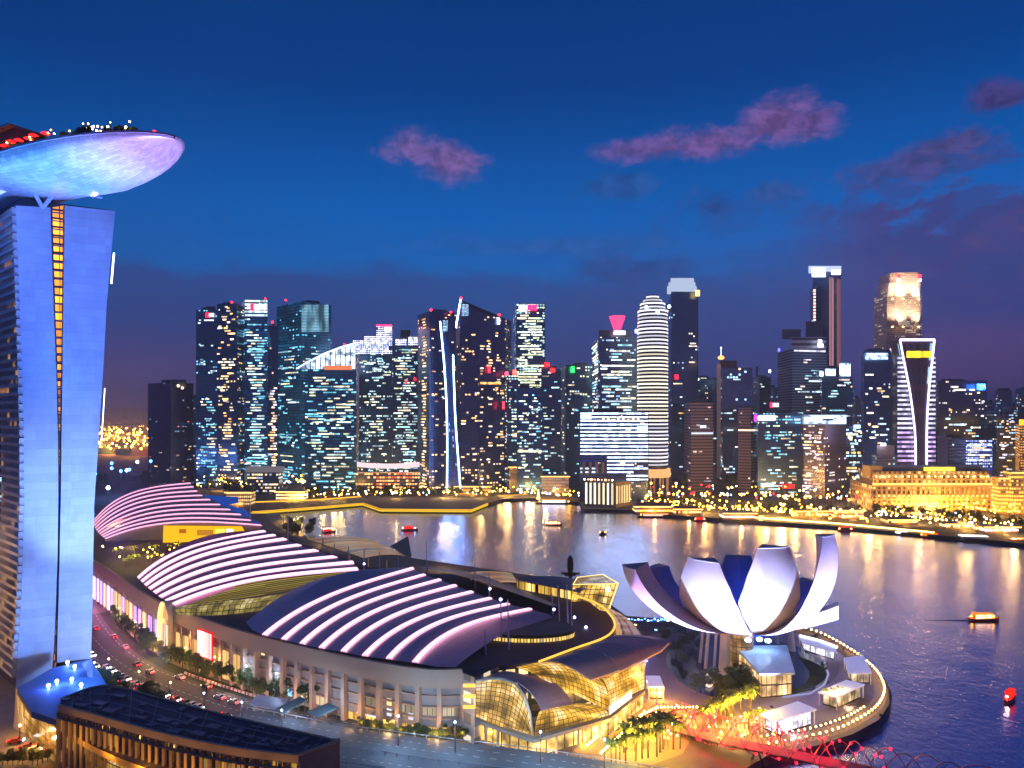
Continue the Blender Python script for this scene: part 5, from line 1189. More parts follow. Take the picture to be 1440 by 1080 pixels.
# lights that wash the hull from the tower top and from spots set in the air below
for s_, q, col, w_ in ((92, 1.2, (90, 140, 255), 5000), (62, 1.2, (90, 130, 255), 4000), (125, 1.2, (10, 90, 255), 8000)):
    c = tip+D*s_+NN*hw_(s_)*q*0.6; plight(sky, (c.x, c.y, 180), col, w_, 1.0, 'flood_light')
spot(sky, onend(135, 290, -0.5)+Vector((3, -5, 0)), (-118, 236, 196), (170, 160, 255), 12000, 90, 0.5)
spot(sky, (-120, 215, 60), (-118, 234, 195), (160, 140, 255), 1.9e6, 30, 2)
spot(sky, (-150, 215, 60), (-155, 248, 195), (70, 140, 255), 3.2e6, 34, 2)

# ------------------------------------------------------------------ shopping mall
mall = thing('shopping_mall', 'long curved shopping mall with three vaulted roofs of glowing pink strips', 'mall', (-70, 300, 5))
EDGE = [(131, 790), (160, 808), (196, 833), (240, 856), (290, 874), (350, 893), (410, 908), (470, 922), (530, 934), (600, 944), (650, 944)]
wl = smoothline([tuple(G(*p, 25)) for p in [(96, 772)]+EDGE], 60)
wl = [Vector(p) for p in wl]
def offs(line, d):      # offset to the street side
    o = []
    for i, p in enumerate(line):
        t = (line[min(i+1, len(line)-1)]-line[max(i-1, 0)]); t.z = 0; t.normalize(); o.append(p+Vector((t.y, -t.x, 0))*d)
    return o
beige = pbr('beige_render', (0.46, 0.32, 0.23), 0.75, 0, 0.10, 0.15)
top_o = offs(wl, 0.0)
m = MB()
lo = lambda l, z: [Vector((p.x, p.y, z)) for p in l]
rec = offs(wl, -2.2)
m.grid([lo(wl, 19.5), lo(wl, 25.6)], 0, None, True); m.grid([lo(wl, 25.6), lo(offs(wl, -1.2), 25.6)], 0, None, True); m.grid([lo(rec, 19.5), lo(wl, 19.5)], 0, None, True)
m.build('fascia', beige, mall)
m = MB(); o1_ = offs(wl, -1.4)
for z_ in (8.6, 12.4, 16.0): m.grid([lo(rec, z_), lo(o1_, z_)], 0, None, True); m.grid([lo(o1_, z_), lo(o1_, z_+.5)], 0, None, True); m.grid([lo(o1_, z_+.5), lo(rec, z_+.5)], 0, None, True)
m.build('belt_course', beige, mall)
shutter = facade('mall_wall', (0.30, 0.27, 0.26), 2.1, 3.5, 0.10, (255, 205, 130), (210, 225, 255), 0.3, 1.1, (120, 90, 70), 0.12, 81, 0.7, (0.34, 0.30, 0.28), 0.9, 0.7)
m = MB(); m.grid([lo(rec, 3), lo(rec, 19.5)], 0, None, True); m.build('recessed_wall', shutter, mall)
# pilasters
L = polylen([tuple(p) for p in wl]); n = int(L/7.4); rr = random.Random(8); wt = [tuple(p) for p in wl]
bays = []
for i in range(n+1):
    p = Vector(interp(wt, i/n)); q = Vector(interp(wt, min(1, i/n+0.002))); 
    if i == n: q = p+(p-Vector(interp(wt, 0.998)))
    t = (q-p).normalized(); a = math.atan2(t.y, t.x); ins_ = Vector((-t.y, t.x, 0))
    m = MB(); m.box((p.x+ins_.x*1.0, p.y+ins_.y*1.0, 3), (1.5, 2.2, 16.5), a); m.build('pilaster', beige, mall); bays.append((p, t))
for (p, t), (p2, t2) in zip(bays, bays[1:]):
    d = (p2-p); dl = d.length; u = (d.x/dl, d.y/dl); o = p+Vector((-u[1], u[0], 0))*2.0
    px = 720+p.x/p.y*1000
    o2 = (o.x+u[0]*1.1, o.y+u[1]*1.1); w = dl-2.2
    if px < 240: pane(mall, (o2[0]+u[1]*1.9, o2[1]-u[0]*1.9), u, 4.5, w*0.8, 12.5, rr.choice([(255, 190, 130), (210, 160, 255), (255, 215, 170), (235, 190, 255)]), 1.3+rr.random(), 'shop_window')
    elif px < 330: pane(mall, (o2[0]+u[1]*1.2, o2[1]-u[0]*1.2), u, 4.5, w*0.7, 11, (255, 200, 120), 1.1, 'shop_window')
    elif px < 480:
        if rr.random() < 0.9: pane(mall, o2, u, 5.5, w*rr.uniform(.4, .8), 3.2, rr.choice([(150, 205, 255), (190, 225, 255), (255, 225, 180)]), 1.8, 'shop_window')
        pane(mall, (o2[0], o2[1]), u, 12.2, w, 0.35, (120, 110, 110), 0.3, 'louvre_rail')
    else:
        pane(mall, o2, u, 3.6, w, 2.2, (255, 195, 100), 1.5, 'shop_window')
        if rr.random() < 0.5: pane(mall, o2, u, 9.8, w*0.9, 2.4, (255, 235, 200), 0.5, 'shop_window')
# glowing billboard and entry portal
p1, p2 = G(285, 893+18, 14), G(304, 897+22, 14)
m = MB(); b_ = Vector((-101-0, 0, 0))
def onwall(px, dz=0):
    best = min(range(len(wl)-1), key=lambda i: abs(720+wl[i].x/wl[i].y*1000-px)); return wl[best], (wl[best+1]-wl[best]).normalized()
pw, tw = onwall(285); pe, _ = onwall(304)
o = offs([pw, pe], 0.6)[0]
pane(mall, (o.x, o.y), (tw.x, tw.y), 11.0, (pe-pw).length*0.9, 10.0, (255, 170, 165), 4.2, 'billboard', 0.6)
pane(mall, (o.x-tw.x*0.6, o.y-tw.y*0.6), (tw.x, tw.y), 10.4, (pe-pw).length*0.9+1.2, 11.2, (255, 20, 30), 2.2, 'billboard_frame', 0.3)
pw, tw = onwall(238); o = pw
m = MB()
n_ = Vector((tw.y, -tw.x, 0)); prf = []
for j in range(11):
    a = math.pi*j/10; prf.append((5.4*-math.cos(a), 20+8*math.sin(a)))
for dd in (0.0,):
    row1 = [o+tw*x+n_*2.2+Vector((0, 0, z-o.z)) for x, z in [(-5.4, 3)]+prf+[(5.4, 3)]]; row2 = [q-n_*14 for q in row1]
    m.grid([row1, row2])
m.build('entry_portal', pbr('portal_cream', (0.75, 0.62, 0.42), 0.6), mall)
m = MB(); m.face([row1[i] - n_*3 for i in range(len(row1))]); m.build('portal_glass', facade('fc_portal', (0.3, 0.22, 0.12), 2.2, 3.0, 0.8, (255, 215, 140), (255, 200, 110), 0.5, 1.1, seed=83, frame=(0.3, 0.22, 0.12)), mall)
plight(mall, o+n_*6+Vector((0, 0, -9)), (255, 200, 110), 6000, 0.5); plight(mall, o+n_*3.4+Vector((0, 0, 1)), (255, 225, 170), 1400, 0.3)
for i in range(0, len(bays)-1, 2):
    p, t = bays[i]; ins_ = Vector((t.y, -t.x, 0)); px = 720+p.x/p.y*1000
    col = (255, 150, 190) if px < 230 else (255, 190, 110) if px < 330 or px > 480 else (255, 205, 180)
    plight(mall, (p.x+ins_.x*5, p.y+ins_.y*5, 7), col, 1500 if px > 240 else 2200, 0.4)
# roof deck: from the street edge to the bay side
bay_edge = [G(*p, 24) for p in ((250, 700), (350, 738), (440, 772), (520, 800), (600, 808), (680, 812), (760, 828), (830, 850), (868, 880), (862, 905), (790, 930), (700, 940))]
m = MB(); loop = [Vector((p.x, p.y, 24.8)) for p in offs(wl, -0.8)]+[Vector((p.x, p.y, 24.8)) for p in bay_edge[::-1]]
m.face(loop); m.build('roof_deck', pbr('roof_membrane', (0.09, 0.06, 0.065), 0.8), mall)
m = MB(); m.grid([[Vector((p.x, p.y, 3)) for p in bay_edge], [Vector((p.x, p.y, 24.8)) for p in bay_edge]]); m.build('bay_wall', facade('fc_bay', (0.2, 0.14, 0.08), 3, 4, 0.6, (255, 195, 100), (255, 220, 160), 0.4, 1.2, seed=84), mall)

STRIP = em('strip_pink', lin((255, 196, 232)), 1.9)
STRIPW = em('strip_pink_soft', lin((255, 178, 212)), 1.5)
EDGEP = em('strip_edge', lin((230, 70, 170)), 0.55)
def shell(name, starts, ends, ys, ye, bows, mat, wpx, lead=None, trail=None, nseg=22, label=None, under=None, smat=None, wm=(1.0, 1.0)):
    """starts/ends: photo points of each strip; ys/ye: their depth; bows: sag of the curve above the chord in pixels"""
    n = len(starts); curves = []
    for i in range(n):
        (x0, y0), (x1, y1) = starts[i], ends[i]; row = []
        Y0, Y1 = ys[0]+(ys[1]-ys[0])*i/(n-1), ye[0]+(ye[1]-ye[0])*i/(n-1); bw = bows[0]+(bows[1]-bows[0])*i/(n-1)
        dx_, dy_ = x1-x0, y1-y0; L = math.hypot(dx_, dy_); nx, ny = dy_/L, -dx_/L
        for j in range(nseg):
            f = j/(nseg-1); b = 4*f*(1-f)*bw*(1+0.35*(1-2*f)); row.append(P(x0+dx_*f+nx*b, y0+dy_*f+ny*b, Y0+(Y1-Y0)*f))
        curves.append(row)
    rows = list(curves)
    if lead: rows = [[P(x, y, Y) for x, y, Y in smoothline(l, nseg)] for l in lead]+rows
    if trail: rows = rows+[[P(x, y, Y) for x, y, Y in smoothline(l, nseg)] for l in trail]
    m = MB(); m.grid([[p-Vector((0, 0, 0.55)) for p in r] for r in rows]); sh = m.build('roof_shell', mat, mall, True)
    # strips lie on the shell
    for i in range(n):
        m = MB(); A = []; B = []
        for j, p in enumerate(curves[i]):
            nb = curves[i+1][j] if i+1 < n else p+(p-curves[i-1][j])
            d = (nb-p); d.normalize(); w = (wm[0]+(wm[1]-wm[0])*j/(nseg-1))*wpx/2; A.append(p-d*w); B.append(p+d*w)
        m.grid([A, B]); m.grid([[q-Vector((0, 0, .5)) for q in A], A]); m.grid([B, [q-Vector((0, 0, .5)) for q in B]])
        s_ = m.build('light_strip', smat or STRIP, sh); s_.matrix_parent_inverse = Matrix.Translation(-Vector(mall.location)) @ Matrix.Identity(4)
        s_.parent = sh; s_.matrix_parent_inverse = Matrix.Identity(4)
        m = MB(); m.grid([[q+Vector((0, 0, -.1)) for q in A], [q+(q-w2).normalized()*0.28+Vector((0, 0, -.15)) for q, w2 in zip(A, B)]]); m.grid([[q+Vector((0, 0, -.1)) for q in B], [q+(q-w2).normalized()*0.28+Vector((0, 0, -.15)) for q, w2 in zip(B, A)]])
        g_ = m.build('strip_edge', EDGEP, sh); g_.parent = sh; g_.matrix_parent_inverse = Matrix.Identity(4)
    return sh, curves, rows
VIO = seamed('violet_roof', (0.66, 0.46, 0.50), 3.0, 2.4, 0.8)
DPL = seamed('plum_roof', (0.55, 0.26, 0.34), 3.0, 2.4)
# near shell
shA, cA, rA = shell('near', [(372, 892), (399, 898), (425, 904), (452, 910), (483, 915), (513, 921), (547, 925), (584, 930)],
      [(581, 798), (597, 807), (619, 814), (641, 822), (664, 831), (690, 840), (715, 848), (746, 855)], (265, 237), (328, 286), (13, 17), VIO, 1.75,
      lead=[[(346, 872, 276), (352, 868, 280), (360, 862, 285), (372, 855, 292)], [(347, 875, 274), (382, 845, 292), (440, 815, 312), (512, 799, 338)], [(355, 884, 269), (410, 843, 290), (480, 805, 312), (572, 796, 332)]],
      trail=[[(612, 935, 234), (650, 905, 252), (700, 876, 272), (772, 862, 284)], [(640, 936, 233), (672, 912, 248), (715, 887, 268), (778, 866, 283)]], wm=(1.25, 0.95))
shB, cB, rB = shell('middle', [(194, 812), (199, 817), (204, 822), (210, 827), (217, 832.5), (225, 838.5), (234, 844), (243.5, 849)],
      [(372, 746), (386, 751.5), (401, 757), (421, 765.5), (445, 773), (471, 782), (497, 790), (503, 799)], (356, 308), (431, 358), (15, 12), DPL, 4.1,
      lead=[[(192, 810, 358), (240, 772, 382), (300, 750, 405), (366, 744, 434)]], trail=[[(252, 853, 306), (330, 826, 325), (420, 808, 342), (512, 801, 356)]], wm=(0.9, 1.05))
shC, cC, rC = shell('far', [(131, 733), (131.5, 736), (132.5, 739), (134, 742), (135.5, 745), (137.5, 747.5), (140, 750), (142.5, 752.5), (145, 754.5), (148, 757)],
      [(268, 679), (272, 684), (277, 690), (284, 696), (295, 702), (309, 709), (323, 716), (338, 723), (352, 731), (367, 738)], (560, 470), (655, 486), (17, 14), DPL, 3.9,
      lead=[[(130, 730, 565), (165, 700, 590), (210, 682, 622), (264, 677, 660)]], wm=(0.8, 1.05), smat=STRIPW)
# gables below the middle and far shells
m = MB(); bot = cB[-1]; k = [i for i in range(len(bot))]
lower = [P(246+i*(492-246)/21, 852+14*math.sin(i/21*3.14)-30*(i/21)**1.5, bot[i].y-1.0) for i in range(22)]
m.grid([[p-Vector((0, 0, 1.0)) for p in bot], lower]); 
m.build('louvred_gable', facade('fc_louv', (0.05, 0.04, 0.02), 40, 0.9, 2.0, (215, 190, 90), (190, 170, 90), 0.3, 0.22, seed=85, frame=(0.07, 0.05, 0.03), dimst=0.1, hh=0.5, hw=0.999), mall)
GG = gridglass('atrium_glass', (255, 190, 60), 0.95)
GG2 = gridglass('atrium_glass_pale', (225, 200, 100), 0.5, 2.2, 2.2, 0.3, seed=2)
# curved glass skirts between shells and the wall
m = MB(); top = [P(x, y, Y) for x, y, Y in smoothline([(246, 853, 300), (300, 846, 304), (360, 840, 306), (420, 830, 308)], 14)]
bt = [P(x, y, Y) for x, y, Y in smoothline([(248, 864, 296), (290, 866, 297), (350, 861, 301), (400, 853, 304)], 14)]
mid = [(a+b2)/2+Vector((0, -1.5, 1)) for a, b2 in zip(top, bt)]
m.grid([top, mid, bt]); m.build('glass_skirt', GG2, mall)
m = MB(); bot = cC[-1]; yb = [771-0*i for i in range(22)]
lw = [Vector((p.x, p.y-1, 25)) for p in bot]; m.grid([[p-Vector((0, 0, 1)) for p in bot], lw]); m.build('gable_wall', pbr('gable', (0.28, 0.24, 0.24), 0.7), mall)
# lit amber billboard under the far shell
Yb = 466; m = MB(); m.face([P(229, 764, Yb), P(350, 757, Yb), P(340, 740, Yb), P(230, 739, Yb)]); m.build('billboard', em('bb_amber', lin((255, 180, 20)), 1.15), mall)
for x0, x1, y0, y1, c_, s_ in ((252, 262, 744, 750, (190, 110, 10), 0.8), (277, 300, 745, 753, (210, 140, 30), 0.8), (303, 316, 744, 752, (255, 215, 80), 1.6), (318, 328, 744, 751, (255, 240, 190), 3.0)):
    m = MB(); m.face([P(x0, y1, Yb-.6), P(x1, y1, Yb-.6), P(x1, y0, Yb-.6), P(x0, y0, Yb-.6)]); m.build('billboard_mark', em(f'bbm{x0}', lin(c_), s_), mall)
m = MB(); m.face([P(140, 775, 462), P(232, 766, 464), P(350, 762, 464), P(350, 768, 464), P(232, 776, 464), P(140, 786, 460)][::-1]); m.build('balcony_band', pbr('pale_band', (0.5, 0.46, 0.44), 0.7), mall)
plight(mall, (P(190, 0, 455).x, 450, 30), (255, 200, 140), 3500, 0.5)
# terrace with palms and lights between the middle and far roofs
TERR = [(135, 790), (165, 786), (230, 780), (300, 772), (280, 785), (215, 798), (175, 806)]
# the blue translucent fins at the bay ends of the strips
BLU = em('blue_roof', lin((25, 85, 200)), 0.55)
for pts in ([(282, 696, 640), (335, 699, 640), (335, 707, 636), (312, 712, 600), (300, 703, 620)], [(309, 708, 600), (345, 716, 590), (355, 728, 540), (340, 726, 545)], [(352, 729, 530), (368, 737, 490), (362, 739, 488)]):
    m = MB(); m.face([P(*p) for p in pts]); m.build('blue_fin', BLU, mall)
# dark blue rear slope behind near shell
m = MB(); a1 = [P(x, y, Y) for x, y, Y in smoothline([(583, 796, 329), (640, 808, 325), (700, 826, 316), (775, 852, 296)], 12)]; a2 = [P(x, y, Y) for x, y, Y in smoothline([(632, 800, 372), (690, 812, 362), (740, 830, 345), (790, 852, 318)], 12)]
m.grid([a1, a2]); m.build('rear_slope', pbr('blue_slate', (0.03, 0.06, 0.22), 0.5), mall)
# masts
for x, yb_, yt, Y in ((600, 815, 760, 350), (668, 832, 775, 335), (688, 835, 805, 330), (704, 925, 845, 262), (714, 935, 843, 256), (682, 935, 885, 250), (785, 885, 822, 290), (797, 890, 822, 288), (803, 900, 848, 284), (776, 870, 835, 300), (727, 828, 812, 350),
                      (344, 720, 704, 520), (352, 728, 706, 510), (405, 760, 720, 440), (454, 776, 740, 420), (470, 784, 764, 400), (490, 790, 768, 390), (512, 795, 772, 385), (534, 800, 775, 380), (560, 806, 782, 375)):
    a_ = P(x+(2 if yb_ > 850 else 0), yb_, Y); b_ = P(x, yt, Y); m = MB(); m.tube([Vector((a_.x, a_.y, min(a_.z, 24))), b_], 0.42, 6, 0, 0.22); m.build('mast', pbr('mast_lilac', (0.55, 0.5, 0.65), 0.5), mall)
for x, y, Y in ((689, 828, 329), (704, 843, 255), (779, 857, 292), (808, 868, 285), (824, 882, 280), (832, 893, 277), (699, 947, 246), (512, 793, 380), (400, 758, 440)):
    m = MB(); m.ball(P(x, y, Y), 0.55); m.build('mast_lamp', em('ml_blue', lin((190, 190, 255)), 10), mall)
# oval glazed drum in the dark well, right of the near roof
m = MB(); c = G(742, 893, 24.8); ov = [(c.x+18*math.cos(a), c.y+9*math.sin(a)) for a in [i*math.pi/12 for i in range(24)]]
m.prism(ov, 24.8, 27.4, 1); m.build('oval_drum', [facade('fc_oval', (0.2, 0.14, 0.06), 1.2, 3.0, 0.9, (255, 205, 100), (255, 220, 150), 0.4, 0.7, seed=86, frame=(0.1, 0.07, 0.04)), pbr('oval_roof', (0.12, 0.10, 0.10), 0.7)], mall)
# wavy canopies on the bay side
tanr = facade('tan_roof', (0.55, 0.38, 0.18), 30, 2.6, 0.95, (235, 175, 95), (220, 160, 90), 0.4, 0.22, seed=87, frame=(0.35, 0.22, 0.1), hw=0.98, hh=0.7)
cream = pbr('cream_canopy', (0.7, 0.5, 0.28), 0.6, 0, 0.1, 0.5)
def patch(name, quads, mat, root=mall, bulge=2.0, n=8, flip=False, thick=0.0):
    A, B, C_, D_ = [Vector(q) for q in quads]; rows = []
    for i in range(n+1):
        f = i/n; a, b2 = A.lerp(D_, f), B.lerp(C_, f); rows.append([a.lerp(b2, j/n)+Vector((0, 0, bulge*4*(j/n)*(1-j/n))) for j in range(n+1)])
    m = MB(); m.grid(rows, 0, None, flip)
    if thick: m.grid([[p-Vector((0, 0, thick)) for p in r] for r in rows], 0, None, not flip); m.grid([[p for p in rows[0]], [p-Vector((0, 0, thick)) for p in rows[0]]]); m.grid([[p-Vector((0, 0, thick)) for p in rows[-1]], [p for p in rows[-1]]]); m.grid([[r[-1] for r in rows], [r[-1]-Vector((0, 0, thick)) for r in rows]]); m.grid([[r[0]-Vector((0, 0, thick)) for r in rows], [r[0] for r in rows]])
    return m.build(name, mat, root, True)
prom = thing('promenade_canopy', 'long tan ribbed canopy along the bay side of the mall', 'canopy', G(520, 770, 20))
patch('roof', (P(432, 758, 470), P(516, 757, 462), P(573, 782, 410), P(512, 785, 400)), tanr, prom, 1.5, 10, False, 0.6)
m = MB(); m.face([P(548, 768, 440), P(574, 754, 452), P(579, 783, 405), P(572, 784, 404)]); m.build('dark_end', pbr('dark_blue_wall', (0.02, 0.03, 0.06), 0.5), prom)
for i in range(5):
    p = P(440+i*26, 765+i*5, 440-i*8); m = MB(); m.tube([(p.x, p.y, 3), (p.x, p.y, p.z-1)], 0.35, 6); m.build('post', cream, prom)
prom = thing('promenade_canopy', 'low tan canopy right of the masts behind the near roof', 'canopy', G(690, 815, 20))
patch('roof', (P(652, 806, 372), P(720, 806, 372), P(728, 820, 348), P(690, 824, 345)), tanr, prom, 1.0, 8, False, 0.5)
m = MB(); p = P(690, 812, 360)
for dx_ in (-10, 6): m.tube([(p.x+dx_, p.y, 3), (p.x+dx_, p.y, p.z-0.5)], 0.35, 6)
m.build('post', cream, prom)
prom = thing('event_hall', 'grey roofed hall with yellow lit open front beside the crystal pavilion', 'pavilion', G(770, 830, 10))
patch('roof', (P(728, 813, 356), P(818, 816, 352), P(829, 830, 330), P(812, 836, 322)), pbr('grey_roof', (0.22, 0.2, 0.26), 0.6), prom, 1.6, 8, False, 0.5)
m = MB(); m.face([P(727, 836, 344), P(812, 850, 322), P(812, 833, 322), P(727, 817, 344)]); m.build('lit_front', gridglass('hall_front', (255, 200, 80), 1.1, 3, 8, 0.5, seed=4), prom)
m = MB(); m.face([P(727, 836, 344), P(727, 817, 344), P(745, 812, 372), P(745, 830, 372)]); m.build('side_wall', cream, prom)
# crystal pavilion
cr_ = thing('crystal_pavilion', 'flaring faceted glass pavilion glowing gold at the water edge right of the mall', 'pavilion', G(830, 852, 3))
CG = gridglass('crystal', (255, 200, 90), 1.25, 2.2, 2.2, 0.4, seed=6)
T = [P(806, 822, 330), P(870, 821, 334), P(848, 808, 366), P(812, 812, 362)]; Bm = [P(803, 852, 318), P(856, 862, 318), P(842, 846, 345), P(806, 842, 345)]
m = MB()
for i in range(4):
    j = (i+1) % 4; a, b2, c_, d_ = Bm[i], Bm[j], T[j], T[i]; w = (b2-a).length; m.face([a, b2, c_, d_], [(0, 0), (w, 0), (w+2, 9), (-2, 9)])
m.build('glass_walls', CG, cr_); m = MB(); m.face(T); m.build('glass_roof', gridglass('crystal_top', (200, 150, 80), 0.35, 2.2, 2.2, 0.4, seed=7), cr_)
m = MB(); m.tube([P(868, 823, 333), P(855, 861, 317.6)], 0.3, 5); m.tube(T+[T[0]], 0.25, 5); m.build('frame', em('cryst_line', lin((255, 215, 130)), 1.8), cr_)
m = MB(); m.ball(P(855, 829, 325), 1.1); m.build('flood_lamp', em('hotlamp', lin((255, 225, 200)), 14), cr_)
# harbour sculpture: dark propeller like figure
sc = thing('harbour_mast', 'dark propeller shaped signal mast standing by the water behind the masts', 'monument', G(801, 812, 3))
c = P(802, 805, 420); m = MB(); m.tube([(c.x, c.y, 3), (c.x, c.y, c.z)], 1.4, 8, 0, 1.1); m.build('post', pbr('black', (0.01, 0.01, 0.015), 0.6), sc)
m = MB(); m.ball((c.x, c.y, c.z+4.2), 2.0, 0, 8, 6, 3.0); m.build('upper_blade', pbr('black', (0.01, 0.01, 0.015), 0.6), sc)
m = MB(); m.box((c.x, c.y, c.z-1), (11, 1.2, 1.0)); m.box((c.x, c.y, c.z-2), (7, 1.4, 1.2)); m.build('cross_blade', pbr('black', (0.01, 0.01, 0.015), 0.6), sc)

# front glass vaults at the east end
gv = thing('glass_atrium', 'barrel vaulted atrium of gold lit glass at the near end of the mall', 'atrium', (20, 240, 5))
greyr = seamed('grey_lilac_roof', (0.50, 0.34, 0.34), 2.0, 2.0, 0.7)
def vault(name, T_, B_, mat, bul=1.0, n=10, root=gv):
    """rows of quarter ellipses from each top point to each base point"""
    rows = []
    for t_, b_ in zip(T_, B_):
        r = []
        for j in range(n+1):
            a = math.pi/2*j/n; sx = math.sin(a); cz = math.cos(a); r.append(Vector((t_[0]+(b_[0]-t_[0])*sx, t_[1]+(b_[1]-t_[1])*sx, b_[2]+(t_[2]-b_[2])*cz)))
        rows.append(r)
    m = MB(); m.grid(rows); return m.build(name, mat, root, True), rows
lerp3 = lambda a, b2, n: [tuple(Vector(a).lerp(Vector(b2), i/n)) for i in range(n+1)]
# big canopy
A_p, B_p, C_p, D_p, E_p = P(762, 931, 236), P(852, 898, 255), P(941, 902, 252), P(912, 931, 250), P(831, 955, 235)
rows = []
for i in range(9):
    f = i/8; top_ = B_p.lerp(C_p, f)+Vector((0, 0, 0.8*math.sin(f*3.14)))
    rows.append([ (A_p.lerp(E_p, 0) if False else Vector((0, 0, 0)))]) if False else None
def quad_roof(name, A, B, C_, D_, bul, mat, root=gv, n=10, th=0.5):
    rows = []
    for i in range(n+1):
        f = i/n; a = A.lerp(D_, f)+Vector((0, 0, bul*4*f*(1-f))); b2 = B.lerp(C_, f)+Vector((0, 0, bul*2*4*f*(1-f)*0.5)); rows.append([a.lerp(b2, j/n)+Vector((0, 0, bul*2*(j/n)*(1-j/n))) for j in range(n+1)])
    m = MB(); m.grid(rows); m.grid([[p-Vector((0, 0, th)) for p in r] for r in rows], 0, None, True)
    for ed in (rows[0], rows[-1][::-1], [r[0] for r in rows][::-1], [r[-1] for r in rows]): m.grid([ed, [p-Vector((0, 0, th)) for p in ed]])
    return m.build(name, mat, root, True)
quad_roof('main_canopy', A_p, B_p, C_p, E_p.lerp(D_p, 0.0), 0, greyr) if False else None
RB = MB()
q1 = [A_p, P(775, 929, 237), P(800, 936, 236), P(831, 955, 235)]
fr = smoothline([tuple(p) for p in q1], 9); mid1 = smoothline([tuple(P(*p)) for p in ((806, 916, 246), (835, 915, 246), (860, 926, 244), (872, 943, 243))], 9); bk = smoothline([tuple(P(*p)) for p in ((852, 898, 256), (885, 896, 256), (918, 900, 254), (930, 915, 252))], 9); last = smoothline([tuple(P(*p)) for p in ((866, 893, 260), (900, 893, 260), (938, 900, 256), (941, 903, 254))], 9)
rowsC = [fr, mid1, bk, last]; RB.grid(rowsC); RB.grid([[(p[0], p[1], p[2]-0.6) for p in r] for r in rowsC], 0, None, True)
for ed in (fr, [r[-1] for r in rowsC], [r[0] for r in rowsC]): RB.grid([ed, [(p[0], p[1], p[2]-0.6) for p in ed]])
RB.build('main_canopy', greyr, gv, True)
m = MB(); 
for r in (mid1, [tuple((Vector(a)+Vector(b2))/2) for a, b2 in zip(mid1, bk)], bk): m.tube([(p[0], p[1], p[2]+0.1) for p in r], 0.16, 4)
m.build('canopy_rib', pbr('rib', (0.4, 0.35, 0.4), 0.6), gv)
# gold line along the roof edge by the dark well
m = MB(); ring = smoothline([tuple(P(*p)) for p in ((758, 932, 236), (806, 914, 247), (850, 898, 257), (864, 884, 268), (860, 868, 282), (840, 850, 300), (805, 838, 315))], 24)
m.tube([(p[0], p[1], p[2]+0.4) for p in ring], 0.4, 5); m.build('edge_light', em('gold_line', lin((255, 195, 80)), 1.3), mall)
# wide curved tan roof outside the ring
o1 = smoothline([tuple(P(*p)) for p in ((864, 893, 266), (860, 868, 283), (842, 850, 302), (812, 840, 318))], 10); o2 = smoothline([tuple(P(*p)) for p in ((905, 895, 262), (888, 872, 284), (862, 856, 305), (822, 843, 322))], 10)
m = MB(); m.grid([o1, [(p[0], p[1], p[2]-0.5) for p in o2]]); m.build('ribbed_roof', tanr, mall)
# glass under the main canopy
base = lambda *p: tuple(G(*p))
v1, r1 = vault('glass_vault', lerp3(E_p, D_p, 8), [tuple(Vector(p)+Vector((0, 0, 0))) for p in lerp3(G(856, 992, 8), G(906, 968, 8), 8)], GG, root=gv)
v2, r2 = vault('glass_vault', smoothline([tuple(p) for p in (P(724, 938, 238), A_p, P(800, 937, 236), E_p)], 9), lerp3(P(757, 952, 232), G(858, 1000, 8), 8), GG)
m = MB(); sr = [smoothline([tuple(P(*p)) for p in ((724, 957, 228), (741, 968, 226), (754, 983, 224), (762, 998, 222))], 8), smoothline([tuple(P(*p)) for p in ((757, 950, 236), (778, 958, 235), (795, 974, 233), (806, 990, 232))], 8)]
m.grid(sr); m.grid([[(p[0], p[1], p[2]-.5) for p in r] for r in sr], 0, None, True); m.grid([sr[0], [(p[0], p[1], p[2]-.5) for p in sr[0]]]); m.grid([[r[-1] for r in sr], [(r[-1][0], r[-1][1], r[-1][2]-.5) for r in sr]]); m.build('front_canopy', greyr, gv, True)
v3, r3 = vault('glass_vault', lerp3(P(762, 998, 222), P(806, 990, 232), 6), lerp3(G(751, 1037, 9), G(856, 1008, 9), 6), GG)
# front arch: vertical end wall
arch = [P(669, 957, 229), P(690, 953, 228.5), P(708, 954, 228), P(724, 960, 227), P(738, 978, 226), P(746, 1004, 225), P(750, 1037, 224)]
bl = [P(669, 1008, 229), P(683, 1014, 228.5), P(697, 1020, 228), P(711, 1026, 227), P(724, 1030, 226), P(737, 1034, 225), P(750, 1038, 224)]
m = MB(); rws = [[a.lerp(b2, j/6) for j in range(7)] for a, b2 in zip(arch, bl)]; m.grid(rws, 0, None, False); m.build('end_glass', gridglass('end_glass', (255, 195, 90), 0.85, 1.5, 1.5, 0.5, seed=9), gv)
m = MB(); m.tube([p-Vector((0, .5, 0)) for p in arch], 0.45, 6); m.build('arch_rim', pbr('rim_cream', (0.7, 0.6, 0.4), 0.5), gv)
m = MB(); m.grid([arch[:5], [tuple(p) for p in smoothline([tuple(P(*p)) for p in ((700, 943, 240), (718, 944, 239), (735, 948, 238), (748, 951, 236), (757, 950, 236))], 5)]]); m.build('rear_canopy', greyr, gv, True)
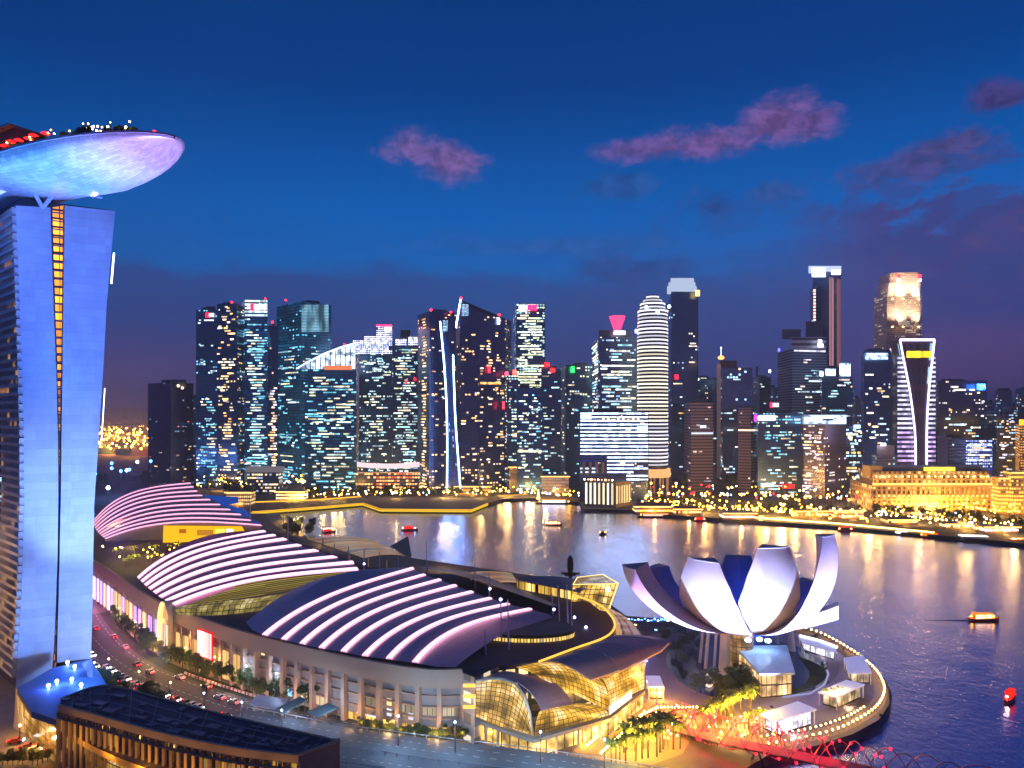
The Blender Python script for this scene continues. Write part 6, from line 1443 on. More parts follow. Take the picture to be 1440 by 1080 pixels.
# skirting: white lit ground floor
m = MB(); bs = [G(669, 1012, 9), G(750, 1040, 9), G(858, 1010, 9), G(906, 972, 9)]; lw = [Vector((p.x, p.y+1.2, 3)) for p in bs]; bs2 = [Vector((p.x, p.y+1.2, 9)) for p in bs]
m.grid([bs2, lw]); m.build('ground_floor_glass', gridglass('gf_glass', (255, 205, 110), 1.5, 3.5, 7, 0.6, seed=10), gv)
m = MB(); m.grid([[p+Vector((0, -1.2, 0.5)) for p in bs], [p+Vector((0, -1.2, -0.6)) for p in bs]]); m.grid([[p+Vector((0, 1.3, 0.5)) for p in bs], [p+Vector((0, -1.2, 0.5)) for p in bs]]); m.build('floor_ledge', pbr('ledge', (0.4, 0.33, 0.25), 0.7), gv)
for i in range(6):
    p = bs[0].lerp(bs[1], i/5) if i < 3 else bs[1].lerp(bs[2], (i-2)/3.5); m = MB(); m.tube([(p.x, p.y-0.5, 3), (p.x, p.y-0.5, 9)], 0.5, 8); m.build('column', cream, gv)
for x, y, z in ((690, 1030, 6), (760, 1050, 6), (820, 1035, 6), (870, 1000, 6), (900, 985, 6)): p = G(x, y, z); plight(gv, p, (255, 190, 80), 2600, 0.5)
# bright white shop front on the right end
m = MB(); m.face([G(856, 1000, 8)-Vector((0, .8, 4)), G(888, 985, 8)-Vector((0, .8, 4)), G(888, 985, 8)-Vector((0, .8, -4)), G(856, 1000, 8)-Vector((0, .8, -2))]); m.build('shop_front', em('shop_white', lin((255, 232, 190)), 1.8), gv)
# corner block between wall and atrium
m = MB(); e_ = wl[-1]; fp = [(e_.x, e_.y), (P(668, 0, 229).x, 229), (P(720, 0, 245).x, 245), (e_.x+8, e_.y+30)]
m.prism(fp, 3, 24.6); m.build('corner_block', [facade('fc_corner', (0.2, 0.17, 0.15), 5, 7, 0.2, (255, 205, 140), (255, 235, 200), 0.4, 0.8, seed=88, frame=(0.4, 0.33, 0.28)), ROOF], mall)
m = MB()
for y in (965, 980, 995): p = P(660, y, 228); m.box((p.x, p.y-0.6, p.z), (4, 0.8, 0.9))
m.build('light_bar', em('bar_gold', lin((255, 200, 90)), 1.4), mall)
# ------------------------------------------------------------------ lotus shaped museum
MC = Vector((94.0, 291.0)); ZB = 21.0
mus = thing('lotus_museum', 'white lotus shaped museum with upturned petals, floodlit blue white beside the bay', 'museum', (MC.x, MC.y, 3))
PET = seamed('petal_skin', (0.80, 0.80, 0.82), 3.2, 2.4, 0.93, 0.42, 0.05); PIN = pbr('petal_inner', (0.22, 0.18, 0.28), 0.5, 0, 0.1)  # dark inner colour carries the shade where the floodlights miss
def petal(phi, R, zt, prof, amax, depth, p_=0.75, lean=0.0, nm='petal', box=False, n=30):
    """phi 0 points to the camera, positive to the right; prof: half width at fractions of the length"""
    ph = math.radians(phi); d = Vector((math.sin(ph), -math.cos(ph), 0)); sd = Vector((math.cos(ph), math.sin(ph), 0)); am = math.radians(amax)
    H = (zt-ZB)/(1-math.cos(am)); outer = []; inner = []
    root_ = None
    for i in range(n+1):
        f = i/n; a = am*(0.05+0.95*f); r = R*abs(math.sin(a))**p_*(1 if a < math.pi/2 else 1); z = ZB+H*(1-math.cos(a))
        c = Vector((MC.x, MC.y, 0))+d*r+sd*(lean*f*f); c.z = z
        # direction towards the inside of the bowl
        nx = -math.sin(a); inn = (d*(-math.sin(a)) + Vector((0, 0, max(0.0, math.cos(a))))).normalized()
        w = interp([(k/(len(prof)-1)*10, v) for k, v in enumerate(prof)], 0)[1] if False else None
        k = f*(len(prof)-1); j = min(int(k), len(prof)-2); w = prof[j]+(prof[j+1]-prof[j])*(k-j)
        row = []
        for q in range(9):
            s_ = -1+q/4; row.append(c+sd*(w*s_)+inn*(s_*s_*w*0.16))
        outer.append(row); dd = depth*(0.25+0.75*math.sin(min(1, f*1.15)*math.pi/2))
        inner.append([row[0], c+inn*dd, row[-1]])
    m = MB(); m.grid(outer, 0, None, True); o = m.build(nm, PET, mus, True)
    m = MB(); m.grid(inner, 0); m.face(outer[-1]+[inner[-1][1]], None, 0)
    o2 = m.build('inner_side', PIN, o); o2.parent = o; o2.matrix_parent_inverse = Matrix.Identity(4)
    # thin pale rim along the cut top
    m = MB(); m.tube([p+Vector((0, 0, .1)) for p in outer[-1]], 0.28, 5); o3 = m.build('rim', PET, o); o3.matrix_parent_inverse = Matrix.Identity(4)
    return outer
petal(-47, 30, 53.5, (8, 12, 13.4, 13.0, 10.8, 6.8), 98, 9)
petal(12, 24.5, 59, (8, 12.2, 13.2, 13.0, 10.8, 6.8), 100, 9)
petal(44, 36.5, 64, (5, 10, 12.5, 12.5, 10.0, 5.5), 102, 6)
petal(-72, 53, 50, (5, 10, 12, 11, 8.5, 5.5), 80, 9.5, 0.9)
petal(-128, 40, 42, (3, 7.5, 9, 8.5, 7.5, 5), 84, 8)
petal(-160, 30, 43, (3, 8, 10, 9.5, 8, 5.5), 92, 8)
petal(165, 28, 46, (3, 8, 10, 9.5, 8, 5.5), 94, 8)
petal(130, 30, 45, (3, 8, 10, 9.5, 8, 5.5), 94, 8)
petal(100, 31, 40, (3, 7, 9, 8.5, 7, 5), 88, 8)
# low open ended petal with a square window
c = Vector((MC.x, MC.y, 0)); ph = math.radians(66); d = Vector((math.sin(ph), -math.cos(ph), 0)); sd = Vector((math.cos(ph), math.sin(ph), 0))
rows = []
for i in range(9):
    f = i/8; r = 6+30*f; z = ZB+1.0+8.5*f**1.7; hw2 = 3.4; hh = 1.6+1.0*f; cc = c+d*r; cc.z = z
    rows.append([cc+sd*-hw2, cc+sd*hw2, cc+sd*hw2+Vector((0, 0, 2*hh)), cc-sd*hw2+Vector((0, 0, 2*hh)), cc+sd*-hw2])
m = MB(); m.grid(rows); lp = m.build('low_petal', PET, mus)
e = rows[-1]; m = MB(); cc = (e[0]+e[2])/2; m.face([cc+(q-cc)*0.74+d*0.15 for q in e[:4]]); w_ = m.build('end_window', em('dusk_glass', (0.01, 0.05, 0.16), 1.0), lp); w_.matrix_parent_inverse = Matrix.Identity(4)
m = MB()
for a_, b_ in ((0, 1), (1, 2), (2, 3), (3, 0)):
    A_0, B_0 = e[a_], e[b_]; m.face([A_0+d*.1, B_0+d*.1, cc+(B_0-cc)*.74+d*.1, cc+(A_0-cc)*.74+d*.1])
w_ = m.build('window_frame', PET, lp); w_.matrix_parent_inverse = Matrix.Identity(4)
# supports
m = MB(); m.prism([(MC.x+4.6*math.cos(i*math.pi/8), MC.y+4.6*math.sin(i*math.pi/8)) for i in range(16)], 3, ZB+3); m.build('core_drum', gridglass('drum', (255, 190, 120), 0.35, 2, 3, 0.6, seed=11), mus)
COLM = pbr('museum_column', (0.6, 0.58, 0.66), 0.5, 0, 0.05)
for x, y, w, w2 in ((1018, 948, 2.4, 3.4), (992, 940, 0.9, 1), (1004, 944, 0.7, 0.8), (1114, 915, 2.0, 2.2), (1093, 905, 1.2, 1.2), (984, 932, 0.8, .8)):
    p = G(x, y, 3); m = MB(); m.tube([(p.x, p.y, 3), (p.x+(MC.x-p.x)*0.12, p.y+(MC.y-p.y)*0.12, ZB+4.5)], w2*0.72, 4 if w > 2 else 8, 0, w*0.8); m.build('support_column', COLM, mus)
# entrance canopy under the bowl
ent = thing('entrance_canopy', 'pale blue sloping glass canopy over the lit entrance under the museum bowl', 'canopy', G(1075, 948, 3))
q = [P(1033, 908, 292), P(1107, 907, 292), P(1118, 946, 268), P(1068, 947, 265)]
m = MB(); m.face([q[3], q[2], q[1], q[0]]); m.face([p-Vector((0, 0, .6)) for p in q]); m.grid([[q[3], q[2]], [q[3]-Vector((0, 0, .8)), q[2]-Vector((0, 0, .8))]]); m.build('roof', pbr('canopy_blue', (0.45, 0.58, 0.72), 0.35), ent)
m = MB(); a, b2 = q[3]+Vector((1, 1, -.8)), q[2]+Vector((-1, 1, -.8)); m.face([Vector((a.x, a.y, 3)), Vector((b2.x, b2.y, 3)), b2, a], [(0, 0), (13, 0), (13, 5), (0, 5)]); c_ = q[0]+Vector((0, 0, -1)); m.face([Vector((c_.x, c_.y, 3)), Vector((a.x, a.y, 3)), a, c_], [(0, 0), (24, 0), (24, 5), (0, 9)]); m.build('lit_glass', gridglass('ent_glass', (255, 200, 130), 1.3, 2.2, 2.6, 0.6, seed=12), ent)
for x, y in ((1052, 900), (1068, 899), (1080, 901)): p = P(x, y, 286); m = MB(); m.ball(p, 1.3, 0, 8, 5, 0.6); m.build('flood_lamp', COOL, ent)
# museum floodlights, on the ground round the bowl
def flood(px, py, tgt, col, w, ang=80):
    p = G(px, py, 3.0); r = thing('ground_floodlight', f'ground floodlight on the plaza aimed at the museum petals', 'lamp', p, 'museum floodlights')
    m = MB(); m.box((p.x, p.y, 3), (0.9, 0.6, 0.7)); m.build('housing', METAL, r); spot(r, (p.x, p.y, 4.4), tgt, col, w, ang, 1.0)
flood(985, 1000, (MC.x-21, MC.y-20, 36), (150, 170, 255), 380000, 75)
flood(1000, 960, (MC.x-26, MC.y-22, 24), (170, 185, 255), 30000, 90)
flood(1085, 995, (MC.x+6, MC.y-24, 38), (165, 180, 255), 400000, 75)
flood(1105, 965, (MC.x+8, MC.y-24, 28), (180, 190, 255), 40000, 90)
flood(1238, 1006, (MC.x+27, MC.y-24, 44), (190, 175, 255), 560000, 80)
flood(1165, 960, (MC.x+20, MC.y-16, 28), (160, 170, 255), 50000, 90)
flood(905, 975, (MC.x-40, MC.y-12, 36), (190, 140, 255), 240000, 70)
flood(900, 900, (MC.x-40, MC.y, 30), (90, 110, 255), 60000, 90)
flood(1060, 868, (MC.x+0, MC.y+20, 40), (30, 90, 255), 120000, 120)
for zz_ in (0,):
    r = thing('bowl_uplight', 'blue uplight in the open centre of the museum bowl', 'lamp', (MC.x, MC.y, ZB+4)); m = MB(); m.box((MC.x, MC.y, ZB+3.2), (2, 2, 0.6)); m.build('housing', METAL, r); plight(r, (MC.x, MC.y, ZB+12), (20, 80, 255), 16000, 3)

# ------------------------------------------------------------------ promontory: plaza, pond, ring walk
def gp(pts, z=3.0): return [G(*p, z) for p in pts]
def sheet(name, pts, z, mat, kind='structure', sm=True):
    l = [tuple(G(*p, z)) for p in pts]; l = smoothline(l+[l[0]], len(l)*5)[:-1] if sm else l
    a = sum(l[i][0]*l[(i+1) % len(l)][1]-l[(i+1) % len(l)][0]*l[i][1] for i in range(len(l)))
    if a < 0: l = l[::-1]
    m = MB(); m.face(l); o = m.build(name, mat); o['kind'] = kind; return o
sheet('plaza', [(905, 985), (905, 900), (960, 890), (1120, 890), (1180, 915), (1212, 950), (1205, 990), (1150, 1020), (1060, 1030), (960, 1010)], 3.02, PLAZA)
pond = sheet('lily_pond', [(940, 905), (1000, 893), (1110, 905), (1150, 930), (1163, 948), (1150, 966), (1110, 982), (1060, 985), (985, 975), (940, 940)], 3.05, _m.get('pond') or pbr('pond_water', (0.02, 0.03, 0.06), 0.12, 0, 0.6, 0.4))
PP = pbr('plaza_path', (0.42, 0.34, 0.46), 0.6, 0, 0.12)
sheet('pond_path', [(1050, 960), (1100, 975), (1150, 968), (1176, 952), (1178, 930), (1150, 905), (1118, 893), (1130, 892), (1176, 914), (1205, 945), (1196, 975), (1150, 1000), (1080, 1005), (1040, 985)], 3.09, PP)
sheet('lily_bed', [(1120, 922), (1150, 934), (1162, 950), (1148, 964), (1112, 978), (1100, 976), (1130, 962), (1138, 945)], 3.13, GRASS)
tag(lb := MB().tube([tuple(G(*p, 3.6)) for p in ((1101, 980), (1140, 975), (1160, 962), (1165, 947), (1158, 932))], 0.35, 6).build('pond_kerb', em('kerb_lit', lin((200, 200, 255)), 0.5)), 'pale curved kerb around the lily bed right of the museum', 'kerb')
wave = smoothline([tuple(G(*p, 3.8)) for p in ((994, 949), (1001, 953), (1003, 959), (998, 965), (993, 963))], 12)
tag(MB().tube(wave, 0.5, 6).build('curved_bench', em('bench_lit', lin((255, 220, 200)), 1.2)), 'small glowing curved bench on the dark plaza left of the museum column', 'bench')
# ring walk lamps
ringp = [(1122, 884), (1160, 896), (1203, 920), (1233, 944), (1247, 966), (1247, 984), (1235, 1002), (1208, 1020), (1176, 1034), (1127, 1046), (1093, 1052), (1062, 1056)]
rl = smoothline([tuple(G(*p, 3.0)) for p in ringp], 120)
for i in range(58):
    x, y, z = interp(rl, i/57); lamp((x*0.995-0.6, y, 3), 'w', 'ring walk lamps', 'small warm globe lamp in the row along the outer edge of the ring walk', 0.36, 1.6, 'bollard_lamp')
sheet('ring_walk', ringp+[(1060, 1040), (1120, 1032), (1190, 1012), (1222, 990), (1228, 965), (1200, 932), (1150, 903), (1118, 890)], 3.06, pbr('ring_paving', (0.30, 0.21, 0.17), 0.7))
rin = smoothline([tuple(G(*p, 3.0)) for p in ((1215, 1000), (1190, 1014), (1150, 1028), (1110, 1036), (1070, 1042))], 30)
for i in range(22): x, y, z = interp(rin, i/21); lamp((x, y, 3), 'w', 'inner ring walk lamps', 'small warm globe lamp in the inner row by the long pavilions', 0.3, 1.4, 'bollard_lamp')
m = MB(); m.tube([(x, y, 1.8) for x, y, z in rl], 1.3, 4); tag(m.build('ring_seawall', pbr('seawall', (0.12, 0.08, 0.07), 0.8)), 'dark curved sea wall under the ring walk lamps', 'sea wall')
for i in range(4): x, y, z = interp(rl, 0.35+i*0.15); l = bpy.data.objects; 
# pavilions
WR = pbr('white_roof', (0.80, 0.76, 0.86), 0.45, 0, 0.08, 0.4)
_b = WR.node_tree.nodes['Principled BSDF']; _b.inputs['Emission Color'].default_value = (*lin((200, 195, 255)), 1); _b.inputs['Emission Strength'].default_value = 0.35   # even glow put into the opaque roof to brighten it
def pavilion(lab, q, zt, lit, st, posts=True, front=True):
    pts = [G(x, y, zt) for x, y in q]; c = sum(pts, Vector())/4
    r = thing('pavilion', lab, 'pavilion', (c.x, c.y, 3)); m = MB()
    m.face(pts[::-1] if False else pts); m.face([p-Vector((0, 0, .5)) for p in pts[::-1]]); lp_ = pts+[pts[0]]; m.grid([lp_, [p-Vector((0, 0, .5)) for p in lp_]]); m.build('roof', WR, r)
    ins_ = [c+(p-c)*0.8 for p in pts]
    if front:
        m = MB(); k = [Vector((p.x, p.y, 3)) for p in ins_]; k2 = [Vector((p.x, p.y, zt-.6)) for p in ins_]
        for i in range(4):
            j = (i+1) % 4; w = (k[j]-k[i]).length; m.face([k[i], k[j], k2[j], k2[i]], [(0, 0), (w, 0), (w, zt-3.6), (0, zt-3.6)])
        m.build('glass_walls', gridglass(f'pav{lab[:6]}{zt}', lit, st, 2.4, 4.8, 0.7, seed=q[0][0] % 13), r)
    for p in pts: pp = c+(p-c)*0.93; m = MB(); m.tube([(pp.x, pp.y, 3), (pp.x, pp.y, zt-.5)], 0.22, 6); m.build('post', WHITEP, r)
    plight(r, (c.x, c.y-6, 4.5), lit, 900, 0.4); return r
pavilion('long pavilion with a white roof and bright white lit front, nearest to the red bridge', [(1068, 1004), (1090, 1014), (1148, 997), (1122, 986)], 8.5, (235, 230, 255), 2.6)
pavilion('white roofed pavilion in the middle of the row on the ring walk', [(1150, 973), (1176, 980), (1216, 962), (1190, 956)], 8, (255, 220, 170), 0.8)
pavilion('white roofed pavilion furthest right beside the water', [(1186, 925), (1194, 946), (1226, 946), (1214, 921)], 8, (255, 225, 190), 1.0)
pavilion('glowing white pavilion behind the museum with the brightest roof', [(1122, 893), (1128, 903), (1178, 918), (1172, 905)], 7, (235, 235, 255), 2.4)
m = MB(); a, b2 = G(1125, 894, 7.3), G(1150, 900, 7.3); m.tube([a, b2], 0.6, 5); a, b2 = G(1153, 901, 7.3), G(1177, 910, 7.3); m.tube([a, b2], 0.6, 5); tag(m.build('roof_light_tube', em('tube_w', lin((215, 230, 255)), 4)), 'two white glowing tubes on the pavilion roof behind the museum', 'lamp')
for i in range(14): p = G(884+i*4.6, 874+rr.uniform(-1, 2), 5); lamp((p.x, p.y, 3), 'b' if i % 3 else 'c', 'blue pier lamps', 'blue white lamp in the short row on the quay left of the museum', 0.55, 2.5)
m = MB(); a = G(885, 884, 3); b2 = G(965, 892, 3); fp = [(a.x, a.y), (b2.x, b2.y), (b2.x, b2.y+9), (a.x, a.y+9)]; m.prism(fp, 3, 6); jj = thing('quay_kiosk', 'low dark kiosk block behind the left petal with small lights', 'kiosk', (a.x+12, a.y+4, 3)); m.build('wall', [facade('fc_kiosk', (0.03, 0.03, 0.05), 2, 1.5, 0.25, seed=90, st=1.5), ROOF], jj)
pavilion('small blue roofed kiosk with a gold lit base right of the glass atrium', [(908, 950), (912, 966), (934, 966), (928, 950)], 8, (255, 190, 90), 2.2)
# dark groves on the plaza
rr = random.Random(21)
for x, y, s in ((980, 975, 0.9), (1008, 978, 1.05), (1022, 985, 1.0), (1040, 975, 1.15), (1056, 980, 1.0), (1030, 965, 0.9), (1063, 965, 0.9), (950, 920, 0.7), (962, 912, 0.7), (975, 905, 0.7), (985, 918, .8), (960, 935, .6), (935, 900, .6), (1145, 905, .5)):
    p = G(x, y, 3); plant(rr.choice(T_R[:2]), p.x, p.y, 3, s, 'dark round tree on the museum plaza', 'dark round trees on the museum plaza')
for i in range(16):
    p = G(rr.uniform(1130, 1200), rr.uniform(915, 985), 3)
    if i % 2: plant(T_R[2], p.x, p.y, 3, rr.uniform(0.25, 0.4), 'small shrub beside the lily bed', 'shrubs by the lily bed')
# palms, with unseen amber lamps added near the crowns to brighten them
def palm_row(pts, n, lab, grp, s=1.0, crown_fill=True, z0=3.0):
    ln_ = [tuple(G(*p, z0)) for p in pts]
    for i in range(n):
        x, y, z = interp(ln_, (i+0.5)/n); x += rr.uniform(-1.2, 1.2); y += rr.uniform(-1.5, 1.5)
        plant(rr.choice(T_P), x, y, z0, s*rr.uniform(0.85, 1.15), lab, grp)
        if crown_fill and i % 2 == 0: plight(None, (x+0.8, y-3.2, z0+7.5), (255, 215, 80), 1500, 0.4, 'palm_fill_light')
palm_row([(855, 1085), (900, 1068), (955, 1050)], 12, 'palm lit amber in the front cluster beside the road', 'palms beside the road', 1.15)
palm_row([(870, 1062), (920, 1045), (950, 1035)], 9, 'palm lit amber in the row behind the front cluster', 'second row of palms', 1.1)
palm_row([(985, 1030), (1020, 1010), (1060, 998)], 13, 'palm lit amber between the dark grove and the red bridge', 'palms by the grove', 1.0)
palm_row([(1005, 1018), (1040, 1003)], 7, 'palm in the lit double row by the grove', 'palms in the double row by the grove', 0.95)
palm_row([(1050, 1028), (1075, 1020)], 5, 'palm beside the nearest long pavilion', 'palms beside the nearest pavilion', 0.7)
palm_row([(1160, 990), (1185, 985)], 4, 'palm lit green between two pavilions', 'palms between the pavilions', 0.6)
palm_row([(150, 788), (220, 781), (290, 776)], 9, 'palm on the terrace between two striped roofs', 'palms on the roof terrace', 0.8, True, 24.8)
palm_row([(170, 800), (230, 790)], 6, 'palm at the front of the terrace between striped roofs', 'front palms on the roof terrace', 0.7, True, 24.8)
palm_row([(395, 735), (440, 752)], 4, 'palm on the bay promenade', 'palms on the bay promenade', 1.0)
# strings of step lights on the forecourt
def string(pts, n, lab, grp, r=0.34, k='w', h=1.2, z=3.0):
    ln_ = [tuple(G(*p, z)) for p in pts]
    for i in range(n): x, y, zz_ = interp(ln_, i/(n-1)); lamp((x, y, z), k, grp, lab, r, h, 'string_lamp')
string([(826, 1054), (880, 1008)], 20, 'tiny lamp in the left row of forecourt lights', 'left forecourt light row')
string([(845, 1065), (902, 1012)], 22, 'tiny lamp in the right row of forecourt lights', 'right forecourt light row')
string([(900, 1012), (925, 1000), (980, 1000)], 20, 'tiny lamp in the arc from forecourt to museum plaza', 'arc of plaza lights')
for i in range(46):
    p = G(rr.uniform(900, 1090), rr.uniform(1000, 1050), 3); k = rr.choice('wwy'); nm = 'white' if k == 'w' else 'amber'; lamp((p.x, p.y, 3), k, 'scattered plaza lamps, '+nm, f'small {nm} lamp scattered over the plaza by the red bridge', 0.3, rr.choice((1.0, 2.6)), 'plaza_lamp')
for x, y in ((880, 1020), (910, 1030), (940, 1020), (975, 1015), (1010, 1040), (870, 1045), (930, 990), (1045, 1025), (900, 1060)): p = G(x, y, 3); plight(None, (p.x, p.y, 8), (255, 185, 80), 5000, 0.6, 'plaza_light')
sheet('forecourt', [(800, 1062), (870, 990), (960, 985), (990, 1005), (960, 1060), (860, 1095)], 3.05, pbr('forecourt', (0.30, 0.22, 0.14), 0.7, 0, 0.2), sm=False)

# ------------------------------------------------------------------ red double helix footbridge
def helix(cl, R, lab):
    r = thing('helix_bridge', lab, 'bridge', cl[0]); n = 150; cl = smoothline(cl, n); red = em('led_red', lin((255, 25, 45)), 7)
    L = polylen(cl); tubes = [[], [], [], []]; leds = []
    for i, p in enumerate(cl):
        p = Vector(p); t = (Vector(cl[min(i+1, n-1)])-Vector(cl[max(i-1, 0)])).normalized(); sd = Vector((-t.y, t.x, 0)).normalized(); a = i/n*L/17*2*math.pi
        for k in range(2): b = a+k*math.pi; tubes[k].append(p+sd*R*math.cos(b)+Vector((0, 0, 1))*(R*math.sin(b)+R*0.55))
        for k in range(2): b = -a*1.0+k*math.pi+0.7; tubes[2+k].append(p+sd*(R*.86)*math.cos(b)+Vector((0, 0, 1))*(R*.86*math.sin(b)+R*0.55))
    m = MB(); sds = []
    for i, p in enumerate(cl):
        t = (Vector(cl[min(i+1, n-1)])-Vector(cl[max(i-1, 0)])).normalized(); sds.append(Vector((-t.y, t.x, 0)).normalized())
    m.grid([[Vector(p)+s_*3 for p, s_ in zip(cl, sds)], [Vector(p)-s_*3 for p, s_ in zip(cl, sds)]], 0, None, True); m.grid([[Vector(p)-s_*3-Vector((0, 0, .5)) for p, s_ in zip(cl, sds)], [Vector(p)+s_*3-Vector((0, 0, .5)) for p, s_ in zip(cl, sds)]], 0, None, True); m.build('deck', pbr('bridge_deck', (0.12, 0.06, 0.07), 0.7), r)
    for k, tb in enumerate(tubes): m = MB(); m.tube(tb, 0.16, 5); m.build('helix_tube', pbr('steel_red', (0.45, 0.12, 0.16), 0.35, 0.7), r)
    m = MB(); cnt = 0
    mesh = None
    for k, tb in enumerate(tubes):
        for i in range(k % 2, int(n*.8), 5 if k < 2 else 8):
            if cnt >= 96: break
            cnt += 1
            if mesh is None: mm = MB(); mm.ball((0, 0, 0), 0.42); o = mm.build('led_lamp', red, r); mesh = o; o.matrix_parent_inverse = Matrix()
            else: o = mesh.copy(); S.collection.objects.link(o)
            o.location = Vector(tb[i])-Vector(r.location)
    m = MB(); rl_ = random.Random(3)
    for tb in tubes:
        for i in range(0, int(n*.66)):
            for q_ in range(3 if i < n*.5 else 1): m.ball(Vector(tb[i]).lerp(Vector(tb[i+1]), rl_.random()), rl_.uniform(.1, .22), 0, 4, 2)
    o = m.build('led_string', red, r); o['kind'] = 'stuff'
    m = MB()
    for i in range(0, n-10, 8): m.tube([tubes[0][i], tubes[2][min(n-1, i+4)], tubes[1][min(n-1, i+9)]], 0.07, 4)
    m.build('cross_bars', pbr('steel_red', (0.45, 0.12, 0.16), 0.35, 0.7), r)
    m = MB()
    for i in range(30, n, 30): p = Vector(cl[i]); m.tube([(p.x-3, p.y, -1), (p.x, p.y, p.z-.5), (p.x+3, p.y, -1)], 0.5, 6)
    m.build('piers', METAL, r)
    for i in range(8, int(n*.62), 12): p = cl[i]; plight(r, (p[0], p[1], p[2]+3.5), (255, 15, 45), 2600, 0.3)
    return r
hb = helix([tuple(P(*p)) for p in ((915, 1012, 250), (960, 1026, 238), (1015, 1040, 226), (1075, 1052, 218), (1140, 1066, 210), (1215, 1082, 202), (1320, 1104, 194), (1480, 1135, 186))], 4.6, 'red glowing double helix footbridge running off the bottom right corner')
string([(930, 1004), (960, 1022), (1010, 1040), (1100, 1060)], 30, 'tiny red lamp on the approach to the helix bridge', 'red lamps at the bridge approach', 0.3, 'r', 1.4)
string([(960, 1000), (1010, 1018), (1070, 1030), (1110, 1046)], 26, 'tiny red lamp on the plaza side of the helix bridge', 'red lamps on the plaza side', 0.28, 'r', 2.6)

# ------------------------------------------------------------------ roads and foreground
def ribbon(name, cl, w, z, mat, kind='structure', n=60, thick=0.0, off=0.0):
    l = smoothline([tuple(p)[:2] for p in cl], n); A = []; B = []
    for i, p in enumerate(l):
        t = Vector((l[min(i+1, n-1)][0]-l[max(i-1, 0)][0], l[min(i+1, n-1)][1]-l[max(i-1, 0)][1])).normalized(); s_ = Vector((-t.y, t.x)); c_ = Vector(p)+s_*off
        A.append((c_.x+s_.x*w/2, c_.y+s_.y*w/2, z)); B.append((c_.x-s_.x*w/2, c_.y-s_.y*w/2, z))
    m = MB(); m.grid([A, B], 0, None, True)
    if thick: m.grid([B, [(x, y, z-thick) for x, y, _ in B]], 0, None, True); m.grid([[(x, y, z-thick) for x, y, _ in A], A], 0, None, True)
    o = m.build(name, mat); o['kind'] = kind; return o, l
AV = [G(*p, 3.2) for p in ((112, 866), (128, 892), (152, 918), (190, 945), (235, 965), (285, 983), (335, 999), (390, 1012), (450, 1024), (520, 1036))]
ribbon('avenue', AV, 22, 3.12, ASPH)
ribbon('pavement', AV, 9, 3.2, pbr('pavement', (0.28, 0.22, 0.17), 0.8, 0, 0.25, 0.3), off=19)
ribbon('verge', AV, 6, 3.16, GRASS, off=12)
ribbon('verge', AV, 9, 3.14, GRASS, off=-16)
LM = pbr('lane_paint', (0.7, 0.7, 0.68), 0.6)
for off in (-7, 0.0, 7):
    l = smoothline([tuple(p)[:2] for p in AV], 220); m = MB()
    for i in range(0, 218, 4):
        p, q = Vector(l[i]), Vector(l[i+2]); t = (q-p).normalized(); s_ = Vector((-t.y, t.x)); a = p+s_*off; b2 = q+s_*off; m.face([(a.x-s_.x*.08, a.y-s_.y*.08, 3.13), (b2.x-s_.x*.08, b2.y-s_.y*.08, 3.13), (b2.x+s_.x*.08, b2.y+s_.y*.08, 3.13), (a.x+s_.x*.08, a.y+s_.y*.08, 3.13)])
    o = m.build('lane_marking', LM); o['kind'] = 'structure'
HW = [(-62, 262), (-50, 243), (-25, 226), (5, 213), (36, 203), (80, 188), (140, 168), (260, 120)]
hwm = pbr('highway_asphalt', (0.10, 0.12, 0.14), 0.6, 0, 0.35, 0.25)
_, hl = ribbon('highway', [(-92, 250), (-75, 243.5), (-56, 236.3), (-37, 231), (-19, 226), (9, 219), (27, 213.5), (38, 209.7), (62, 201), (120, 178), (260, 125)], 30, 6.0, hwm, thick=1.5, off=-16)
for off, lab in ((-1.4, 'far'), (-15, 'middle'), (-24, 'near')):
    l = smoothline([(-92, 250), (-75, 243.5), (-56, 236.3), (-37, 231), (-19, 226), (9, 219), (27, 213.5), (38, 209.7), (62, 201), (120, 178), (260, 125)], 90); pts = []
    for i in range(90):
        t = Vector((l[min(i+1, 89)][0]-l[max(i-1, 0)][0], l[min(i+1, 89)][1]-l[max(i-1, 0)][1])).normalized(); s_ = Vector((-t.y, t.x)); pts.append((l[i][0]+s_.x*off, l[i][1]+s_.y*off, 7.0))
    r = thing('crash_barrier', f'{lab} pale crash barrier along the highway at the bottom', 'barrier', pts[0])
    m = MB(); m.tube(pts, 0.16, 4); m.build('rail', pbr('barrier', (0.45, 0.47, 0.5), 0.5, 0.4), r)
    m = MB()
    for i in range(0, 90, 2): m.box((pts[i][0], pts[i][1], 6.0), (0.25, 0.25, 1.1))
    m.build('posts', pbr('barrier', (0.45, 0.47, 0.5), 0.5, 0.4), r)
for off in (-5, -9, -19.5):
    l = smoothline([(-92, 250), (-75, 243.5), (-56, 236.3), (-37, 231), (-19, 226), (9, 219), (27, 213.5), (38, 209.7), (62, 201), (120, 178), (260, 125)], 300); m = MB()
    for i in range(0, 296, 5):
        p, q = Vector(l[i]), Vector(l[i+2]); t = (q-p).normalized(); s_ = Vector((-t.y, t.x)); a = p+s_*off; b2 = q+s_*off; m.face([(a.x-s_.x*.1, a.y-s_.y*.1, 6.02), (b2.x-s_.x*.1, b2.y-s_.y*.1, 6.02), (b2.x+s_.x*.1, b2.y+s_.y*.1, 6.02), (a.x+s_.x*.1, a.y+s_.y*.1, 6.02)])
    o = m.build('lane_marking', LM); o['kind'] = 'structure'
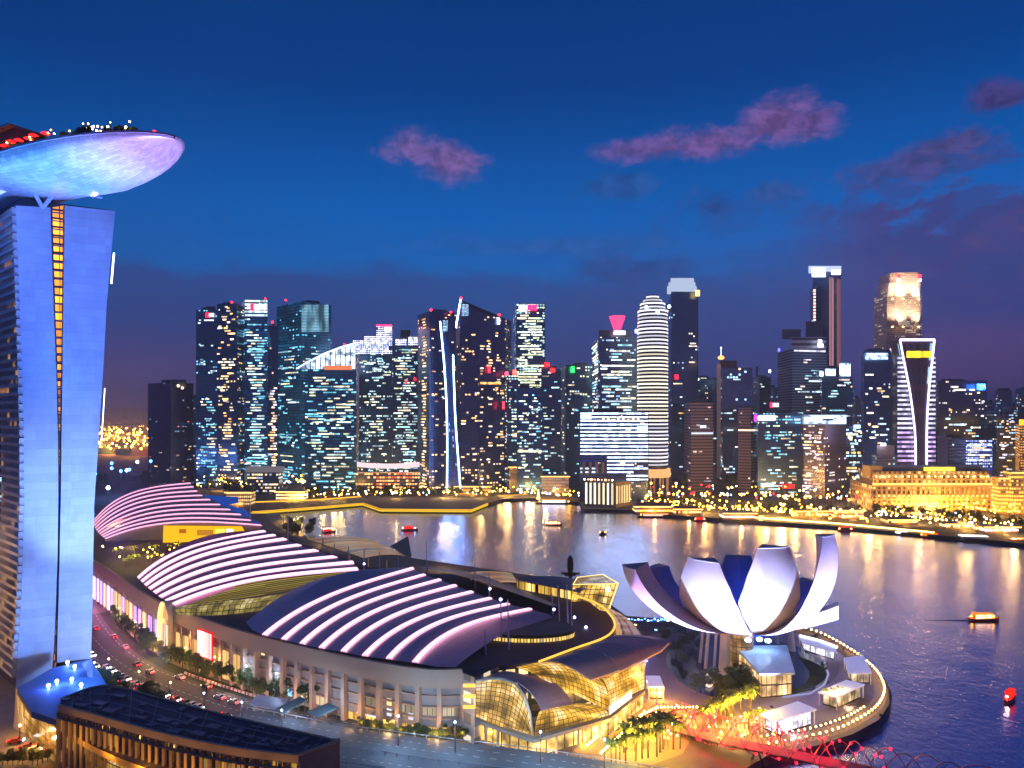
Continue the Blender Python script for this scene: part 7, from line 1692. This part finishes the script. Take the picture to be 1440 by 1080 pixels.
# cars
def car_proto(body):
    r = thing('car', 'car', 'car', (0, 0, 0)); m = MB()
    prof = [(-2.2, .35), (-2.2, .85), (-1.9, 1.0), (-1.3, 1.05), (-0.8, 1.48), (0.7, 1.48), (1.3, 1.0), (2.1, .88), (2.25, .5), (2.25, .35)]
    for s_ in (-0.88, 0.88): m.face([(x, s_, z) for x, z in (prof if s_ < 0 else prof[::-1])])
    for a, b2 in zip(prof, prof[1:]+prof[:1]): m.face([(a[0], -.88, a[1]), (a[0], .88, a[1]), (b2[0], .88, b2[1]), (b2[0], -.88, b2[1])])
    m.build('body', body, r)
    m = MB(); m.face([(-1.25, -.75, 1.1), (-1.25, .75, 1.1), (-.82, .7, 1.5), (-.82, -.7, 1.5)]); m.face([(.74, -.7, 1.5), (.74, .7, 1.5), (1.28, .75, 1.06), (1.28, -.75, 1.06)]); m.face([(-1.1, -.9, 1.08), (1.1, -.9, 1.08), (.68, -.89, 1.42), (-.78, -.89, 1.42)]); m.face([(-1.1, .9, 1.08), (-.78, .89, 1.42), (.68, .89, 1.42), (1.1, .9, 1.08)]); m.build('windows', pbr('car_glass', (0.01, 0.01, 0.015), 0.1), r)
    for x in (-1.35, 1.4):
        for s_ in (-.85, .85): m = MB(); m.tube([(x, s_-.1, .34), (x, s_+.1, .34)], .34, 10); m.build('wheel', pbr('tyre', (0.02, 0.02, 0.02), 0.9), r)
    for s_ in (-.6, .6):
        m = MB(); m.box((2.27, s_, .6), (.12, .36, .2)); m.build('headlight', em('headl', lin((255, 250, 235)), 45), r); m = MB(); m.box((-2.23, s_, .72), (.1, .4, .2)); m.build('taillight', em('taill', lin((255, 20, 20)), 26), r)
    return r
CARS = [(car_proto(pbr(f'paint_{n_}', c, 0.3, 0.3, 0.02)), n_) for n_, c in (('white', (.7, .7, .7)), ('dark grey', (.06, .06, .07)), ('silver', (.4, .42, .45)), ('red', (.4, .03, .03)))]
PROTO += [c[0] for c in CARS]
l = smoothline([tuple(p)[:2] for p in AV], 200); rr = random.Random(17)
def along_av(t_, off):
    i = min(197, int(t_*198)); p, q = Vector(l[i]), Vector(l[i+1]); t = (q-p).normalized(); s_ = Vector((-t.y, t.x)); return p+s_*off, math.atan2(t.y, t.x)
for i in range(34):
    t_ = 0.10+i*0.0175+rr.uniform(-.003, .003); lane = rr.choice((-9, -6, -6, -9))
    p, a = along_av(t_, lane); k, nm = rr.choice(CARS); dup(k, (p.x, p.y, 3.13), a+(math.pi if lane > 0 else 0), 1.05, f'{nm} car in the slow queue on the near lanes of the avenue', f'{nm} cars queueing on the avenue')
for i in range(9):
    p, a = along_av(0.08+i*0.07+rr.uniform(-.02, .02), rr.choice((3.5, 7.5))); k, nm = rr.choice(CARS); dup(k, (p.x, p.y, 3.13), a+math.pi, 1.05, f'{nm} car on the far lanes of the avenue', f'{nm} cars on the far lanes')
for x, y in ((38, 1052), (48, 1056), (58, 1050), (22, 1044), (64, 1060)): p = G(x, y, 3.1); k, nm = CARS[3 if x != 48 else 0]; dup(k, p, 0.3, 1.0, f'{nm} car parked below the flared foot of the hotel tower', f'{nm} cars by the hotel foot')
# kerb barriers red/white, street lamps and trees along the avenue
brb = None
for i in range(40):
    p, a = along_av(0.42+i*0.0085, 11.4)
    if brb is None:
        brb = thing('road_barrier', 'red and white plastic barrier block in the row along the avenue kerb', 'barrier', (0, 0, 0), 'barrier blocks along the kerb'); mm = MB(); mm.box((-.55, 0, 0), (1.1, .5, .9)); mm.build('white_half', WHITEP, brb); mm = MB(); mm.box((.55, 0, 0), (1.1, .5, .9)); mm.build('red_half', pbr('barrier_red', (.55, .05, .03), .5), brb); brb.location = (p.x, p.y, 3.12); brb.rotation_euler = (0, 0, a)
    else: dup(brb, (p.x, p.y, 3.12), a)
for i in range(17):
    p, a = along_av(0.06+i*0.05, 12.5 if i % 2 else -12.5)
    r = lamp((p.x, p.y, 3.1), 'c' if i > 10 else 'w', 'avenue street lamps', ('tall cool white' if i > 10 else 'tall warm')+' street lamp beside the avenue', 0.3, 10)
    r['group'] = 'avenue street lamps, '+('cool' if i > 10 else 'warm'); plight(r, (p.x, p.y, 12.2), (255, 200, 150) if i <= 10 else (190, 215, 255), 2600, 0.3)
for i in range(54):
    p, a = along_av(0.06+i*0.0155, rr.uniform(12.5, 17.5)); plant(rr.choice(T_R), p.x, p.y, 3.1, rr.uniform(0.65, 1.0), 'leafy street tree between the avenue and the mall wall', 'street trees by the mall wall')
for i in range(34):
    p, a = along_av(0.02+i*0.017, rr.uniform(-21, -13.5)); plant(rr.choice(T_R), p.x, p.y, 3.1, rr.uniform(0.7, 1.0), 'dark street tree on the hotel side of the avenue', 'street trees on the hotel side')
wo = offs(wl, 2.6); sel = [p for p in wo if 500 < 720+p.x/p.y*1000 < 668]
for i in range(15):
    p = Vector(interp([tuple(q) for q in sel], i/14)); plant(rr.choice(T_R), p.x, p.y, 3, rr.uniform(0.42, 0.62), 'small amber lit tree in the row before the mall columns', 'small trees before the mall columns')
    if i % 2 == 0: plight(None, (p.x, p.y-1.6, 6.5), (255, 190, 70), 420, 0.3, 'tree_uplight')
for x, y in ((697, 1012), (700, 1018), (724, 1022), (660, 1018), (735, 1030)): p = G(x, y, 3); plant(rr.choice(T_P), p.x, p.y, 3, 0.9, 'palm beside the arched glass end wall', 'palms by the arched glass end')
for x in (560, 640, 760, 850): 
    p = P(x, 1032+(x-560)*0.1, 222-(x-560)*0.055); r = lamp((p.x, p.y, 6), 'c', 'highway lamps', 'tall cool white lamp on a mast beside the highway', 0.35, 9); plight(r, (p.x, p.y-3, 16), (170, 210, 255), 7000, 0.4)
for x in (415, 470): p = G(x, 1018, 3); plight(None, (p.x, p.y-3, 11), (190, 215, 255), 1800, 0.4, 'forecourt_light')
# taxi shelter roofs
def shelter(lab, q, z, mat):
    pts = [G(x, y, z) for x, y in q]; c = sum(pts, Vector())/4; r = thing('shelter', lab, 'shelter', (c.x, c.y, 3)); m = MB(); m.face(pts); m.face([p-Vector((0, 0, .4)) for p in pts[::-1]]); lp_ = pts+[pts[0]]; m.grid([lp_, [p-Vector((0, 0, .4)) for p in lp_]]); m.build('roof', mat, r)
    for p in pts: pp = c+(p-c)*.85; m = MB(); m.tube([(pp.x, pp.y, 3), (pp.x, pp.y, z-.4)], .2, 6); m.build('post', METAL, r)
shelter('pale flat roofed shelter at the mall kerb', [(350, 990), (395, 998), (405, 984), (362, 976)], 8, pbr('shelter_pale', (.42, .45, .55), .5))
tealr = pbr('shelter_teal', (.05, .12, .16), .4)
shelter('upper dark teal shelter roof of the pair beside the road', [(386, 997), (398, 1003), (432, 984), (422, 979)], 8, tealr)
shelter('lower dark teal shelter roof of the pair beside the road', [(432, 1000), (446, 1008), (476, 995), (462, 988)], 8, tealr)
# foreground block with dark roof
fgb = thing('foreground_block', 'long curved building with a dark flat roof and gold lit colonnade at bottom left', 'building', (-90, 195, 3))
zr = 25.0
back = smoothline([tuple(G(*p, zr)) for p in ((86, 984), (150, 966), (250, 990), (350, 1015), (478, 1044))], 24)
frnt = smoothline([tuple(G(*p, zr)) for p in ((84, 992), (150, 1010), (235, 1033), (330, 1052), (421, 1063))], 24)
m = MB(); m.grid([back, frnt], 0, None, True)
m.build('roof', pbr('roof_blueblack', (0.05, 0.05, 0.08), 0.75, 0, 0.6, 0.12), fgb)
rq = random.Random(6)
for i in range(46):
    k = rq.randrange(1, 23); a, b2 = Vector(back[k]), Vector(frnt[k]); c_ = a.lerp(b2, rq.uniform(.15, .88)); m = MB(); m.box((c_.x, c_.y, zr+.01), (rq.choice((1, 1.6, 2.4, 4.2)), rq.choice((.8, 1.4, 2.2)), rq.choice((.4, .7, 1.1))), rq.choice((-.35, -.35, 1.2)))
    m.build('roof_unit', pbr('plant_grey', (.16, .16, .19), .6, .3), fgb)
m = MB()
for f_ in (.3, .55, .8): m.tube([Vector(a).lerp(Vector(b2), f_)+Vector((0, 0, .35)) for a, b2 in zip(back, frnt)][2:22], .14, 5)
for k in range(2, 23, 2): m.tube([Vector(back[k])+Vector((0, 0, .06)), Vector(frnt[k])+Vector((0, 0, .06))], .07, 4)
m.build('roof_pipes', pbr('pipe_grey', (.3, .3, .34), .5, .3), fgb); m = MB()

def dropl(l, z): return [(p[0], p[1], z) for p in l]
stn = pbr('band_stone', (0.42, 0.30, 0.20), 0.7)
fo = [(p[0]+0.0, p[1]-0.8, 0) for p in frnt]
m = MB(); m.grid([dropl(fo, 23.4), dropl(fo, 25.5)], 0, None, True); m.grid([dropl(fo, 25.5), dropl(frnt, 25.5)], 0, None, True); m.grid([dropl(fo, 22.2), dropl([(p[0], p[1]-1.2, 0) for p in fo], 22.2)][::-1], 0, None, True); m.build('cornice', stn, fgb)
fi = [(p[0], p[1]+0.6, 0) for p in frnt]
m = MB(); m.grid([dropl(fi, 3), dropl(fi, 23.4)], 0, None, True); m.build('glass_wall', facade('fc_fg', (0.03, 0.02, 0.02), 2.0, 4.4, 0.4, (255, 190, 80), (255, 200, 110), 0.4, 0.25, (90, 50, 20), 0.05, 91, 0.2, (0.05, 0.03, 0.02), .8, .8), fgb)
for i in range(34):
    p = interp(fo, i/33); m = MB(); m.box((p[0], p[1]+.4, 3), (.7, 1.2, 20.4)); m.build('pilaster', stn, fgb)
a, b2 = Vector(frnt[-1]), Vector(back[-1]); m = MB(); m.face([(a.x, a.y-.8, 3), (b2.x, b2.y, 3), (b2.x, b2.y, 25.5), (a.x, a.y-.8, 25.5)], [(0, 3), (12, 3), (12, 25), (0, 25)]); m.build('end_wall', pbr('end_brown', (0.20, 0.12, 0.10), 0.7), fgb)
m = MB(); m.grid([[(p[0], p[1], 25.0) for p in back], [(p[0], p[1], 3) for p in back]], 0, None, True); m.build('rear_wall', stn, fgb)
m = MB(); m.tube([(p[0], p[1], 25.3) for p in back], .35, 4); m.tube([(a.x, a.y-.6, 25.6), (b2.x, b2.y, 25.6)], .5, 4); m.build('parapet', stn, fgb)
# lower curved gold lit annex in front
lowf = thing('curved_arcade', 'lower curved glass arcade with a gold lit roof edge in the bottom left corner', 'building', (-125, 185, 3))
c1 = smoothline([tuple(G(*p, 17)) for p in ((26, 972), (60, 1004), (95, 1030), (150, 1060), (215, 1085), (290, 1108))], 24)
c2 = smoothline([tuple(G(*p, 17)) for p in ((40, 966), (84, 996), (130, 1020), (190, 1045), (260, 1068), (330, 1090))], 24)
m = MB(); m.grid([c2, c1], 0, None, True); m.build('roof', pbr('arc_roof', (.2, .15, .1), .7), lowf)
m = MB(); m.grid([dropl(c1, 15.6), dropl(c1, 17.3)], 0, None, True); m.build('roof_edge', pbr('edge_gold', (.65, .42, .12), .6), lowf)
m = MB(); m.grid([dropl([(p[0]+1, p[1]+1) for p in c1], 3), dropl([(p[0]+1, p[1]+1) for p in c1], 15.6)], 0, None, True); m.build('glass_wall', gridglass('arc_glass', (255, 180, 50), 0.42, 1.7, 2.6, .7, seed=14), lowf)
for x, y in ((80, 1036), (130, 1055), (180, 1075), (40, 1020)): p = G(x, y, 10); plight(lowf, (p.x-2, p.y-5, 11), (255, 180, 50), 1500, .3)
for i in range(6): p = interp(frnt, .1+i*.17); plight(fgb, (p[0], p[1]-6, 18), (255, 180, 70), 1100, .4)
for x, y in ((20, 1040), (40, 1062), (60, 1070)): p = G(x, y, 3); plight(None, (p.x, p.y, 9), (255, 200, 110), 1800, .4, 'yard_light')
for i in range(12): p = G(-10+i*7, 1072+rr.uniform(-4, 6), 3); plant(T_R[2], p.x, p.y, 3, .5, 'clipped hedge tree at the bottom left corner', 'hedge trees at the bottom left')
p = G(28, 1072, 3); r = lamp((p.x, p.y, 3), 'w', None, 'warm street lamp standing before the flared foot of the hotel tower', .4, 11)
# mall-front terrace and bay promenade greenery
for i in range(9):
    p = G(415+rr.uniform(-14, 26), 744+rr.uniform(-8, 14), 3); plant(rr.choice(T_R), p.x, p.y, 3, rr.uniform(.9, 1.3), 'lit olive tree in the clump on the bay promenade', 'olive trees on the bay promenade')
for x, y, w in ((400, 735, 10),): pass
sheet('bay_promenade', [(372, 722), (392, 722), (412, 742), (450, 765), (500, 780), (470, 778), (420, 758), (385, 738)], 3.08, pbr('prom_pave', (.34, .27, .18), .7), sm=False)
for x, y in ((400, 733), (425, 752), (455, 768), (620, 800), (700, 815)): p = G(x, y, 3); plight(None, (p.x, p.y, 9), (255, 200, 110), 3500, .5, 'promenade_light')
for x, y, cc in ((160, 790, (255, 190, 90)), (220, 783, (255, 180, 80)), (285, 777, (255, 180, 60))): p = G(x, y, 3); plight(None, (p.x, p.y, 32), cc, 9000, .5, 'terrace_light')
for i in range(26): px_ = rr.uniform(140, 290); p = G(px_, rr.uniform(774, 796-max(0, px_-190)*0.12), 24.8); lamp((p.x, p.y, 24.8), rr.choice('wy'), 'terrace lamps', 'small lamp on the terrace between two striped roofs', .4, 3, 'terrace_lamp')
# wakes on the water
wk = pbr('wake', (0.01, 0.015, 0.03), 0.5)
for lab, pts, w in (('dark straight wake behind the orange bumboat', ((1376, 873), (1330, 872.5), (1285, 872)), 1.4), ('pale wake curving behind the tiny dark boat', ((850, 752), (900, 760), (1000, 778)), 1.0)):
    pl = [G(*p, 0.05) for p in pts]; m = MB(); A = []; B = []
    for i, p in enumerate(pl): k = 0.1+(len(pl)-1-i)*w*0.3; A.append(p+Vector((0, k, 0))); B.append(p-Vector((0, k, 0)))
    m.grid([A, B], 0, None, True); o = m.build('wake', wk); o['kind'] = 'structure'
LN = 0
mb_ = MB(); order = {'w': 1, 'y': 2, 'c': 3, 'r': 4, 'b': 5, 'g': 6}
for k, lst in LL.items():
    for p, r_, h in lst: mb_.tube([p, (p[0], p[1], p[2]+h)], 0.14, 3, 0, None, False); mb_.ball((p[0], p[1], p[2]+h+r_*.7), r_, order[k], 5, 3)
tag(mb_.build('shore_lights', [METAL, WARM, YEL, COOL, REDL, BLUL, GRNL]), 'countless small lamps twinkling along the far shore and in the port', 'lamps', None, 'stuff')
# prototypes are not part of the place
for r in PROTO:
    for ch in list(r.children): bpy.data.objects.remove(ch)
    bpy.data.objects.remove(r)
# ------------------------------------------------------------------ evening haze
hz = MB(); hz.prism([(-11000, -500), (11000, -500), (11000, 15000), (-11000, 15000)], -4, 352, 0, 0, True)
m = bpy.data.materials.new('haze'); m.use_nodes = True; t = m.node_tree; t.nodes.remove(t.nodes['Principled BSDF'])
v = t.nodes.new('ShaderNodeVolumePrincipled'); v.inputs['Color'].default_value = (0.72, 0.84, 1.0, 1); v.inputs['Density'].default_value = 0.00016; v.inputs['Anisotropy'].default_value = 0.3
t.links.new(v.outputs[0], t.nodes['Material Output'].inputs['Volume'])
o = hz.build('haze', m); o['kind'] = 'stuff'; o['label'] = 'thin evening haze filling the air over the bay'; o['category'] = 'haze'
